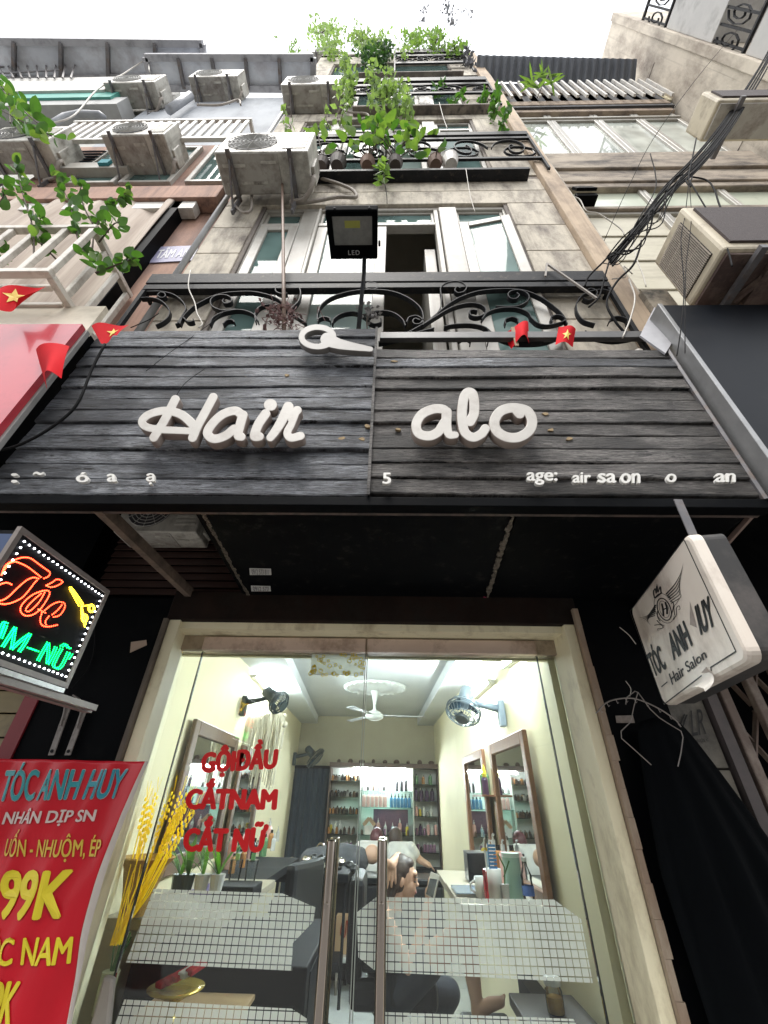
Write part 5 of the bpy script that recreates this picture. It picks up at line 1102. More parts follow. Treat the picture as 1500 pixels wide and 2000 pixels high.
bt_('UỐN - NHUỘM, ÉP', (10, 1146), (575, 1150), (605, 962), (45, 958), 1300, GOLD, .02); bt_('99K', (-22, 590), (360, 585), (450, 290), (25, 295), 1600, YEL_, .045)
bt_('TÓC NAM', (-190, 852), (405, 852), (440, 645), (-150, 645), 1600, YEL_, .03); bt_('59K', (-170, 1205), (80, 1205), (150, 940), (-90, 945), 1600, YEL_, .045)
# ---- peeling stickers on the dark wall, paper
q = [PY(256, 1254, YW-.012), PY(286, 1250, YW-.012), PY(287, 1260, YW-.012), PY(254, 1275, YW-.012)]
tag(MB().slab(q, (0, -.001, 0)).build('torn_sticker', mat('sticker_tan', (.48, .36, .28), rough=.7)), 'torn tan sticker on the black wall left of the door', 'sticker')
q = [PY(1202, 1398, YW-.015), PY(1236, 1397, YW-.015), PY(1240, 1412, YW-.015), PY(1204, 1412, YW-.015)]
tag(MB().slab(q, (0, -.001, 0)).build('torn_sticker', mat('sticker_grey', (.34, .29, .26), (.2, .17, .15), sc=60, rough=.8)), 'scratched grey sticker on the black wall behind the wire hanger', 'sticker')
# ---- film and letters on the glass
FILM = glassy('frosted_film', (.75, .85, .78), refl=.25, rough=.3, mixd=.97, trl=.3, dcol=(.86, .91, .82))
def film(label, poly, seed, skip=()):
    P = [PY(a, b_, YG-.0095) for a, b_ in poly]; P2 = [(p.x, p.z) for p in P]
    def inside(x, z):
        c = False; n = len(P2)
        for i in range(n):
            (x1, z1), (x2, z2) = P2[i], P2[(i+1) % n]
            if (z1 > z) != (z2 > z) and x < (x2-x1)*(z-z1)/(z2-z1)+x1: c = not c
        return c
    px_, pz_, g_ = .0275, .0243, .0015; mb = MB()
    def clip(poly, ax, val, keep_gt):
        out = []
        for a, b_ in zip(poly, poly[1:]+poly[:1]):
            ia, ib = (a[ax] >= val) == keep_gt, (b_[ax] >= val) == keep_gt
            if ia: out.append(a)
            if ia != ib: t = (val-a[ax])/(b_[ax]-a[ax]); out.append((a[0]+(b_[0]-a[0])*t, a[1]+(b_[1]-a[1])*t))
        return out
    x = min(p[0] for p in P2)-.01
    while x < max(p[0] for p in P2):
        z = min(p[1] for p in P2)-.01
        while z < max(p[1] for p in P2):
            q = P2
            for ax, val, k in ((0, x+g_, True), (0, x+px_-g_, False), (1, z+g_, True), (1, z+pz_-g_, False)):
                if len(q) > 2: q = clip(q, ax, val, k)
            if len(q) > 2: mb.add([(a, YG-.0095, c) for a, c in q], [tuple(range(len(q)))])
            z += pz_
        x += px_
    o = mb.build('frosted_film', FILM, fix=False); tag(o, label, 'window film', 'frosted square films on the glass doors'); return o
film('upper frosted film of small squares on the left door leaf, right end torn', [(300, 1736), (552, 1745), (616, 1772), (612, 1800), (572, 1842), (570, 1896), (246, 1880)], 1)
film('upper frosted film of small squares on the right door leaf', [(735, 1752), (1082, 1757), (1135, 1795), (1158, 1920), (735, 1898), (700, 1870), (697, 1782)], 2)
film('lower frosted film of small squares on the left door leaf', [(243, 1952), (570, 1970), (600, 1990), (620, 2120), (180, 2120)], 3)
film('lower frosted film of small squares on the right door leaf', [(738, 1976), (1120, 1990), (1180, 2120), (700, 2120)], 4)
REDI = mat('vinyl_red', (.80, .008, .014), (.72, .007, .012), sc=3, rough=.45)
def gt(tx, BL_, BR_, TR_, TL_, label):
    q = [PY(320+a/3.409, 1430+c/3.409, YG-.009) for a, c in (TL_, TR_, BR_, BL_)]
    o = text_quad(tx, q, 'door_lettering', REDI, None, bold=.075); tag(o, label, 'lettering')
gt('GỘIĐẦU', (236, 312), (748, 280), (772, 42), (262, 62), 'red vinyl words GỘI ĐẦU, top line on the left glass door'); gt('CẮTNAM', (136, 516), (750, 520), (770, 305), (165, 305), 'red vinyl words CẮT NAM, middle line on the left glass door'); gt('CẮT NỮ', (120, 798), (672, 802), (708, 560), (150, 556), 'red vinyl words CẮT NỮ, bottom line on the left glass door')
gs = [PY(609, 1277, YG-.009), PY(713, 1278, YG-.009), PY(710, 1320, YG-.009), PY(606, 1318, YG-.009)]
GS = MB().slab(gs, (0, -.0004, 0)).build('gold_sticker', glassy('milky', (.9, .92, .88), refl=.2, mixd=.5, trl=.5, dcol=(.85, .87, .78))); tag(GS, 'milky sticker with gold ring pattern at the top of the left glass door', 'sticker')
gm = MB(); r = random.Random(3)
for i in range(70):
    u, v = r.random(), r.random()
    if .15 < u < .85 and .25 < v < .8 and r.random() < .55: continue
    p = (gs[0]*(1-u)+gs[1]*u)*(1-v)+(gs[3]*(1-u)+gs[2]*u)*v; rr = r.uniform(.004, .011)
    gm.tube([(p.x+rr*math.cos(a), YG-.0105, p.z+rr*math.sin(a)) for a in [k*math.pi/6 for k in range(13)]], .0021, 4, cap=False)
gm.build('gold_ring', mat('gold_print', (.62, .48, .02), rough=.4), GS)
# ---- black barber cape, wire hanger and rack on the right dark wall
CP = MB(); kx0, kx1 = PY(1215, 1430, YW-.1).x, PY(1365, 1430, YW-.1).x
zk = PY(1290, 1400, YW-.1).z
def capef(u, v):
    wd_ = .15+.21*min(1, v*2.2)**.7+.06*v; cx_ = PY(1290, 1400, YW-.1).x+.0+.13*v
    x = cx_+(u-.5)*2*wd_*(.6+.1*v); dome = (1-(2*u-1)**2)
    return Vector((x, YW-.075-.09*dome*min(1, .2+v*2)-.018*math.sin(u*26+2*v)*min(1, v*2), zk-.02*abs(2*u-1)**1.5-1.15*v))
CP.grid(capef, 60, 30)
co_ = CP.build('barber_cape', mat('cape_black', (.0014, .002, .0028), (.0022, .003, .0038), sc=3, rough=.8, spec=.06, bump=.2, bsc=30), smooth=True, fix=False); co_.modifiers.new('s', 'SOLIDIFY').thickness = .003
tag(co_, 'long black barber cape hanging on the dark wall right of the door', 'cape')
WR = mat('wire_grey', (.22, .2, .19), (.32, .29, .27), sc=20, rough=.4, metal=.6); yh = YW-.14
wh = MB(); P = lambda a, b_: PY(a, b_, yh)
wh.tube([P(1222, 1376), P(1224, 1362), P(1240, 1350), P(1245, 1352)], .0022, 5).tube([P(1246, 1352), P(1238, 1380), P(1232, 1410), P(1213, 1428), P(1214, 1442), P(1240, 1465), P(1272, 1494)], .0022, 5).tube([P(1246, 1352), P(1270, 1385), P(1288, 1402), P(1302, 1411), P(1330, 1428), P(1334, 1440), P(1330, 1470), P(1324, 1497)], .0022, 5)
tag(wh.build('wire_hanger', WR), 'bent wire coat hanger hooked over the black cape', 'coat hanger')
rk = MB(); arc = cr([P(1164, 1393), P(1185, 1372), P(1215, 1364), P(1245, 1366), P(1285, 1383), P(1318, 1405), P(1330, 1420)], 5); rk.tube(arc, .003, 5)
for k in range(2, len(arc)-2, 3):
    a = arc[k]; rk.tube([a, a+Vector((.004, 0, -.018)), a+Vector((.01, 0, -.012))], .0014, 4)
tag(rk.build('hook_rack', WR), 'thin curved hook rack on the dark wall above the cape', 'rack')
wj = MB(); wj.tube(cr([P(1210, 1225), P(1228, 1240), P(1242, 1258)], 4), .002, 5).tube(cr([P(1222, 1330), P(1232, 1345), P(1230, 1360)], 4), .0016, 5); tag(wj.build('loose_wire', CABLEW), 'short loose wires on the dark wall beside the white sign', 'wire')
tag(MB().tube(cr([PY(168, 1160, YW-.02), PY(185, 1240, YW-.02), PY(175, 1300, YW-.02), PY(140, 1345, YW-.03)], 5), .0028, 5).build('thin_cable', CABLE), 'thin cable hanging on the black wall behind the LED board', 'cable')
ORD = ('first', 'second', 'third', 'fourth', 'fifth', 'sixth', 'seventh', 'eighth', 'ninth', 'tenth', 'eleventh', 'last')
# ================================================================== INSIDE THE SALON
YBK = 8.0
def xlw(y): return -1.37-(y-2.4)*.042
def xrw(y): return .875-(y-2.36)*.025
YW_ = mat('yellow_wall', (.74, .68, .47), (.68, .62, .42), sc=2, rough=.7, bump=.05)
BW_ = mat('beige_wall', (.44, .41, .31), (.39, .36, .27), sc=2, rough=.75)
CEI = mat('ceiling_white', (.58, .60, .60), (.52, .54, .55), sc=2, rough=.8)
IW = thing('salon_interior', 'lit interior room of the salon seen through the glass doors', 'room', (-.3, 5, .09))
MB().slab([(xlw(2.36), 2.36, .1), (xlw(8), 8, .1), (xlw(8), 8, 2.9), (xlw(2.36), 2.36, 2.9)], (-.1, 0, 0)).build('left_wall', YW_, IW)
MB().slab([(xrw(2.36), 2.36, .1), (xrw(8), 8, .1), (xrw(8), 8, 2.9), (xrw(2.36), 2.36, 2.9)], (.1, 0, 0)).build('right_wall', YW_, IW)
MB().box(-1.75, .9, YBK, YBK+.1, .1, 2.9).build('back_wall', BW_, IW)
MB().box(-1.8, 1.1, 2.37, YBK, 2.72, 2.8).build('ceiling', CEI, IW)
MB().slab([(xlw(2.37), 2.4, 2.6), (-.9, 2.4, 2.6), (-1.32, YBK, 2.6), (xlw(8), YBK, 2.6)], (0, 0, .119)).build('ceiling_bulkhead', CEI, IW)
MB().slab([(.64, 2.4, 2.6), (xrw(2.37), 2.4, 2.6), (xrw(8), YBK, 2.6), (.45, YBK, 2.6)], (0, 0, .119)).build('ceiling_bulkhead', CEI, IW)
MB().box(-1.4, 1.1, 2.365, 2.40, 2.2, 2.9).build('front_wall', CREAM, IW)
MB().box(xl[2]-.5, xl[2]-.03, 2.365, 2.42, .1, 2.2).box(xr[2]+.02, xr[2]+.4, 2.365, 2.42, .1, 2.2).build('front_return', CREAM, IW)
fl = thing('floor_x', None, None); bpy.data.objects.remove(fl)
FLM = mat('floor_tile', (.50, .52, .50), (.44, .46, .45), sc=3, rough=.18, dirt=(.33, .34, .33), damt=.3, dsc=3)
for i in range(5):
    for j in range(12):
        if i < 5:
            x = -1.75+i*.55; y = 2.32+j*.48; MB().box(x+.001, x+.548, y+.001, y+.478, .04, .1).build('floor_tile', FLM, IW)
# ceiling rose and fan
CF_ = thing('ceiling_fan', 'white ceiling fan under an ornate plaster rose', 'ceiling fan', (-.22, 5.6, 2.1))
RW = mat('rose_white', (.64, .66, .63), rough=.6)
b = MB().lathe([(.0, .0), (.41, .0), (.40, -.02), (.30, -.03), (.28, -.015), (.20, -.02), (.12, -.05), (.0, -.05)], (-.22, 5.6, 2.718), 40)
b.build('ceiling_rose', RW, CF_, smooth=True)
for k in range(28):
    a = k*2*math.pi/28; MB().ell((-.22+.375*math.cos(a), 5.6+.375*math.sin(a), 2.695), .03, .03, .012, 8, 5).build('petal', RW, CF_, smooth=True)
MB().lathe([(.06, 2.68), (.04, 2.62), (.016, 2.5), (.016, 2.46), (.04, 2.44), (.03, 2.42)], (-.22, 5.6, 0), 14).build('down_rod', RW, CF_, smooth=True)
MB().lathe([(.0, 2.44), (.07, 2.43), (.115, 2.39), (.11, 2.355), (.05, 2.33), (.0, 2.33)], (-.22, 5.6, 0), 18).build('motor', RW, CF_, smooth=True)
for k in range(3):
    a = math.radians(5+120*k); c, s_ = math.cos(a), math.sin(a); q = lambda r, t, z: Vector((-.22+r*c-t*s_, 5.6+r*s_+t*c, z))
    MB().slab([q(.1, -.025, 2.385), q(.62, -.04, 2.38), q(.62, .04, 2.388), q(.1, .025, 2.39)], (0, 0, .006)).build('blade', mat('blade_grey', (.35, .37, .37), rough=.5), CF_)
# tube lights
TUB = emit('tube_on', (.86, .95, 1.0), 180)
def tubelight(a, b_, label, off):
    t = thing('tube_light', label, 'tube light', a, group='fluorescent tubes of the salon'); a, b_ = Vector(a), Vector(b_)
    MB().tube([a, b_], .016, 10).build('tube', TUB, t); o_ = Vector(off); MB().bar(a+o_, b_+o_, .05, .03).build('fitting', WHITEP, t)
    for p in (a, b_): MB().bar(p+o_, p-o_*.2, .03, .03).build('end_cap', WHITEP, t)
def PWR(x, y, ins=.03): return PPl(x, y, (xrw(2.36)-ins, 2.36), (-.025, 1))
def PWL(x, y, ins=.03): return PPl(x, y, (xlw(2.4)+ins, 2.4), (-.042, 1))
a, b_ = PWR(907, 1374, .07), PWR(952, 1330, .07); tubelight(a, b_, 'bright fluorescent tube high on the right wall above the wall fan', (.035, 0, .0))
a, b_ = PWR(978, 1300, .07), PWR(1003, 1281, .07); tubelight(a, b_, 'bright fluorescent tube at the top right corner near the glass', (.035, 0, .0))
a, b_ = PWL(536, 1362, .07), PWL(502, 1320, .07); tubelight(a, b_, 'fluorescent tube high on the left wall beside the macrame', (-.035, 0, 0))
# wall fans
def wall_fan(base, out, face, label, m, R_=.2):
    t = thing('wall_fan', label, 'wall fan', base); base = Vector(base); out = Vector(out).normalized(); face = Vector(face).normalized()
    MB().bar(base+Vector((0, 0, -.12)), base+Vector((0, 0, .06)), .07, .05, up=out).build('wall_plate', m, t, bevel=.01)
    hub = base+out*.26+Vector((0, 0, .05)); MB().tube([base, base+out*.12+Vector((0, 0, .02)), hub], [.028, .024, .022], 8).build('arm', m, t, smooth=True)
    M_ = face.to_track_quat('Z', 'Y').to_matrix(); tr = lambda p: hub+M_ @ Vector(p)
    MB().tube([tr((0, 0, -.12)), tr((0, 0, -.1)), tr((0, 0, .03)), tr((0, 0, .05))], [.03, .055, .06, .03], 12).build('motor', m, t, smooth=True)
    g = MB()
    for r_, z in ((R_, .09), (R_*.99, .12), (R_*.7, .155), (R_*.4, .165), (R_*.85, .055)): g.tube([tr((r_*math.cos(q), r_*math.sin(q), z)) for q in [i*math.pi/12 for i in range(25)]], .004 if r_ < R_*.95 else .007, 4, cap=False)
    for i in range(24):
        q = i*math.pi/12; c, s_ = math.cos(q), math.sin(q); g.tube([tr((.05*c, .05*s_, .168)), tr((R_*.6*c, R_*.6*s_, .16)), tr((R_*c, R_*s_, .105)), tr((R_*.85*c, R_*.85*s_, .055)), tr((.06*c, .06*s_, .035))], .0022, 3, cap=False)
    g.build('cage', m, t)
    for k in range(3):
        b = MB(); a0 = k*2.094; pts = []
        b.grid(lambda u, v: tr((lambda r_, q: (r_*math.cos(q), r_*math.sin(q), .09+.03*(v-.5)))(.03+(R_*.85-.03)*u, a0+(v-.5)*1.5*(.5+.5*u))), 5, 5); b.build('blade', mat('fan_blade', (.05, .09, .14), rough=.25), t, smooth=True, fix=False)
    MB().tube([tr((0, 0, .165)), tr((0, 0, .175))], .045, 12).build('centre_cap', m, t)
    return t
FANB = mat('fan_blue', (.20, .25, .29), (.15, .19, .23), sc=4, rough=.3); FAND = mat('fan_dark', (.03, .045, .05), rough=.4)
wall_fan(PWR(978, 1385), (-1, 0, .02), (-.35, -.55, -.95), 'blue grey wall fan on the right wall above the big mirror', FANB, .125)
wall_fan(PWL(478, 1372), (1, 0, .02), (.7, -.3, -.5), 'dark wall fan on the left wall with macrame hanging from it', FAND, .10)
wall_fan(PWL(576, 1478), (1, 0, .02), (.75, .1, -.7), 'dark wall fan at the back left above the dark door', FAND, .17)
# macrame
MCM = mat('macrame', (.62, .58, .46), (.5, .46, .36), sc=30, rough=.9)
for k, (x0_, x1_, y0_, ln, lab) in enumerate(((474, 512, 1405, 70, 'cream macrame fringe hanging from the left wall fan, left bunch'), (512, 556, 1398, 105, 'cream macrame fringe hanging from the left wall fan, right bunch with white ball'))):
    m_ = MB(); r = random.Random(k); Yc = PWL(500, 1400).y-.2
    for i in range(70):
        u = i/69; x = x0_+(x1_-x0_)*u; a = PY(x, y0_+6*math.sin(u*3.1)*-1+r.uniform(-4, 4), Yc+r.uniform(-.05, .05)); L_ = (.2+.3*r.random())*(ln/80); sw = r.uniform(-.03, .03)
        m_.tube([a, a+Vector((sw*.5+.01, 0, -L_*.4)), a+Vector((sw, 0, -L_))], .005, 4)
    for i in range(9):
        u = i/8; p = PY(x0_+(x1_-x0_)*u, y0_-4*math.sin(u*3.1), Yc); m_.ell(p, .022, .022, .018, 7, 5)
    if k: m_.ell(PY(556, 1415, Yc), .03, .03, .03, 10, 7)
    tag(m_.build('macrame_fringe', MCM), lab, 'macrame')
# mirrors
MIR = bpy.data.materials.new('mirror'); MIR.use_nodes = True; bb = MIR.node_tree.nodes['Principled BSDF']; bb.inputs['Metallic'].default_value = 1; bb.inputs['Roughness'].default_value = .02; bb.inputs['Base Color'].default_value = (.72, .75, .74, 1)
FRW = mat('mirror_wood', (.22, .10, .045), (.15, .065, .03), sc=6, rough=.45, st=(1, 1, .25), bump=.15); FRD = mat('mirror_wood_dark', (.13, .08, .05), (.09, .055, .035), sc=6, rough=.5, st=(1, 1, .25))
def mirror(pf, far, near, low, label, fm, sgn, w_=.06):
    a, b_, c = pf(*far), pf(*near), pf(*low); zt_ = (a.z+b_.z)/2; zb_ = c.z-.05
    t = thing('wall_mirror', label, 'mirror', ((a+b_)/2).to_tuple()[:2]+(zb_,), group='wood framed wall mirrors of the salon'); A2 = Vector((a.x, a.y, 0)); B2 = Vector((b_.x, b_.y, 0)); h = (B2-A2).normalized(); n = Vector((sgn, 0, 0))
    P_ = lambda s_, z, d: A2+h*s_+Vector((0, 0, z))+n*d; L_ = (B2-A2).length
    def br(s0, s1, z0, z1, nm, d0=0, d1=.03, m=fm): return MB().hexa([P_(s0, z0, d0), P_(s1, z0, d0), P_(s1, z1, d0), P_(s0, z1, d0)], [P_(s0, z0, d1), P_(s1, z0, d1), P_(s1, z1, d1), P_(s0, z1, d1)]).build(nm, m, t, bevel=.005 if m is not MIR else 0, seg=1)
    br(0, w_, zb_, zt_, 'frame_post'); br(L_-w_, L_, zb_, zt_, 'frame_post'); br(w_+.001, L_-w_-.001, zt_-w_, zt_, 'frame_top'); br(w_+.001, L_-w_-.001, zb_, zb_+w_, 'frame_bottom'); br(w_-.005, L_-w_+.005, zb_+w_-.005, zt_-w_+.005, 'mirror_glass', .004, .012, MIR); return t
mirror(PWR, (960, 1454), (1028, 1425), (1075, 1756), 'large wood framed mirror on the right wall nearest the glass', FRW, -1, .075)
mirror(PWR, (908, 1478), (946, 1463), (950, 1690), 'narrower wood framed mirror on the right wall behind the large one', FRW, -1, .07)
mirror(PWL, (462, 1441), (378, 1403), (325, 1690), 'wood framed mirror on the left wall behind the red words', FRD, 1, .09)
mirror(PWL, (513, 1474), (472, 1452), (455, 1690), 'second wood framed mirror on the left wall further back', FRD, 1, .08)
# counters
CTR = mat('counter_top', (.40, .36, .28), (.33, .29, .22), sc=3, rough=.35); CTD = mat('counter_dark', (.006, .007, .009), (.011, .012, .014), sc=4, rough=.6, spec=.12)
def pz(px, py, z): return PZ(px, py, z)
zc = 1.10
RCt = thing('right_counter', 'narrow pale counter under the right wall mirrors', 'counter', (.65, 3.3, .1))
MB().box(.36, xrw(2.6)-.03, 2.93, 3.6, zc-.04, zc).build('top', CTR, RCt, bevel=.004); MB().box(.40, xrw(2.6)-.04, 4.0, 4.7, zc-.1, zc-.06).build('top', CTR, RCt)
MB().box(.74, xrw(2.6)-.04, 2.9, 3.5, .1, .72).build('cupboard', CTD, RCt); 
LCt = thing('left_counter', 'dark counter with a drawer tray under the left mirrors', 'counter', (-1.1, 3.2, .1))
MB().box(xlw(2.6)+.04, -.80, 2.6, 3.75, 1.03, 1.07).build('top', CTR, LCt, bevel=.004); MB().box(-1.16, -.98, 3.15, 3.4, 1.071, 1.09).build('tray', mat('purple_tray', (.09, .06, .2), rough=.4), LCt)
MB().box(xlw(2.6)+.04, -.9, 3.8, 5.2, 1.0, 1.05).build('top', CTD, LCt)
MB().box(xlw(2.6)+.05, -.42, 3.0, 4.0, .1, .84).build('cabinet', CTD, LCt, bevel=.01); MB().box(-.43, -.415, 3.1, 3.9, .2, .8).build('door_panel', CTD, LCt)
WDC = thing('wooden_box', 'small pale wooden cabinet with offerings behind the lower left glass', 'box', (-.85, 2.75, .5))
zbx = PY(345, 1925, 2.62).z-.11
MB().box(-1.1, -.68, 2.5, 2.95, .5, zbx-.021).build('body', mat('pale_wood', (.40, .28, .15), (.33, .22, .12), sc=5, rough=.5, st=(1, 1, 5)), WDC, bevel=.004); MB().box(-1.12, -.66, 2.48, 2.97, zbx-.02, zbx).build('lid', mat('pale_wood', (.4, .28, .15)), WDC, bevel=.003)
of = thing('offering_dish', 'gold footed dish with red wrapped packets', 'dish', (-.85, 2.62, .85))
pd = PY(345, 1925, 2.62); 
MB().lathe([(.045, 0), (.05, .01), (.02, .02), (.018, .06), (.07, .085), (.115, .1), (.12, .105), (.06, .095)], (pd.x, pd.y, zbx+.001), 20).build('dish', mat('gold_plastic', (.50, .36, .06), rough=.25, metal=.5), of, smooth=True)
for i in range(5):
    a = rnd(0, 3); MB().bar((pd.x-.07+.03*i, pd.y-.03, zbx+.115+.01*i), (pd.x-.03+.03*i, pd.y+.04, zbx+.125+.012*i), .045, .02).build('packet', mat('packet_red', (.45, .02, .03), rough=.2) if i != 3 else mat('packet_white', (.6, .58, .55), rough=.3), of, bevel=.005)
# back cabinet with bottles
CAB = thing('display_cabinet', 'tall lit cabinet with glass shelves of hair products at the back wall', 'cabinet', (-.1, 7.85, .1))
CW = mat('cabinet_wood', (.10, .06, .045), (.07, .045, .035), sc=5, rough=.5); x0, x1 = -.97, .73; yf0, yb0 = 7.68, 7.98; zT_ = 1.98
MB().box(x0-.03, x1+.03, yf0-.02, yb0, zT_-.04, zT_+.02).build('cornice', CW, CAB); MB().box(x0-.02, x0, yf0, yb0, .1, zT_-.041).build('side_panel', CW, CAB); MB().box(x1, x1+.02, yf0, yb0, .1, zT_-.041).build('side_panel', CW, CAB)
MB().box(x0, x1, yb0-.02, yb0, .1, zT_-.04).build('back_panel', mat('cab_back', (.55, .56, .52), rough=.4), CAB)
MB().box(x0, x1, yf0+.02, yb0-.021, .1, .72).build('base_cupboard', CTD, CAB)
cxs = [x0, -.50, .36-.02, x1]
for x in cxs[1:3]: MB().box(x-.008, x+.008, yf0, yb0-.021, .72, zT_-.041).build('divider', mat('cab_back', (.55, .56, .52)), CAB)
SHG = glassy('shelf_glass', (.75, .88, .84), refl=.8)
MB().tube([(x0+.35, yf0+.06, zT_-.07), (x1-.5, yf0+.06, zT_-.07)], .014, 8).build('lamp_tube', TUB, CAB)
shl = [[.90, 1.09, 1.33, 1.545, 1.755], [.90, 1.09, 1.425, 1.635], [.90, 1.10, 1.325, 1.515, 1.73]]
for c in range(3):
    for z in shl[c]: MB().box(cxs[c]+.009, cxs[c+1]-.009, yf0+.02, yb0-.022, z-.008, z).build('glass_shelf', SHG, CAB)
def bottle_mesh(nm, prof, cap, body_m, cap_m, nozzle=False):
    b = MB(); b.cm = 0; b.lathe(prof, (0, 0, 0), 10); b.cm = 1; b.lathe(cap, (0, 0, 0), 8)
    if nozzle: h = cap[-1][1]; b.tube([(0, 0, h), (0, 0, h+.02), (.0, -.03, h+.022)], .005, 5)
    me = b.mesh(nm); bm = bmesh.new(); bm.from_mesh(me); bmesh.ops.recalc_face_normals(bm, faces=bm.faces); bm.to_mesh(me); bm.free(); me.materials.append(body_m); me.materials.append(cap_m); return me
pm = lambda n, c, r=.25: mat('p_'+n, c, rough=r)
BK, WH = pm('black', (.012, .012, .014)), pm('white', (.62, .62, .6))
def std(h, r): return [(.0, 0), (r, 0), (r, h*.7), (r*.75, h*.8), (r*.4, h*.84)], [(r*.42, h*.84), (r*.42, h), (.0, h)]
KIND = {}
def kind(n, h, r, c, capm, nz=False): p, q = std(h, r); KIND[n] = bottle_mesh(n, p, q, pm(n, c), capm, nz)
kind('pink', .185, .03, (.62, .36, .34), WH, True); kind('blue', .15, .026, (.06, .19, .36), BK, True); kind('purple', .165, .033, (.045, .02, .06), BK); kind('spray', .17, .026, (.02, .02, .025), BK); kind('darkjar', .075, .024, (.03, .025, .025), BK); kind('brown', .09, .02, (.10, .06, .04), BK); kind('white', .14, .026, (.62, .62, .58), WH, True)
kind('green', .14, .03, (.10, .22, .10), BK); kind('yellow', .13, .026, (.55, .42, .05), WH, True); kind('amber', .12, .024, (.35, .16, .05), BK); kind('mauve', .12, .025, (.22, .12, .2), WH); kind('paleblue', .13, .025, (.3, .42, .5), WH, True); kind('greyjar', .08, .026, (.25, .25, .24), BK)
def put(k, x, y, z, label, group, nm='bottle', s=1.0, rz=0):
    o = bpy.data.objects.new(nm, KIND[k]); COL.objects.link(o); o.location = (x, y, z); o.scale = (s, s, s); o.rotation_euler = (0, 0, rz); tag(o, label, 'bottle', group); TM[o.name] = Matrix.Translation((x, y, z)); return o
yb_ = 7.78
for i in range(6): put('pink', -.43+i*.066, yb_, 1.426, ORD[i]+' pale pink pump bottle from the left in the row of six', 'row of pink pump bottles')
for i in range(6): put('blue', .0+i*.056, yb_, 1.426, ORD[i]+' blue pump bottle from the left in the row beside the pink ones', 'row of blue pump bottles')
for i, h in enumerate((.9, 1.0, 1.05)): put('spray', .09+i*.07, yb_, 1.636, ('pale capped', 'shorter black', 'taller black')[i]+' spray bottle on the top middle cabinet shelf', 'spray bottles on the top shelf', s=h)
for i in range(4): put('purple', .385+i*.085, yb_, 1.516, ORD[i]+' dark purple bottle from the left in the row of four', 'row of dark purple bottles')
for i, k in enumerate(('green', 'amber', 'green')): put(k, .40+i*.11, yb_, 1.731, ('olive bottle, left of three on the top right cabinet shelf', 'amber bottle, middle of three on the top right cabinet shelf', 'green bottle, right of three on the top right cabinet shelf')[i], None)
rr = random.Random(5)
for z in (1.331, 1.546, 1.756):
    for dy in (0, .1):
        for i in range(9):
            k = rr.choice(('darkjar', 'brown', 'greyjar', 'darkjar', 'amber')); put(k, -.94+i*.05+rr.uniform(-.008, .008), yb_-.04+dy, z, ORD[i]+' bottle in the %s row of the %s shelf, left cabinet column' % ('back' if dy else 'front', {1.331: 'third', 1.546: 'second', 1.756: 'top'}[z]), 'crowded small dark bottles', s=rr.uniform(.8, 1.15)*(.75 if k == 'amber' else 1))
for i, k in enumerate(('yellow', 'white', 'white', 'brown', 'brown', 'brown')): put(k, -.92+i*.07, yb_, 1.091, ('yellow tall bottle at the left end of the lower left shelf', 'white bottle next to the yellow one on the lower left shelf', 'second white bottle on the lower left shelf')[i] if i < 3 else ORD[i-3]+' brown bottle from the left on the lower left shelf', None if i < 3 else 'brown bottles on the lower left shelf')
for i, k in enumerate(('white', 'paleblue', 'pink', 'white', 'paleblue', 'pink', 'yellow')): put(k, -.42+i*.11, yb_+.02*(i % 2), 1.091, 'toiletry bottle %s on the lower middle shelf' % ('left end', 'second from left', 'third from left', 'in the centre', 'right of centre', 'second from right', 'right end')[i].replace('left end', 'at the left end').replace('right end', 'at the right end'), None, s=.95)
for z, ks in ((1.326, ('pink', 'yellow', 'white', 'greyjar', 'white')), (1.101, ('mauve', 'purple', 'mauve', 'pink', 'white', 'pink'))):
    for i, k in enumerate(ks): put(k, .385+i*.058, yb_, z, ORD[i]+' small toiletry bottle from the left on the %s shelf of the right cabinet column' % ('third' if z > 1.2 else 'fourth'), 'mixed bottles on the right cabinet column', s=.8)
for c in range(3):
    for i in range(6): put(rr.choice(('greyjar', 'white', 'mauve', 'darkjar')), cxs[c]+.06+i*(cxs[c+1]-cxs[c]-.1)/6, yb_, .901, ORD[i]+' bottle from the left on the lowest lit shelf, %s cabinet column' % ('left', 'middle', 'right')[c], 'bottles on the lowest cabinet shelf', s=.9)
MB().box(-.28, .26, yb_+.1, yb_+.12, 1.12, 1.40).build('dark_poster', mat('poster_dark', (.05, .03, .06), (.14, .05, .08), sc=6, rough=.4), CAB)
hs_ = thing('house_ornament', 'small white house shaped ornament on the lower middle shelf', 'ornament', (-.33, 7.72, 1.09)); MB().box(-.40, -.27, 7.7, 7.74, 1.09, 1.2).build('wall', WH, hs_); MB().bar((-.42, 7.72, 1.2), (-.335, 7.72, 1.29), .05, .015, up=(0, 1, 0)).bar((-.25, 7.72, 1.2), (-.335, 7.72, 1.29), .05, .015, up=(0, 1, 0)).build('roof', mat('p_wood', (.4, .25, .15)), hs_)
for i in range(5): put(('greyjar', 'darkjar', 'brown', 'greyjar', 'darkjar')[i], -.46+i*.085, yb_, 1.636, ORD[i]+' small jar from the left on the top middle cabinet shelf', 'small jars on the top middle shelf', s=.9)
for i in range(7): put(rr.choice(('white', 'mauve', 'brown', 'paleblue')), -.44+i*.115, yb_-.06, 1.091, ORD[i]+' bottle from the left in the front row of the lower middle shelf', 'front row of the lower middle shelf', s=.75)
for i in range(7): put(rr.choice(('darkjar', 'brown', 'amber')), -.94+i*.06, yb_-.06, 1.091, ORD[i]+' small bottle from the left in the front row of the lower left shelf', 'front row of the lower left shelf', s=.8)
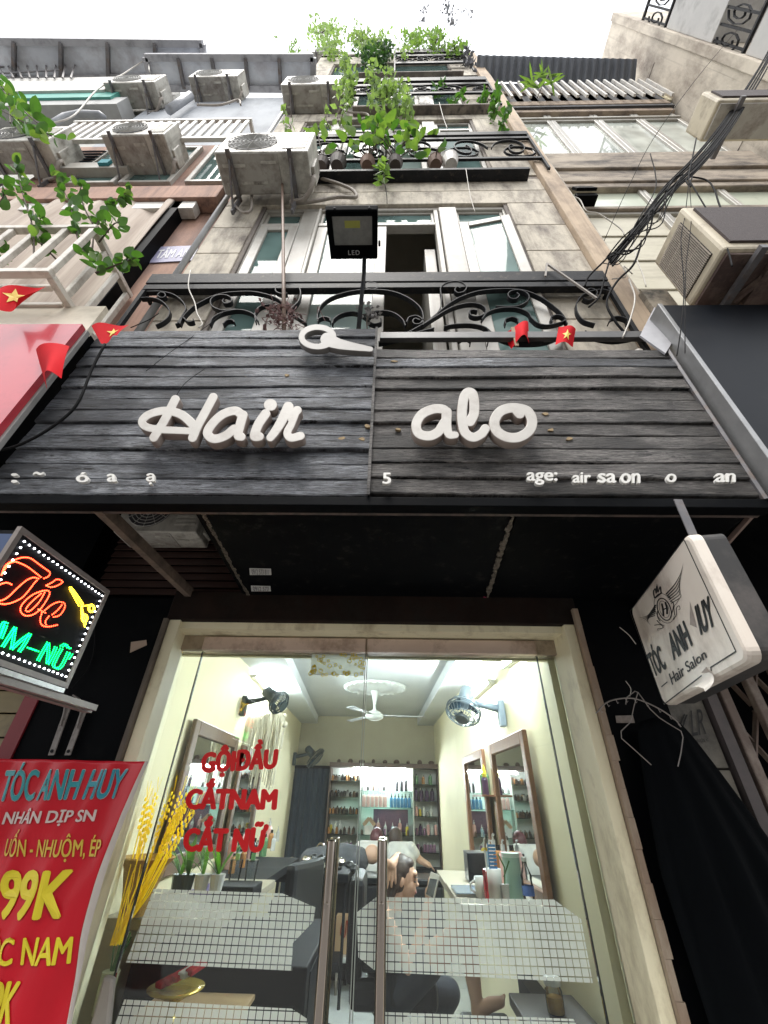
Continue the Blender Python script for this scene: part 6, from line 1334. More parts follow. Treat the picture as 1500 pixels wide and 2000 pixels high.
for i in range(9): tag(MB().ell((x0+.1+i*.19, 7.8, zT_+.045), .03+.01*(i % 3), .03, .03+.01*(i % 2), 8, 6).build('ornament', CW), ORD[i]+' small dark ornament from the left on top of the cabinet', 'ornament', 'ornaments on the cabinet top')
# dark door at the back left
DD = thing('dark_door', 'dark blue curtained doorway at the back left corner', 'door', (-1.3, 7.9, .1)); dk = MB(); dk.grid(lambda u, v: Vector((-1.62+.62*u, 7.88+.02*math.sin(u*40), .1+1.82*v)), 60, 2); dk.build('curtain', mat('curtain_navy', (.015, .028, .045), (.025, .04, .06), sc=4, rough=.7, st=(3, 1, .2)), DD, smooth=True, fix=False); MB().box(-1.66, -.98, 7.86, 7.9, 1.92, 1.96).build('rail', CTD, DD)
# products on the right wall shelf and counter
SHW = thing('wall_shelf', 'small wooden shelf between the two right wall mirrors', 'shelf', (.75, 3.9, 1.5)); pS = PWR(962, 1553, .02); MB().box(pS.x-.13, pS.x+.02, pS.y-.25, pS.y+.2, pS.z-.012, pS.z).build('board', FRW, SHW)
def counter_item(k, px, py, y, label, s=1.0, nm='bottle', m=None): p = PY(px, py, y); return put(k, p.x, y, p.z, label, None, nm, s)
o = put('purple', pS.x-.07, pS.y-.1, pS.z, 'purple round bottle with yellow trigger on the wall shelf', None, 'spray_bottle', .85); put('green', pS.x-.05, pS.y+.0, pS.z, 'olive bottle beside the purple trigger bottle on the wall shelf', None, 'bottle', 1.3)
tag(MB().lathe([(.012, .13), (.02, .16), (.006, .22)], (pS.x-.07, pS.y-.1, pS.z-.02), 8).build('trigger_cap', pm('trig', (.7, .6, .05))), 'yellow trigger cap on the purple bottle on the wall shelf', 'bottle cap')
for px, k, s_, lab in ((950, 'yellow', 1.3, 'yellow pump bottle at the far end of the right counter'), (960, 'paleblue', 1.3, 'white and blue pump bottle on the right counter'), (968, 'white', 1.5, 'tall white pump bottle on the right counter'), (976, 'amber', 1.6, 'tall amber bottle on the right counter'), (986, 'pink', 1.1, 'pinkish bottle against the mirror on the right counter')): put(k, PWR(px, 1690, .09).x, PWR(px, 1690, .09).y, zc, lab, None, 'bottle', s_)
def it(px, y): return PY(px, 1757, y).x
mg = thing('white_mug', 'white mug with a handle on the right counter', 'mug', (it(940, 3.1), 3.1, zc)); x = it(942, 3.1); MB().lathe([(.0, 0), (.034, 0), (.036, .09), (.031, .09), (.03, .01), (0, .01)], (x, 3.1, zc+.001), 14).build('cup', WH, mg, smooth=True); MB().tube([(x-.033, 3.1, zc+.02), (x-.06, 3.1, zc+.035), (x-.06, 3.1, zc+.06), (x-.033, 3.1, zc+.075)], .006, 6).build('handle', WH, mg)
rdp = thing('red_holder', 'red plastic comb holder on the right counter', 'holder', (it(950, 3.0), 3.0, zc)); MB().box(it(948, 3.), it(955, 3.), 2.98, 3.02, zc, zc+.13).build('body', pm('redp', (.5, .02, .03)), rdp, bevel=.006); MB().bar((it(950, 3.), 2.97, zc+.05), (it(947, 3.), 2.94, zc+.14), .012, .012).build('comb', pm('redp', (.5, .02, .03)), rdp)
wc = thing('comb_cup', 'white cup holding blue combs on the right counter', 'cup', (it(968, 3.06), 3.06, zc)); x = it(968, 3.06); MB().lathe([(0, 0), (.043, 0), (.047, .13), (.042, .13), (.04, .01), (0, .01)], (x, 3.06, zc+.001), 16).build('cup', WH, wc, smooth=True)
for i in range(7): MB().box(x-.015, x+.028, 3.06-.006, 3.06+.006, zc+.13+i*.016, zc+.141+i*.016).build('comb_tooth', pm('combblue', (.03, .16, .36)), wc)
MB().box(x-.017, x-.012, 3.055, 3.065, zc+.02, zc+.245).build('comb_spine', pm('combblue', (.03, .16, .36)), wc); MB().bar((x-.03, 3.06, zc+.05), (x-.034, 3.06, zc+.21), .012, .008).build('comb', WH, wc)
GT = glassy('tumbler_green', (.62, .80, .68), refl=.5, mixd=.4, dcol=(.35, .55, .42)); CLR = glassy('clear_bottle', (.92, .95, .97), refl=.6, mixd=.03, dcol=(.7, .75, .8))
tb = thing('tumbler', 'tall pale green tumbler on the right counter beside the cup', 'tumbler', (it(1007, 3.08), 3.08, zc)); x = it(1007, 3.08); MB().lathe([(0, 0), (.045, 0), (.05, .18), (.0, .18)], (x, 3.08, zc+.001), 16).build('body', mat('tumbler_mint', (.36, .52, .42), (.3, .46, .37), sc=4, rough=.25), tb, smooth=False); MB().lathe([(.05, .181), (.051, .2), (0, .2)], (x, 3.08, zc), 16).build('lid', mat('mint_lid', (.5, .62, .55), rough=.3), tb)
wb = thing('water_bottle', 'clear water bottle with blue label at the near end of the right counter', 'water bottle', (it(1034, 3.0), 3.0, zc)); x = it(1034, 3.0); MB().lathe([(0, 0), (.03, 0), (.031, .07), (.028, .09), (.031, .11), (.013, .15), (.013, .17), (0, .17)], (x, 3.0, zc+.001), 14).build('bottle', CLR, wb, smooth=True); MB().lathe([(.0325, .03), (.0325, .07)], (x, 3.0, zc+.001), 14, closed=False).build('label_band', pm('lblue', (.08, .18, .55)), wb); MB().lathe([(.015, .171), (.015, .19), (0, .19)], (x, 3.0, zc), 10).build('cap', WH, wb)
sp = thing('small_pot', 'little white pot with a plant stem on the right counter', 'pot', (it(989, 3.02), 3.02, zc)); x = it(989, 3.02); MB().lathe([(0, 0), (.018, 0), (.024, .07), (0, .07)], (x, 3.02, zc+.001), 10).build('pot', WH, sp); MB().tube([(x, 3.02, zc+.07), (x+.01, 3.02, zc+.14), (x-.02, 3.02, zc+.2)], .004, 5).tube([(x, 3.02, zc+.1), (x+.04, 3.02, zc+.17)], .004, 5).build('stem', pm('stemg', (.06, .16, .05)), sp)
nbk = thing('notebook', 'blue grey notebook lying on the pale counter', 'notebook', (.42, 3.3, zc)); MB().box(.37, .58, 3.12, 3.38, zc+.001, zc+.012).build('pages', WH, nbk); MB().box(.37, .585, 3.11, 3.385, zc+.0125, zc+.016).build('cover', pm('nbblue', (.10, .15, .22)), nbk)
bxk = thing('black_box', 'black box shaped speaker standing under the narrow mirror', 'box', (.62, 3.95, zc)); q0 = PY(912, 1665, 4.0); MB().box(q0.x, q0.x+.22, 4.0, 4.2, zc-.05, q0.z).build('body', mat('box_blk', (.01, .012, .018), rough=.3), bxk, bevel=.004)
# jar on ledge low right
LE = thing('low_shelf', 'dark low shelf at the lower right behind the glass', 'shelf', (.65, 2.6, .75)); zj_ = PY(1090, 1985, 2.6).z; MB().box(.55, xrw(2.5)-.03, 2.46, 2.84, zj_-.04, zj_).build('board', mat('shelf_dark', (.05, .045, .04), rough=.5), LE, bevel=.004)
jr = thing('honey_jar', 'clear jar of amber preserve with a white lid on the low dark shelf', 'jar', (.70, 2.62, zj_)); x = PY(1088, 1985, 2.62).x
MB().lathe([(0, .002), (.033, .002), (.036, .01), (.036, .068), (.030, .078), (.030, .083), (0, .083)], (x, 2.62, zj_), 16).build('glass', CLR, jr, smooth=True); MB().lathe([(0, .004), (.032, .004), (.033, .05), (0, .05)], (x, 2.62, zj_), 16).build('preserve', mat('amber_fill', (.75, .42, .03), (.6, .3, .02), sc=40, rough=.4), jr); MB().lathe([(0, .084), (.035, .084), (.036, .104), (.033, .107), (0, .107)], (x, 2.62, zj_), 16).build('lid', WH, jr)
# chairs, stool, bag
def salon_chair(x, y, rz, label):
    t = thing('salon_chair', label, 'chair', (x, y, .1), rz, 'black salon chairs'); L = mat('black_leather', (.008, .009, .011), (.013, .014, .017), sc=6, rough=.5, spec=.25)
    def lb(*a, nm, m=L, bv=.02): return MB().box(*a).build(nm, m, t, bevel=bv, world=False)
    lb(-.27, .27, -.27, .27, .40, .54, nm='seat', bv=.04); lb(-.26, .26, .2, .3, .5, 1.0, nm='backrest', bv=.04)
    lb(-.33, -.27, -.25, .2, .58, .68, nm='armrest'); lb(.27, .33, -.25, .2, .58, .68, nm='armrest'); lb(-.32, -.28, -.02, .02, .45, .58, nm='arm_support', bv=.004); lb(.28, .32, -.02, .02, .45, .58, nm='arm_support', bv=.004)
    MB().lathe([(.25, 0), (.25, .03), (.04, .06), (.035, .4)], (0, 0, 0), 20).build('pedestal', CHR, t, world=False); lb(-.18, .18, -.5, -.4, .15, .19, nm='footrest', m=CHR, bv=.005); return t
salon_chair(-.95, 4.6, math.radians(-110), 'black salon chair left of the door handles facing the left mirrors'); salon_chair(.02, 3.92, math.radians(90), 'black salon chair in which the woman with the phone sits')
st = thing('foot_stool', 'low white stool with chrome legs seen between the door handles', 'stool', (-.40, 5.6, .1)); MB().box(-.52, -.12, 5.4, 5.8, .30, .34).build('top', WH, st, bevel=.01)
for x in (-.49, -.15):
    for y in (5.43, 5.77): MB().tube([(x, y, .1), (x, y, .3)], .014, 8).build('leg', CHR, st)
pbg = thing('paper_bag', 'tan paper bag with red string handles between the door handles', 'bag', (-.42, 5.55, .342)); x = PY(676, 1820, 5.5).x; MB().box(x-.1, x+.1, 5.48, 5.6, .342, .60).build('bag', mat('kraft', (.48, .32, .18), (.42, .27, .15), sc=6, rough=.8), pbg); MB().tube(cr([(x-.04, 5.475, .56), (x-.05, 5.47, .48), (x-.01, 5.47, .46), (x, 5.475, .57)], 4), .005, 5).tube(cr([(x+.01, 5.475, .57), (x+.02, 5.47, .47), (x+.04, 5.475, .55)], 4), .005, 5).build('string_handle', pm('string', (.4, .06, .03)), pbg)
tag(MB().tube(cr([(-.55, 4.9, .106), (-.35, 4.7, .106), (-.42, 4.5, .106), (-.6, 4.45, .106), (-.75, 4.6, .106)], 6), .008, 6).build('floor_cable', CABLE), 'black cable lying in a loop on the pale salon floor', 'cable')
# wash basin bench
BS = thing('wash_bench', 'long black hair washing bench across the back of the salon', 'bench', (-.2, 6.0, .1)); MB().box(-1.0, .55, 5.75, 6.2, .1, .80).build('body', mat('black_leather', (.012, .014, .017)), BS, bevel=.03); MB().box(-1.02, .57, 5.73, 6.22, .801, .85).build('top', mat('black_gloss', (.008, .01, .012), rough=.3, spec=.3), BS, bevel=.01)
MB().tube(cr([(-.86, 6.05, .85), (-.86, 6.05, 1.05), (-.8, 6.0, 1.1), (-.75, 5.95, 1.05)], 5), .012, 7).build('tap', CHR, BS); MB().lathe([(.14, .851), (.16, .9), (.15, .905), (.12, .86)], (-.75, 5.95, 0), 18).build('basin', mat('black_gloss', (.012, .014, .016)), BS)
for i in range(12): tag(MB().ell((-1.02+i*.06+rnd(-.02, .02), 5.4+rnd(-.2, .2), .98+rnd(-.04, .06)), .05, .05, .035, 8, 6).build('tool_clutter', (mat('black_gloss', (.012, .014, .016)), CHR)[i % 3 == 0]), ORD[i]+' dark hairdressing tool from the left in the trolley clutter', 'hair tool', 'hairdressing tools on the trolley')
tr_ = thing('tool_trolley', 'dark trolley with hairdressing tools left of the door handles', 'trolley', (-.75, 5.4, .1)); MB().box(-1.1, -.4, 5.1, 5.7, .88, .95).build('tray', CTD, tr_, bevel=.01); MB().box(-1.05, -.45, 5.15, 5.65, .3, .36).build('tray', CTD, tr_, bevel=.01)
for x in (-1.07, -.43):
    for y in (5.13, 5.67): MB().tube([(x, y, .1), (x, y, .88)], .015, 6).build('leg', CTD, tr_)
# wheat bunch and basket at the left glass
wt = thing('wheat_bunch', 'bunch of golden dried wheat standing behind the left glass strip', 'dried wheat', PY(232, 1850, 2.48)); GW = leafmat('wheat_gold', (.95, .76, .05), (.90, .68, .03), .3)
r = random.Random(9); base = PY(228, 1845, 2.5)
for i in range(26):
    tp_ = PY(r.uniform(268, 352), r.uniform(1600, 1680), 2.5+r.uniform(-.06, .06)); mid = base*.5+tp_*.5+Vector((r.uniform(-.02, .02), 0, 0)); sb_ = base+Vector((r.uniform(-.02, .02), r.uniform(-.02, .02), 0)); d = (tp_-mid).normalized()
    MB().tube([sb_, mid, tp_], .003, 4).build('stem', GW, wt)
    e_ = MB()
    for k in range(9):
        c = tp_+d*(k*.014); s_ = Vector((d.z, 0, -d.x))*(.007 if k % 2 else -.007); e_.ell(c+s_, .006, .006, .010, 5, 4)
    for k in range(3): e_.tube([tp_+d*.12, tp_+d*.19+Vector((r.uniform(-.02, .02), 0, 0))], .0008, 3)
    e_.build('ear', GW, wt)
bk = thing('flower_basket', 'tan wicker basket holding the dried wheat', 'basket', PY(250, 1740, 2.62)); pbk = PY(285, 1690, 2.62); MB().lathe([(.05, -.18), (.075, -.08), (.1, .0), (.13, .03), (.12, .035), (.09, .0)], pbk, 18).build('basket', mat('wicker', (.42, .26, .07), (.30, .18, .05), sc=30, rough=.8, bump=.6, bsc=120, st=(1, 1, 3)), bk)
gp = thing('glass_vase', 'small pale vase with green stems at the foot of the wheat', 'vase', PY(215, 1900, 2.5)); pv = PY(214, 1910, 2.5); MB().lathe([(0, -.1), (.03, -.1), (.035, .02), (.03, .02)], pv, 12).build('vase', mat('pale_vase', (.50, .50, .34), rough=.4), gp); 
g_ = MB()
for i in range(9): g_.tube([pv, pv+Vector((rnd(-.03, .05), rnd(-.02, .02), rnd(.08, .14)))], .004, 4)
g_.build('stems', pm('stemg', (.06, .16, .05)), gp)
sg = thing('door_stop_board', 'upright grey plastic board leaning at the foot of the left pillar', 'board', PY(205, 1995, 2.25)); MB().slab([PY(172, 2010, 2.27), PY(212, 2010, 2.27), PY(222, 1910, 2.27), PY(200, 1906, 2.27)], (0, .03, 0)).build('board', mat('grey_plastic', (.42, .40, .36), (.3, .28, .25), sc=5, rough=.5), sg, bevel=.012)
# orchid like plants on the left counter
LFG = leafmat('leaf_inner', (.10, .22, .035), (.06, .15, .025))
def blade(mb, a, d, L_, w_, droop, n=6):
    d = Vector(d).normalized(); s_ = d.cross(Vector((0, 0, 1)))
    if s_.length < .05: s_ = Vector((1, 0, 0))
    s_.normalize(); vs_ = []; p = Vector(a); dd = d.copy()
    for i in range(n+1):
        t = i/n; w2 = w_*math.sin(math.pi*(.12+.88*t))**.8 if i < n else .0005
        vs_ += [p-s_*w2, p+Vector((0, 0, -w2*.3)), p+s_*w2]; p = p+dd*(L_/n); dd = (dd+Vector((0, 0, -droop/n))).normalized()
    mb.add(vs_, [(i*3+k, i*3+k+1, i*3+k+4, i*3+k+3) for i in range(n) for k in range(2)])
ip = thing('leafy_plant', 'green strap leaved plant in white pots on the left counter', 'plant', PY(395, 1740, 2.9)); r = random.Random(4)
for k, (px, py) in enumerate(((360, 1735), (390, 1730), (420, 1735), (345, 1730))):
    b0 = PY(px, 1742, 2.85); MB().lathe([(0, 0), (.03, 0), (.04, .07), (0, .07)], b0, 12).build('pot', WH if k in (1, 2) else pm('potdark', (.03, .05, .03)), ip)
    for i in range(7): b = MB(); blade(b, b0+Vector((0, 0, .06)), (r.uniform(-.7, .7), r.uniform(-.4, .4), 1), r.uniform(.12, .22), r.uniform(.008, .014), r.uniform(.6, 1.6)); b.build('leaf', LFG, ip, smooth=True, fix=False)
for k, (px, c) in enumerate(((459, (.3, .5, .15)), (490, (.2, .5, .2)))):
    p = PY(px, 1705, 3.2); t = thing('plastic_cup', 'clear cup with green straw on the left counter, %s one' % ('left', 'right')[k], 'cup', p); MB().lathe([(0, -.05), (.03, -.05), (.038, .06), (.036, .06)], p, 12).build('cup', CLR, t); MB().box(p.x-.012, p.x+.012, p.y-.004, p.y+.004, p.z+.06, p.z+.09).build('straw_top', pm('straw%d' % k, c), t)
bt2 = thing('towel_box', 'black storage box with combs on the left counter', 'box', PY(445, 1735, 3.0)); p = PY(430, 1725, 3.0); MB().box(p.x-.02, p.x+.2, 2.95, 3.15, 1.071, 1.14).build('box', CTD, bt2, bevel=.005)

for i in range(16):
    k = rr.choice(('spray', 'white', 'paleblue', 'amber', 'greyjar', 'pink', 'green')); px = 440+i*6.2; p = PWL(px, 1700, .05+.08*(i % 3)); put(k, p.x, p.y, 1.07 if p.y < 3.75 else 1.05, ORD[min(i, 11)]+(' product bottle along the left counter' if i < 11 else ' %s product bottle far along the left counter' % ('tall', 'short', 'pale', 'dark', 'rear')[i-11]), 'products along the left counter', s=rr.uniform(.9, 1.4))
# ================================================================== PEOPLE
SKIN = mat('skin', (.55, .34, .24), (.50, .30, .21), sc=12, rough=.5); HAIRD = mat('hair_dark', (.035, .022, .018), (.06, .036, .028), sc=30, rough=.5, st=(1, 1, 4)); HAIRM = mat('hair_maroon', (.10, .02, .03), (.06, .015, .02), sc=30, rough=.5)
TEE = mat('white_tee', (.66, .65, .62), (.60, .59, .57), sc=5, rough=.85, bump=.3, bsc=14); BLKC = mat('cloth_black', (.012, .013, .016), rough=.8)
def capsule(mb, a, b_, ra, rb_, n=14):
    a, b_ = Vector(a), Vector(b_); t = (b_-a)
    t = t.normalized() if t.length > 1e-6 else Vector((0, 0, 1)); pts = []; rs = []
    for k in range(5): q = math.pi/2*k/4; pts.append(a-t*ra*math.cos(q)*.999); rs.append(max(.0008, ra*math.sin(q)))
    for k in range(5): q = math.pi/2*k/4; pts.append(b_+t*rb_*math.sin(q)); rs.append(max(.0008, rb_*math.cos(q)))
    mb.tube(pts, rs, n)
def body(name, caps, ells, m, parent, vox=.007, smooth=6, label=None):
    mb = MB()
    for c in caps:
        for (p, r0), (q, r1) in zip(c, c[1:]): capsule(mb, p, q, r0, r1)
    for e_ in ells: mb.ell(e_[0], e_[1], e_[2], e_[3], 16, 12, e_[4] if len(e_) > 4 else None)
    o = mb.build(name, m, parent, smooth=True)
    r = o.modifiers.new('remesh', 'REMESH'); r.mode = 'VOXEL'; r.voxel_size = vox; r.use_smooth_shade = True
    s = o.modifiers.new('smooth', 'SMOOTH'); s.iterations = smooth; s.factor = .5; return o
def fingers(c0, dirv, side, nrm, n=5, L_=.075, curl=.4, r=.0085):
    """four unequal fingers fanning from the palm end c0 along dirv, thumb leaving the side; returns capsule chains"""
    c0, dirv, side, nrm = Vector(c0), Vector(dirv).normalized(), Vector(side).normalized(), Vector(nrm).normalized(); out = []
    for k, f in enumerate((.88, 1.0, .95, .76)):
        s_ = (k-1.5)*.02; p = c0+side*s_; d = (dirv+side*(k-1.5)*.10).normalized()
        p1 = p+d*L_*f*.5; p2 = p1+(d*math.cos(curl)+nrm*math.sin(curl))*L_*f*.32; p3 = p2+(d*math.cos(curl*1.8)+nrm*math.sin(curl*1.8))*L_*f*.25
        out.append([(p-d*.02, r*1.15), (p1, r), (p2, r*.92), (p3, r*.8)])
    th = c0-dirv*.055-side*.03; out.append([(th, r*1.3), (th-side*.022+dirv*.028, r*1.1), (th-side*.03+dirv*.055+nrm*.01, r*.9)]); return out
# ---- seated woman with a phone
Hc = PY(787, 1718, 3.80); hv = lambda x, y, z: Hc+Vector((x*math.cos(-.12)-z*math.sin(-.12)*-1*-1, y, z*math.cos(.12)-x*math.sin(.12)))
W_ = thing('person', 'seated woman with hair tied back, one hand on her head, looking at a phone', 'person', (.02, 3.8, .1))
hand = PY(764, 1689, 3.705); wri = PY(778, 1673, 3.80); elb = PY(806, 1664, 3.50); sh_r = Vector((-.02, 3.65, .93)); ph = PY(838, 1742, 3.72); knee = PY(915, 1806, 3.5); ank = PY(931, 1958, 3.47); toe = PY(978, 1957, 3.42)
caps = [[((0.0, 3.8, .58), .125), ((-.02, 3.8, .70), .11), ((-.03, 3.8, .84), .125), ((-.02, 3.8, .91), .10)], [((-.03, 3.66, .90), .055), ((-.03, 3.94, .90), .055)], [((-.015, 3.8, .92), .055), (hv(-.025, 0, -.07), .05)],
        [((.03, 3.71, .57), .095), (tuple(knee*.55+Vector((.03, 3.71, .57))*.45), .078), (tuple(knee), .056), (tuple(knee*.55+ank*.45+Vector((-.012, 0, 0))), .053), (tuple(ank), .034), (tuple(ank+Vector((.0, -.005, -.035))), .036)],
        [(tuple(ank+Vector((.0, -.004, -.035))), .034), (tuple(ank*.45+toe*.55+Vector((0, 0, -.008))), .031), (tuple(toe), .024)],
        [((.03, 3.89, .57), .095), ((.36, 3.95, .52), .06), ((.24, 3.98, .33), .05), ((.12, 4.0, .17), .034), ((.22, 4.0, .125), .026)],
        [((-.03, 3.95, .90), .05), ((.06, 4.06, 1.16), .042), (tuple(wri), .028), (tuple(hand), .03)],
        [((-.03, 3.65, .90), .05), ((.12, 3.60, .70), .038), (tuple(ph+Vector((-.005, -.03, -.04))), .026), (tuple(ph+Vector((0, -.0, 0))), .03)]]
fd = Vector((-.1, -.06, -1)); caps += fingers(hand+fd.normalized()*.03, fd, (1, 0, .1), (0, 1, 0), L_=.085, curl=.12, r=.0095)
caps += fingers(ph+Vector((.0, 0, .03)), (.15, .0, 1), (0, -1, 0), (.9, 0, .2), L_=.06, curl=.6, r=.0085)
for k in range(5):   # toes
    p = toe+Vector((.006, .022-.011*k, .006-.001*k)); caps.append([(tuple(p), .011-.001*k), (tuple(p+Vector((.022-.003*k, 0, .012))), .0095-.001*k)])
ells = [(hv(-.012, 0, .028), .094, .073, .098), (hv(.030, 0, -.028), .062, .056, .078), (hv(.062, 0, -.082), .026, .026, .022), (hv(.088, 0, .012), .014, .014, .028), (hv(.102, 0, -.012), .014, .013, .012), (hv(.088, 0, -.045), .014, .02, .008), (hv(.085, 0, -.058), .013, .019, .008), (hv(.075, 0, .045), .022, .045, .02), (hv(-.012, -.074, -.005), .018, .008, .03), (hv(-.012, .074, -.005), .018, .008, .03), (hv(.055, -.04, -.025), .025, .015, .03)]
body('body', caps, ells, SKIN, W_, .0055, 3)
body('hair', [[(hv(-.085, 0, .0), .055), (hv(-.105, -.01, -.06), .048), (hv(-.10, -.02, -.14), .038), (hv(-.085, -.03, -.22), .022)], [(hv(-.03, -.068, .02), .02), (hv(-.045, -.07, -.04), .018), (hv(-.07, -.06, -.10), .016)]], [(hv(-.030, 0, .045), .096, .082, .096), (hv(-.045, 0, .0), .085, .083, .085), (hv(.02, 0, .092), .05, .06, .035)], HAIRD, W_, .007, 2)
MB().ell(hv(.083, -.032, .004), .010, .012, .004, 8, 6).build('eye', HAIRD, W_); MB().ell(hv(.087, -.03, .028), .012, .016, .0035, 8, 6).build('eyebrow', HAIRD, W_); MB().ell(hv(.094, -.006, -.052), .008, .018, .007, 8, 6).build('lips', mat('lip', (.42, .14, .12), rough=.4), W_)
body('dress', [[((0.0, 3.8, .56), .145), ((-.02, 3.8, .70), .13), ((-.03, 3.8, .83), .142), ((-.025, 3.8, .885), .10)], [((-.03, 3.68, .885), .066), ((-.03, 3.92, .885), .066)], [((.03, 3.71, .57), .11), (tuple(knee*.45+Vector((.03, 3.71, .57))*.55), .09)], [((.03, 3.89, .57), .11), ((.38, 3.95, .52), .075), ((.24, 3.98, .33), .062)]], [], mat('dress_navy', (.02, .024, .034), (.03, .034, .045), sc=4, rough=.85, bump=.2), W_, .009, 5)
phn = thing('smartphone', 'pale smartphone held up in the seated woman\'s hand', 'phone', ph); pa, pb_ = PY(840, 1752, 3.66), PY(850, 1706, 3.67); MB().bar(pa, pb_, .012, .072, up=(.75, -.65, 0)).build('case', mat('phone_case', (.55, .52, .46), rough=.3), phn, bevel=.004); MB().bar(pa+Vector((-.0045, -.0051, .006))*1.0, pb_+Vector((-.0045, -.0051, -.006)), .001, .06, up=(.75, -.65, 0)).build('screen', mat('phone_screen', (.02, .02, .025), rough=.1), phn)
ft = thing('foot_rest', 'black padded foot rest under the bare foot of the seated woman', 'foot rest', (.5, 3.45, .1)); MB().box(.40, .68, 3.3, 3.62, ank.z-.14, ank.z-.072).build('pad', mat('black_leather', (.012, .014, .017)), ft, bevel=.02); MB().tube([(.54, 3.46, .1), (.54, 3.46, ank.z-.14)], .03, 10).build('post', CHR, ft)
# ---- two stylists in white T-shirts at the back
def stylist(px, top, low, hair_px, hm, label, arm_px, lean):
    a, b_ = PY(*top, 6.5), PY(*low, 6.4); hd = PY(*hair_px, 6.62); t = thing('person', label, 'person', (b_.x, 6.4, .1)); x = b_.x; sw = .15
    arms = [PY(p[0], p[1], 6.45) for p in arm_px]
    caps = [[((x-.09, 6.42, .18), .045), ((x-.09, 6.42, .5), .06), ((x-.08, 6.42, .86), .09)], [((x+.09, 6.42, .18), .045), ((x+.09, 6.42, .5), .06), ((x+.08, 6.42, .86), .09)], [((x-.09, 6.4, .13), .04), ((x-.09, 6.54, .12), .03)], [((x+.09, 6.4, .13), .04), ((x+.09, 6.54, .12), .03)],
            [((x, 6.42, .88), .09), ((a.x, 6.47, a.z-.12), .09), ((a.x, 6.52, a.z-.05), .07)], [((a.x, 6.54, a.z-.05), .055), (tuple(hd), .05)], [(tuple(arms[0]), .055), (tuple(arms[1]), .04), (tuple(arms[2]), .03)], [((a.x-sw*.9, 6.52, a.z-.08), .055), ((a.x-sw*1.2, 6.65, a.z-.3), .04), ((a.x-sw*.8, 6.85, a.z-.32), .03)]]
    caps += fingers(arms[2], arms[2]-arms[1], (0, 1, 0), (0, 0, -1), curl=.5)
    body('body', caps, [(hd, .075, .095, .11), (hd+Vector((0, .06, -.04)), .05, .05, .06)], SKIN, t, .009, 4)
    body('hair', [], [(hd+Vector((0, -.015, .02)), .088, .10, .108)], hm, t, .01, 2)
    body('t_shirt', [[((x-.06, 6.42, .84), .12), ((a.x-.06, 6.47, a.z-.12), .12)], [((x+.06, 6.42, .84), .12), ((a.x+.06, 6.47, a.z-.12), .12)], [((a.x-.1, 6.5, a.z-.06), .085), ((a.x+.1, 6.5, a.z-.06), .085)], [(tuple(arms[0]), .075), (tuple(arms[0]*.55+arms[1]*.45), .065)]], [], TEE, t, .011, 5)
    body('trousers', [[((x-.09, 6.42, .2), .06), ((x-.085, 6.42, .5), .075), ((x-.07, 6.42, .84), .105)], [((x+.09, 6.42, .2), .06), ((x+.085, 6.42, .5), .075), ((x+.07, 6.42, .84), .105)]], [], BLKC, t, .012, 4)
stylist(720, (722, 1646), (718, 1700), (736, 1640), HAIRM, 'stylist in white T-shirt with maroon hair bending over the bench, seen from behind', ((748, 1655), (762, 1678), (778, 1690)), .1)
stylist(780, (783, 1648), (784, 1690), (772, 1639), HAIRD, 'stylist in white T-shirt with dark hair, right of the maroon haired one', ((802, 1658), (820, 1680), (838, 1690)), .1)
lc = thing('person', 'client lying under dark cloth on the washing bench', 'person', (-.55, 6.0, .85)); pc = PY(680, 1672, 6.0)
body('body', [[((pc.x-.32, 5.95, .95), .1), ((pc.x-.05, 5.98, .97), .13), ((pc.x+.12, 6.0, .97), .10), ((pc.x+.2, 6.0, 1.0), .05)]], [((pc.x+.27, 6.0, 1.02), .09, .075, .09)], SKIN, lc, .01, 4)
body('cloth', [[((pc.x-.42, 5.95, .95), .12), ((pc.x-.05, 5.98, .97), .15), ((pc.x+.12, 6.0, .97), .12)]], [], mat('cloth_grey', (.05, .055, .065), (.09, .09, .1), sc=9, rough=.9, bump=.5, bsc=20), lc, .012, 3)
# ================================================================== FLAGS, CABLES, PLANTS
FLR = mat('flag_red', (.55, .008, .015), (.45, .006, .012), sc=3, rough=.8, spec=.1); FLY = mat('flag_yellow', (.75, .52, .06), rough=.6)
def flag(qpx, Ys, label, star=True, roll=0.0, seed=0, starc=(.5, .5), ss=.2):
    q = [PY(p[0], p[1], y) for p, y in zip(qpx, Ys)]; nn = (q[1]-q[0]).cross(q[3]-q[0]).normalized(); nn = nn if nn.y < 0 else -nn; L_ = (q[1]-q[0]).length
    def F(u, v, lift=0): p = (q[0]*(1-u)+q[1]*u)*(1-v)+(q[3]*(1-u)+q[2]*u)*v; return p+nn*(L_*.10*math.sin(u*5+seed+v*2)+L_*roll*math.sin(u*math.pi)+lift)
    t = thing('paper_flag', label, 'flag', q[0], 0, 'small red flags with a yellow star'); m = MB(); m.grid(lambda u, v: F(u, v), 14, 10); m.build('cloth', FLR, t, smooth=True, fix=False)
    if star:
        s_ = MB(); pts = []
        for k in range(10): r_ = ss if k % 2 == 0 else ss*.4; a = math.pi/2+k*math.pi/5; pts.append((starc[0]+r_*math.cos(a)*.8, starc[1]-r_*math.sin(a)))
        c = F(*starc, .003); s_.add([c]+[F(min(1, max(0, u)), min(1, max(0, v)), .003) for u, v in pts], [(0, k+1, (k+1) % 10+1) for k in range(10)]); s_.build('star', FLY, t, fix=False)
    return t
flag([(-12, 574), (84, 551), (40, 588), (-10, 612)], (1.0, 1.0, 1.0, 1.0), 'red star flag under the slatted balcony at the left edge', starc=(.5, .45), ss=.3)
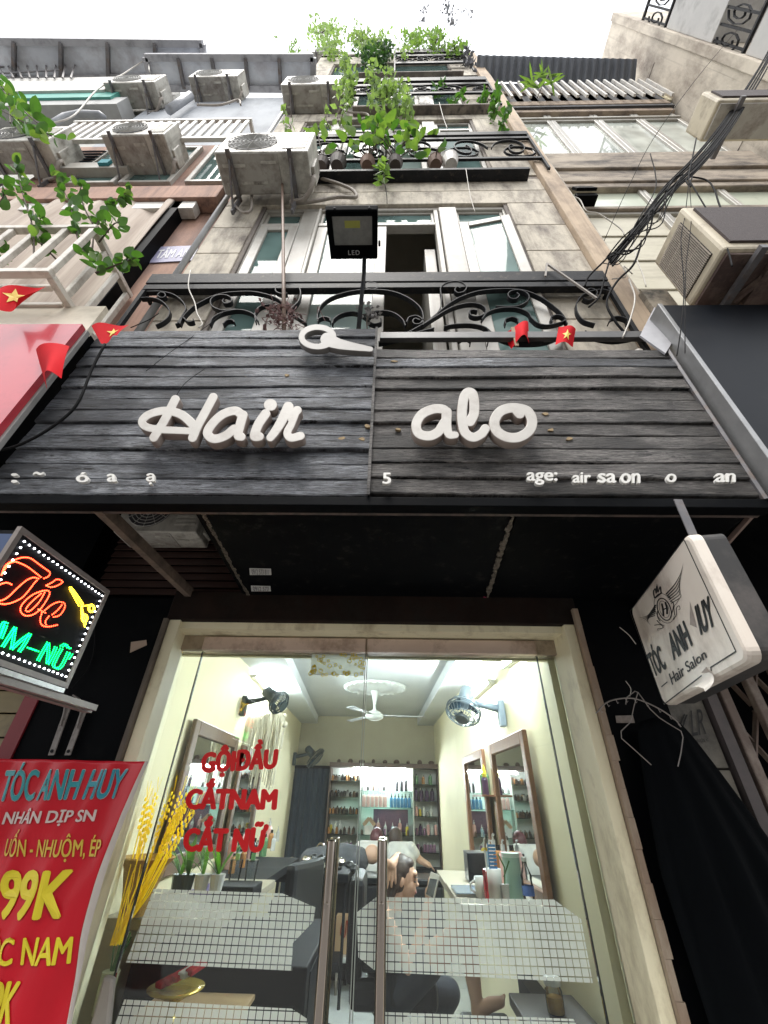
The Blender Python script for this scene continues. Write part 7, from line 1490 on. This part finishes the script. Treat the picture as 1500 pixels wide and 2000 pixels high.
flag([(182, 642), (252, 632), (232, 662), (198, 672)], (1.09, 1.09, 1.08, 1.08), 'red star flag at the top left corner of the plank board', roll=.1, seed=1, starc=(.6, .5), ss=.28)
flag([(74, 688), (138, 680), (122, 742), (88, 756)], (1.08, 1.08, 1.05, 1.06), 'curled red flag hanging over the edge of the red sign board', False, .35, 2)
flag([(984, 652), (1030, 634), (1034, 668), (1000, 676)], (1.31, 1.31, 1.3, 1.3), 'crumpled red flag tucked in the railing, left of the starred one', False, .2, 3)
flag([(1092, 636), (1124, 644), (1120, 675), (1085, 673)], (1.26, 1.26, 1.26, 1.26), 'red flag with clear yellow star on the railing above the plank board', True, .12, 4, (.5, .6), .32)
tag(MB().bar(PY(1001, 640, 1.29), PY(1010, 676, 1.29), .02, .008, up=(0, 1, 0)).build('wood_stick', mat('stick', (.35, .26, .17), (.25, .18, .12), sc=14, rough=.8)), 'short pale wooden stick in front of the crumpled red flag', 'stick')
# cables
def cable(px, Ys, r, label, m=CABLE, group=None, n=6, jit=0, cat='cable'):
    if not isinstance(Ys, (list, tuple)): Ys = [Ys]*len(px)
    if len(Ys) == 2 and len(px) > 2: Ys = [Ys[0]+(Ys[1]-Ys[0])*i/(len(px)-1) for i in range(len(px))]
    pts = cr([PY(a, b_, y) for (a, b_), y in zip(px, Ys)], n)
    if jit: pts = [p+Vector((rnd(-jit, jit), rnd(-jit, jit), rnd(-jit, jit))) for p in pts]
    return tag(MB().tube(pts, r, 6).build('cable', m, smooth=True), label, cat, group)
rw = random.Random(44)
for k in range(8):
    u0 = rw.uniform(.3, .7); a = (1420-260*u0, 245+290*u0); b_ = (1420-260*min(1, u0+.3), 245+290*min(1, u0+.3)); sg = rw.choice((-1, 1, 1))
    cable([a, (a[0]*.6+b_[0]*.4+sg*rw.uniform(6, 26), a[1]*.6+b_[1]*.4+rw.uniform(8, 34)), (a[0]*.25+b_[0]*.75+sg*rw.uniform(4, 20), a[1]*.25+b_[1]*.75+rw.uniform(4, 24)), b_], (.95, 1.15), rw.choice((.0025, .0035, .005)), ('first', 'second', 'third', 'fourth', 'fifth', 'sixth', 'seventh', 'eighth')[k]+' thin loose wire sagging from the black cable bundle', group='loose wires of the bundle')
main = [(1530, 60), (1480, 150), (1420, 245), (1360, 320), (1300, 375), (1255, 435), (1220, 475), (1190, 510)]
rc = random.Random(2); pos_ = ('lowest strand', 'second strand from below', 'third strand from below', 'fourth strand from below', 'lower middle strand', 'upper middle strand', 'fourth strand from the top', 'third strand from the top', 'second strand from the top', 'topmost strand')
for k in range(10):
    o_ = [((k-4.5)*2.3*(.5+.5*abs(math.sin(i*1.3+k)))+rc.uniform(-3, 3)) for i in range(len(main))]
    cable([(a+o_[i]*.6, b_+o_[i]) for i, (a, b_) in enumerate(main)], (.72, 1.25), rc.choice((.0035, .0045, .006, .0075)), 'black cable of the bundle crossing the top right corner, '+pos_[k], group='cable bundle at the right')
cable([(1190, 510), (1180, 545), (1170, 580), (1150, 600)], (1.25, 1.3), .006, 'black cable dropping from the bundle end into the railing corner')
cable([(1253, 470), (1248, 490), (1235, 520), (1205, 550), (1185, 590), (1200, 625), (1220, 650)], (1.22, 1.32), .007, 'black looped cable below the bundle, ending behind the board')
cable([(1235, 490), (1200, 492), (1175, 515), (1150, 540), (1142, 560)], (1.22, 1.3), .006, 'short black cable loop above the railing corner'); cable([(1510, -20), (1400, 105), (1290, 250), (1230, 360), (1180, 470)], (.7, 1.25), .0025, 'thin black wire running left of the thick cable bundle')
cable([(1350, 345), (1380, 352), (1395, 370), (1410, 410), (1440, 432), (1455, 436)], .95, .005, 'black cable with taped end lying on the old condenser'); cable([(1345, 350), (1375, 400), (1400, 440), (1415, 470), (1425, 500), (1430, 520)], .93, .004, 'black cable hanging in front of the old condenser')
cable([(1360, 270), (1352, 310), (1345, 345), (1349, 365), (1340, 352), (1352, 345), (1345, 362)], .95, .005, 'tangled black cable coil at the knot of the bundle'); cable([(1345, 360), (1338, 420), (1330, 470), (1336, 560), (1330, 640), (1322, 695)], .95, .0022, 'thin wire hanging down past the old condenser, left one'); cable([(1347, 362), (1350, 430), (1340, 520), (1338, 620), (1338, 690)], .94, .0018, 'thin wire hanging down past the old condenser, right one')
cable([(1300, 375), (1320, 345), (1350, 340), (1365, 325)], .98, .005, 'short black cable branching up from the bundle to the knot'); cable([(1270, 300), (1280, 340), (1278, 375), (1240, 440), (1228, 470)], 1.1, .004, 'black wire stub left of the bundle')
cable([(1040, 292), (1052, 310), (1075, 325), (1085, 350), (1098, 380), (1130, 388), (1145, 412), (1170, 418), (1210, 445), (1220, 460)], (1.33, 1.5), .006, 'white cable running over the pilaster to the right house', CABLEW); cable([(1235, 470), (1245, 510), (1255, 535), (1262, 560)], 1.45, .004, 'white cable hanging on the window boards of the right house', CABLEW)
cable([(1228, 545), (1240, 580), (1232, 620), (1216, 660)], 1.28, .005, 'pale cable loop at the right end of the railing', CABLEW); cable([(1195, 545), (1222, 540), (1218, 520), (1235, 535)], 1.28, .004, 'pale wire curl above the railing corner', CABLEW)
tag(MB().bar(PY(1068, 515, 1.29), PY(1165, 583, 1.29), .012, .012).bar(PY(1068, 515, 1.29), PY(1065, 540, 1.29), .012, .012).build('grey_stick', mat('stick_grey', (.3, .27, .24), rough=.6)), 'grey metal stick leaning across the railing at right', 'stick')
cable([(205, 672), (180, 720), (150, 790), (100, 835), (40, 868), (-10, 882)], (1.08, 1.17), .006, 'black cord drooping across the left end of the plank board'); cable([(372, 528), (368, 560), (380, 590), (385, 612), (395, 632), (388, 640)], 1.28, .004, 'white cord hanging from the first floor top rail', CABLEW)
cable([(440, 606), (400, 640), (330, 690), (285, 725)], (1.29, 1.16), .0016, 'thin dark thread stretched over the upper left planks'); cable([(400, 720), (360, 750), (335, 790)], 1.18, .0014, 'thin crack like wire on the planks above the letter H')
cable([(255, 640), (290, 625), (310, 612)], 1.3, .003, 'short black wire beside the corner flag'); cable([(70, 262), (100, 242), (145, 225), (190, 175), (240, 145), (285, 118), (292, 140)], (1.3, 1.2), .010, 'white hose curving over the upper left air conditioners', CABLEW)
cable([(610, 345), (640, 352), (670, 362), (690, 372), (695, 385), (660, 385), (620, 392), (575, 398)], 1.36, .016, 'wrapped refrigerant pipe looping right of the large air conditioner', PIPE, cat='pipe')
cable([(470, 380), (455, 395), (475, 415), (492, 405), (490, 360)], 1.34, .012, 'wrapped pipe hanging left below the large air conditioner', PIPE, cat='pipe'); cable([(660, 212), (690, 220), (715, 222), (718, 230), (690, 235), (640, 238)], 1.36, .014, 'wrapped pipe below the third floor air conditioner', PIPE, cat='pipe')
cable([(385, 205), (430, 205), (465, 195), (470, 205)], 1.3, .014, 'curved pipe joining the upper left twin air conditioners', PIPE, cat='pipe'); cable([(753, 300), (748, 330), (755, 380), (756, 398)], 1.34, .004, 'thin stained wire down the plaster below the potted plants')
cable([(910, 330), (918, 380), (928, 415)], 1.3, .003, 'white string hanging before the open casement', CABLEW); cable([(858, 200), (866, 230), (874, 252)], 1.28, .004, 'white string hanging from the third floor ledge', CABLEW)
# plants
LF1 = leafmat('leaf_balcony', (.07, .16, .03), (.035, .09, .02), .3); LF2 = leafmat('leaf_bright', (.15, .22, .06), (.085, .15, .04), .35); LF3 = leafmat('leaf_dark', (.045, .10, .03), (.03, .07, .025), .25); LF5 = leafmat('leaf_hazy', (.20, .26, .13), (.13, .19, .09), .4); LF4 = leafmat('leaf_pale', (.15, .22, .07), (.09, .15, .05), .4)  # the hazy green has the haze of the top storeys paled into its colour
BARK = mat('twig', (.09, .07, .05), (.06, .045, .035), sc=20, rough=.9)
def leaf_mesh(nm, L_, w_, m, heart=False):
    b = MB(); vs_ = []; n = 6
    for i in range(n+1):
        t = i/n; ww = w_*(math.sin(math.pi*min(1, t*.92+.08))**.75) if not heart else w_*(1-t)**.6*min(1, .55+t*3); ww = max(ww, .0005) if i < n else .0005
        vs_ += [(-ww, L_*t, .10*L_*math.sin(t*2.6)-.0), (0, L_*t, .10*L_*math.sin(t*2.6)-.22*ww), (ww, L_*t, .10*L_*math.sin(t*2.6))]
    b.add(vs_, [(i*3+k, i*3+k+1, i*3+k+4, i*3+k+3) for i in range(n) for k in range(2)]); me = b.mesh(nm); me.materials.append(m); me.polygons.foreach_set('use_smooth', [True]*len(me.polygons)); return me
def rot_to(d, roll=0): return Vector(d).to_track_quat('Y', 'Z').to_matrix().to_4x4() @ Matrix.Rotation(roll, 4, 'Y')
def leaf_obj(me, par, p, d, s=1.0, roll=0):
    o = bpy.data.objects.new('leaf', me); COL.objects.link(o); o.parent = par; o.matrix_local = TM[par.name].inverted() @ (Matrix.Translation(p) @ rot_to(d, roll) @ Matrix.Scale(s, 4)); TM[o.name] = TM[par.name]; return o
class Foliage(MB):
    def leaf(s, p, d, L_, w_, roll):
        M_ = Matrix.Translation(p) @ rot_to(d, roll); s.add([M_ @ Vector(q) for q in ((0, 0, 0), (-w_, L_*.45, .05*L_), (0, L_, -.1*L_), (w_, L_*.45, .05*L_), (0, L_*.45, -.06*L_))], [(0, 4, 1), (1, 4, 2), (2, 4, 3), (3, 4, 0)])
def rdir(r, up=.4): return Vector((r.uniform(-1, 1), r.uniform(-1, 1), r.uniform(-.6, 1)+up)).normalized()
# leafy bush in the slatted balcony
Z4 = lambda u, v: (u/3, 300+v/3)
lm = [leaf_mesh('leaf_a', .085, .026, LF1), leaf_mesh('leaf_b', .07, .022, LF1), leaf_mesh('leaf_c', .075, .024, LF2)]
r = random.Random(21); bush = thing('balcony_plant', 'glossy green bush growing through the slatted balcony at left', 'plant', PY(110, 520, 1.2))
brs = [([(200, 640), (190, 430), (140, 260), (105, 120), (100, 60)], 26), ([(470, 560), (440, 430), (400, 270), (330, 150)], 26), ([(540, 560), (560, 430), (620, 330), (690, 270), (760, 210)], 28), ([(560, 440), (500, 330), (470, 230), (480, 180)], 16), ([(580, 520), (660, 420), (700, 400)], 8), ([(560, 700), (690, 650), (800, 610)], 12), ([(330, 620), (250, 540), (200, 500)], 12), ([(420, 600), (480, 560), (540, 640), (600, 680)], 14), ([(0, 640), (40, 580)], 6), ([(250, 600), (240, 420), (230, 360)], 12), ([(-20, 330), (20, 240), (10, 150)], 8)]
for px, nl in brs:
    y0 = r.uniform(1.0, 1.15); y1 = y0-r.uniform(0, .18); P_ = cr([PY(*Z4(*p), y0+(y1-y0)*i/(len(px)-1)) for i, p in enumerate(px)], 5); MB().tube(P_, [.006-.004*i/len(P_) for i in range(len(P_))], 5).build('stem', BARK, bush)
    nl = int(nl*1.45)
    for k in range(nl):
        i = int(len(P_)*(.25+.75*k/nl)); p = P_[min(i, len(P_)-1)]+Vector((r.uniform(-.02, .02), r.uniform(-.03, .03), r.uniform(-.02, .02))); leaf_obj(lm[r.choice((0, 0, 1, 2) if k > nl*.6 else (0, 1, 1))], bush, p, rdir(r, .2), r.uniform(.65, 1.1), r.uniform(-.8, .8))
tl_ = thing('climbing_plant', 'green leafy branches hanging at the upper left picture edge', 'plant', PY(20, 260, 1.05)); lb_ = [leaf_mesh('leaf_d', .16, .05, LF1), leaf_mesh('leaf_e', .13, .045, LF2)]
for px, nl in (([(-20, 150), (10, 175), (40, 210), (90, 255)], 34), ([(-20, 200), (20, 225), (60, 245), (100, 265)], 34), ([(-10, 160), (15, 190), (20, 240)], 22)):
    P_ = cr([PY(*p, 1.05) for p in px], 6); MB().tube(P_, .008, 5).build('stem', BARK, tl_)
    for k in range(nl): p = P_[int(len(P_)*k/nl)]+Vector((r.uniform(-.12, .12), r.uniform(-.08, .08), r.uniform(-.1, .1))); leaf_obj(lb_[r.choice((0, 0, 1))], tl_, p, rdir(r, -.1), r.uniform(.6, 1.1), r.uniform(-1, 1))
# potted plants on the second floor ledge
lp_ = [leaf_mesh('leaf_f', .17, .075, LF2, True), leaf_mesh('leaf_g', .14, .06, LF2, True), leaf_mesh('leaf_h', .15, .04, LF1)]
zl_ = PY(800, 330, YR).z+.1; POTM = mat('pot_dark', (.05, .04, .04), (.09, .07, .06), sc=6, rough=.7); POTT = mat('pot_terra', (.20, .12, .09), (.14, .09, .07), sc=6, rough=.8)
pl = [(630, 266, 10, 'ruffled light green potted plant at the left end of the second floor ledge', 30, 0), (718, 262, 40, 'bright heart leaved potted plant, largest on the second floor ledge', 44, 0), (772, 270, 40, 'heart leaved potted plant right of the largest one on the ledge', 52, 1), (850, 285, 9, 'small yellow green potted plant right of the middle of the ledge', 30, 1)]
for k, (px, py, nl, lab, spread, kk) in enumerate(pl):
    b0 = PY(px, 318, YR-.0); b0.z = zl_; t = thing('potted_plant', lab, 'potted plant', b0); MB().lathe([(0, 0), (.055, 0), (.075, .10), (.08, .11), (.065, .11), (0, .1)], b0, 14).build('pot', POTT if k % 2 else POTM, t)
    for i in range(nl):
        tgt = PY(px+r.uniform(-spread, spread), py+r.uniform(-24, 26), YR-r.uniform(-.02, .22)); mid = b0*.4+tgt*.6+Vector((0, -.03, .05))
        if i % 4 == 0: MB().tube(cr([b0+Vector((0, 0, .14)), mid, tgt], 4), .005, 4).build('stem', BARK, t)
        leaf_obj(lp_[r.choice((0, 0, 1, 2))], t, tgt, Vector((r.uniform(-1, 1), r.uniform(-1, .1), r.uniform(-.9, .4))), r.uniform(.45, .9), r.uniform(-1, 1))
for px, lab in ((660, 'empty dark pot between the ruffled and the largest plant'), (880, 'white cup like pot on the right part of the ledge')): 
    b0 = PY(px, 318, YR); b0.z = zl_; t = thing('flower_pot', lab, 'pot', b0); MB().lathe([(0, 0), (.06, 0), (.085, .15), (.09, .16), (.075, .16), (0, .14)], b0, 14).build('pot', POTM if px != 880 else WHITEP, t)
def foliage(label, name, cat, spots, mat_, L_, wr, seed, Y, stems=True, group=None, dn=0.0, ysp=.15):
    rr_ = random.Random(seed); t = thing(name, label, cat, PY(*spots[0][:2], Y), 0, group); F = Foliage(); S_ = MB()
    for (x, y, rx, ry, n) in spots:
        c = PY(x, y, Y); sc = (PY(x+1, y, Y)-c).length; scy = (PY(x, y-1, Y)-c).length; cl = [(rr_.gauss(0, .45), rr_.gauss(0, .45), rr_.gauss(0, .5)) for _ in range(max(3, n//14))]
        for i in range(n):
            q = rr_.choice(cl); p = c+Vector(((q[0]+rr_.gauss(0, .2))*rx*sc, (q[2]+rr_.gauss(0, .2))*ysp, (q[1]+rr_.gauss(0, .22))*ry*min(scy, sc*3)))
            F.leaf(p, rdir(rr_, .2-dn), L_*rr_.uniform(.6, 1.2), L_*wr*rr_.uniform(.7, 1.1), rr_.uniform(-1.5, 1.5))
        if stems:
            for q in cl: S_.tube([c+Vector((0, 0, -ry*sc*.5)), c+Vector((q[0]*rx*sc, q[2]*ysp, q[1]*ry*sc))], .004, 3)
    o = F.build('foliage', mat_, t, fix=False); o['kind'] = 'stuff'
    if stems: S_.build('stem', BARK, t)['kind'] = 'stuff'
    return t
foliage('leafy green tree at the left end of the roof greenery', 'roof_plant', 'plant', [(632, 62, 30, 28, 420), (650, 90, 26, 18, 200)], LF5, .085, .34, 31, 1.25)
foliage('light green bushy plant in the middle of the roof greenery', 'roof_plant', 'plant', [(705, 78, 36, 22, 380), (740, 92, 34, 22, 300)], LF5, .085, .34, 32, 1.22)
foliage('dark green dense plant behind the top floor railing', 'roof_plant', 'plant', [(745, 106, 30, 18, 380), (720, 118, 26, 14, 200)], LF3, .085, .4, 33, 1.28)
foliage('yellow green plant rising at right of the roof greenery', 'roof_plant', 'plant', [(812, 76, 26, 24, 300), (850, 82, 30, 24, 340), (885, 95, 24, 16, 200)], LF4, .085, .34, 34, 1.25)
foliage('thin airy branches arching into the white sky above the roof', 'roof_plant', 'plant', [(840, 18, 16, 12, 26), (868, 15, 16, 14, 34), (885, 40, 20, 20, 36), (905, 20, 22, 16, 26), (918, 110, 14, 16, 60)], mat('leaf_grey', (.10, .11, .11), (.14, .13, .15), rough=.6), .09, .3, 35, 1.1)
foliage('sparse weeds on the roof edge left of the roof plants', 'roof_weed', 'weed', [(545, 98, 6, 8, 16), (572, 98, 14, 10, 46)], LF4, .1, .2, 36, 1.3)
foliage('creeper hanging over the third floor railing beside the air conditioner', 'creeper', 'creeper', [(676, 128, 16, 26, 150), (684, 165, 18, 26, 150), (735, 158, 26, 16, 160), (755, 192, 30, 20, 200), (670, 205, 18, 18, 60), (792, 200, 18, 24, 90)], LF5, .09, .36, 37, 1.22, dn=.8)
foliage('trailing vine on the plaster below the third floor ledge', 'vine', 'vine', [(745, 232, 18, 10, 26), (790, 235, 16, 14, 20), (665, 245, 10, 16, 10), (570, 250, 18, 10, 18), (640, 240, 14, 8, 8)], LF5, .09, .4, 38, 1.28, dn=.6)
foliage('vine trailing from the second floor pots onto the plaster', 'vine', 'vine', [(746, 325, 9, 10, 30), (750, 345, 6, 8, 14)], LF4, .09, .4, 39, 1.27, dn=.8)
foliage('small plant at the right end of the third floor railing', 'creeper', 'creeper', [(865, 168, 12, 10, 22), (890, 190, 16, 12, 30), (955, 195, 14, 14, 50), (965, 218, 10, 14, 40), (982, 245, 8, 12, 30)], LF1, .1, .4, 40, 1.3, dn=.3)
wd_ = thing('awning_weed', 'spiky bamboo like weed in front of the barred awning on the right house', 'weed', PY(1060, 180, 1.3)); F = MB(); r = random.Random(8)
for px, py in ((1040, 162), (1068, 150), (1078, 162), (1052, 172), (1060, 145)):
    p = PY(px, py, 1.32)
    for i in range(7): blade(F, p, (r.uniform(-1, 1), r.uniform(-.6, .3), r.uniform(-.3, 1)), r.uniform(.14, .26), .016, .4)
F.build('foliage', LF2, wd_, fix=False)['kind'] = 'stuff'; MB().tube([PY(1050, 190, 1.36), PY(1060, 165, 1.33), PY(1075, 140, 1.3)], .01, 5).build('stem', BARK, wd_)
# dry creeper tangled at the foot of the bamboo pole
dc = thing('dry_creeper', 'dried pinkish twigs tangled round the foot of the bamboo pole', 'dried plant', PY(555, 640, 1.28)); T_ = MB(); r = random.Random(12)
for i in range(46):
    a = (r.gauss(556, 18), r.gauss(618, 15)); T_.tube(cr([PY(a[0], a[1], 1.28), PY(a[0]+r.uniform(-16, 16), a[1]+r.uniform(-14, 14), 1.26+r.uniform(-.03, .03)), PY(a[0]+r.uniform(-26, 26), a[1]+r.uniform(-20, 22), 1.27)], 4), .0022, 4)
T_.build('twigs', mat('dry_twig', (.22, .13, .12), (.12, .07, .07), sc=30, rough=.9), dc)
F = Foliage()
for i in range(70): F.leaf(PY(r.gauss(550, 18), r.gauss(618, 14), 1.265), rdir(r, 0), .035, .012, r.uniform(-1, 1))
F.build('dry_leaves', mat('dry_leaf', (.12, .055, .06), (.30, .20, .18), sc=20, rough=.8), dc, fix=False)['kind'] = 'stuff'
fwr = thing('dried_flower', 'grey dried flower head behind the ironwork right of the floodlight post', 'dried flower', PY(718, 625, 1.3)); fw = Foliage()
for i in range(40): fw.leaf(PY(r.gauss(718, 8), r.gauss(612, 8), 1.3), rdir(r, 0), .03, .011, r.uniform(-1, 1))
fw.build('petals', mat('dry_flower', (.34, .33, .32), (.2, .19, .19), sc=20, rough=.8), fwr, fix=False)['kind'] = 'stuff'
MB().tube([PY(718, 650, 1.3), PY(716, 630, 1.3), PY(718, 612, 1.3)], .004, 5).build('stem', BARK, fwr)
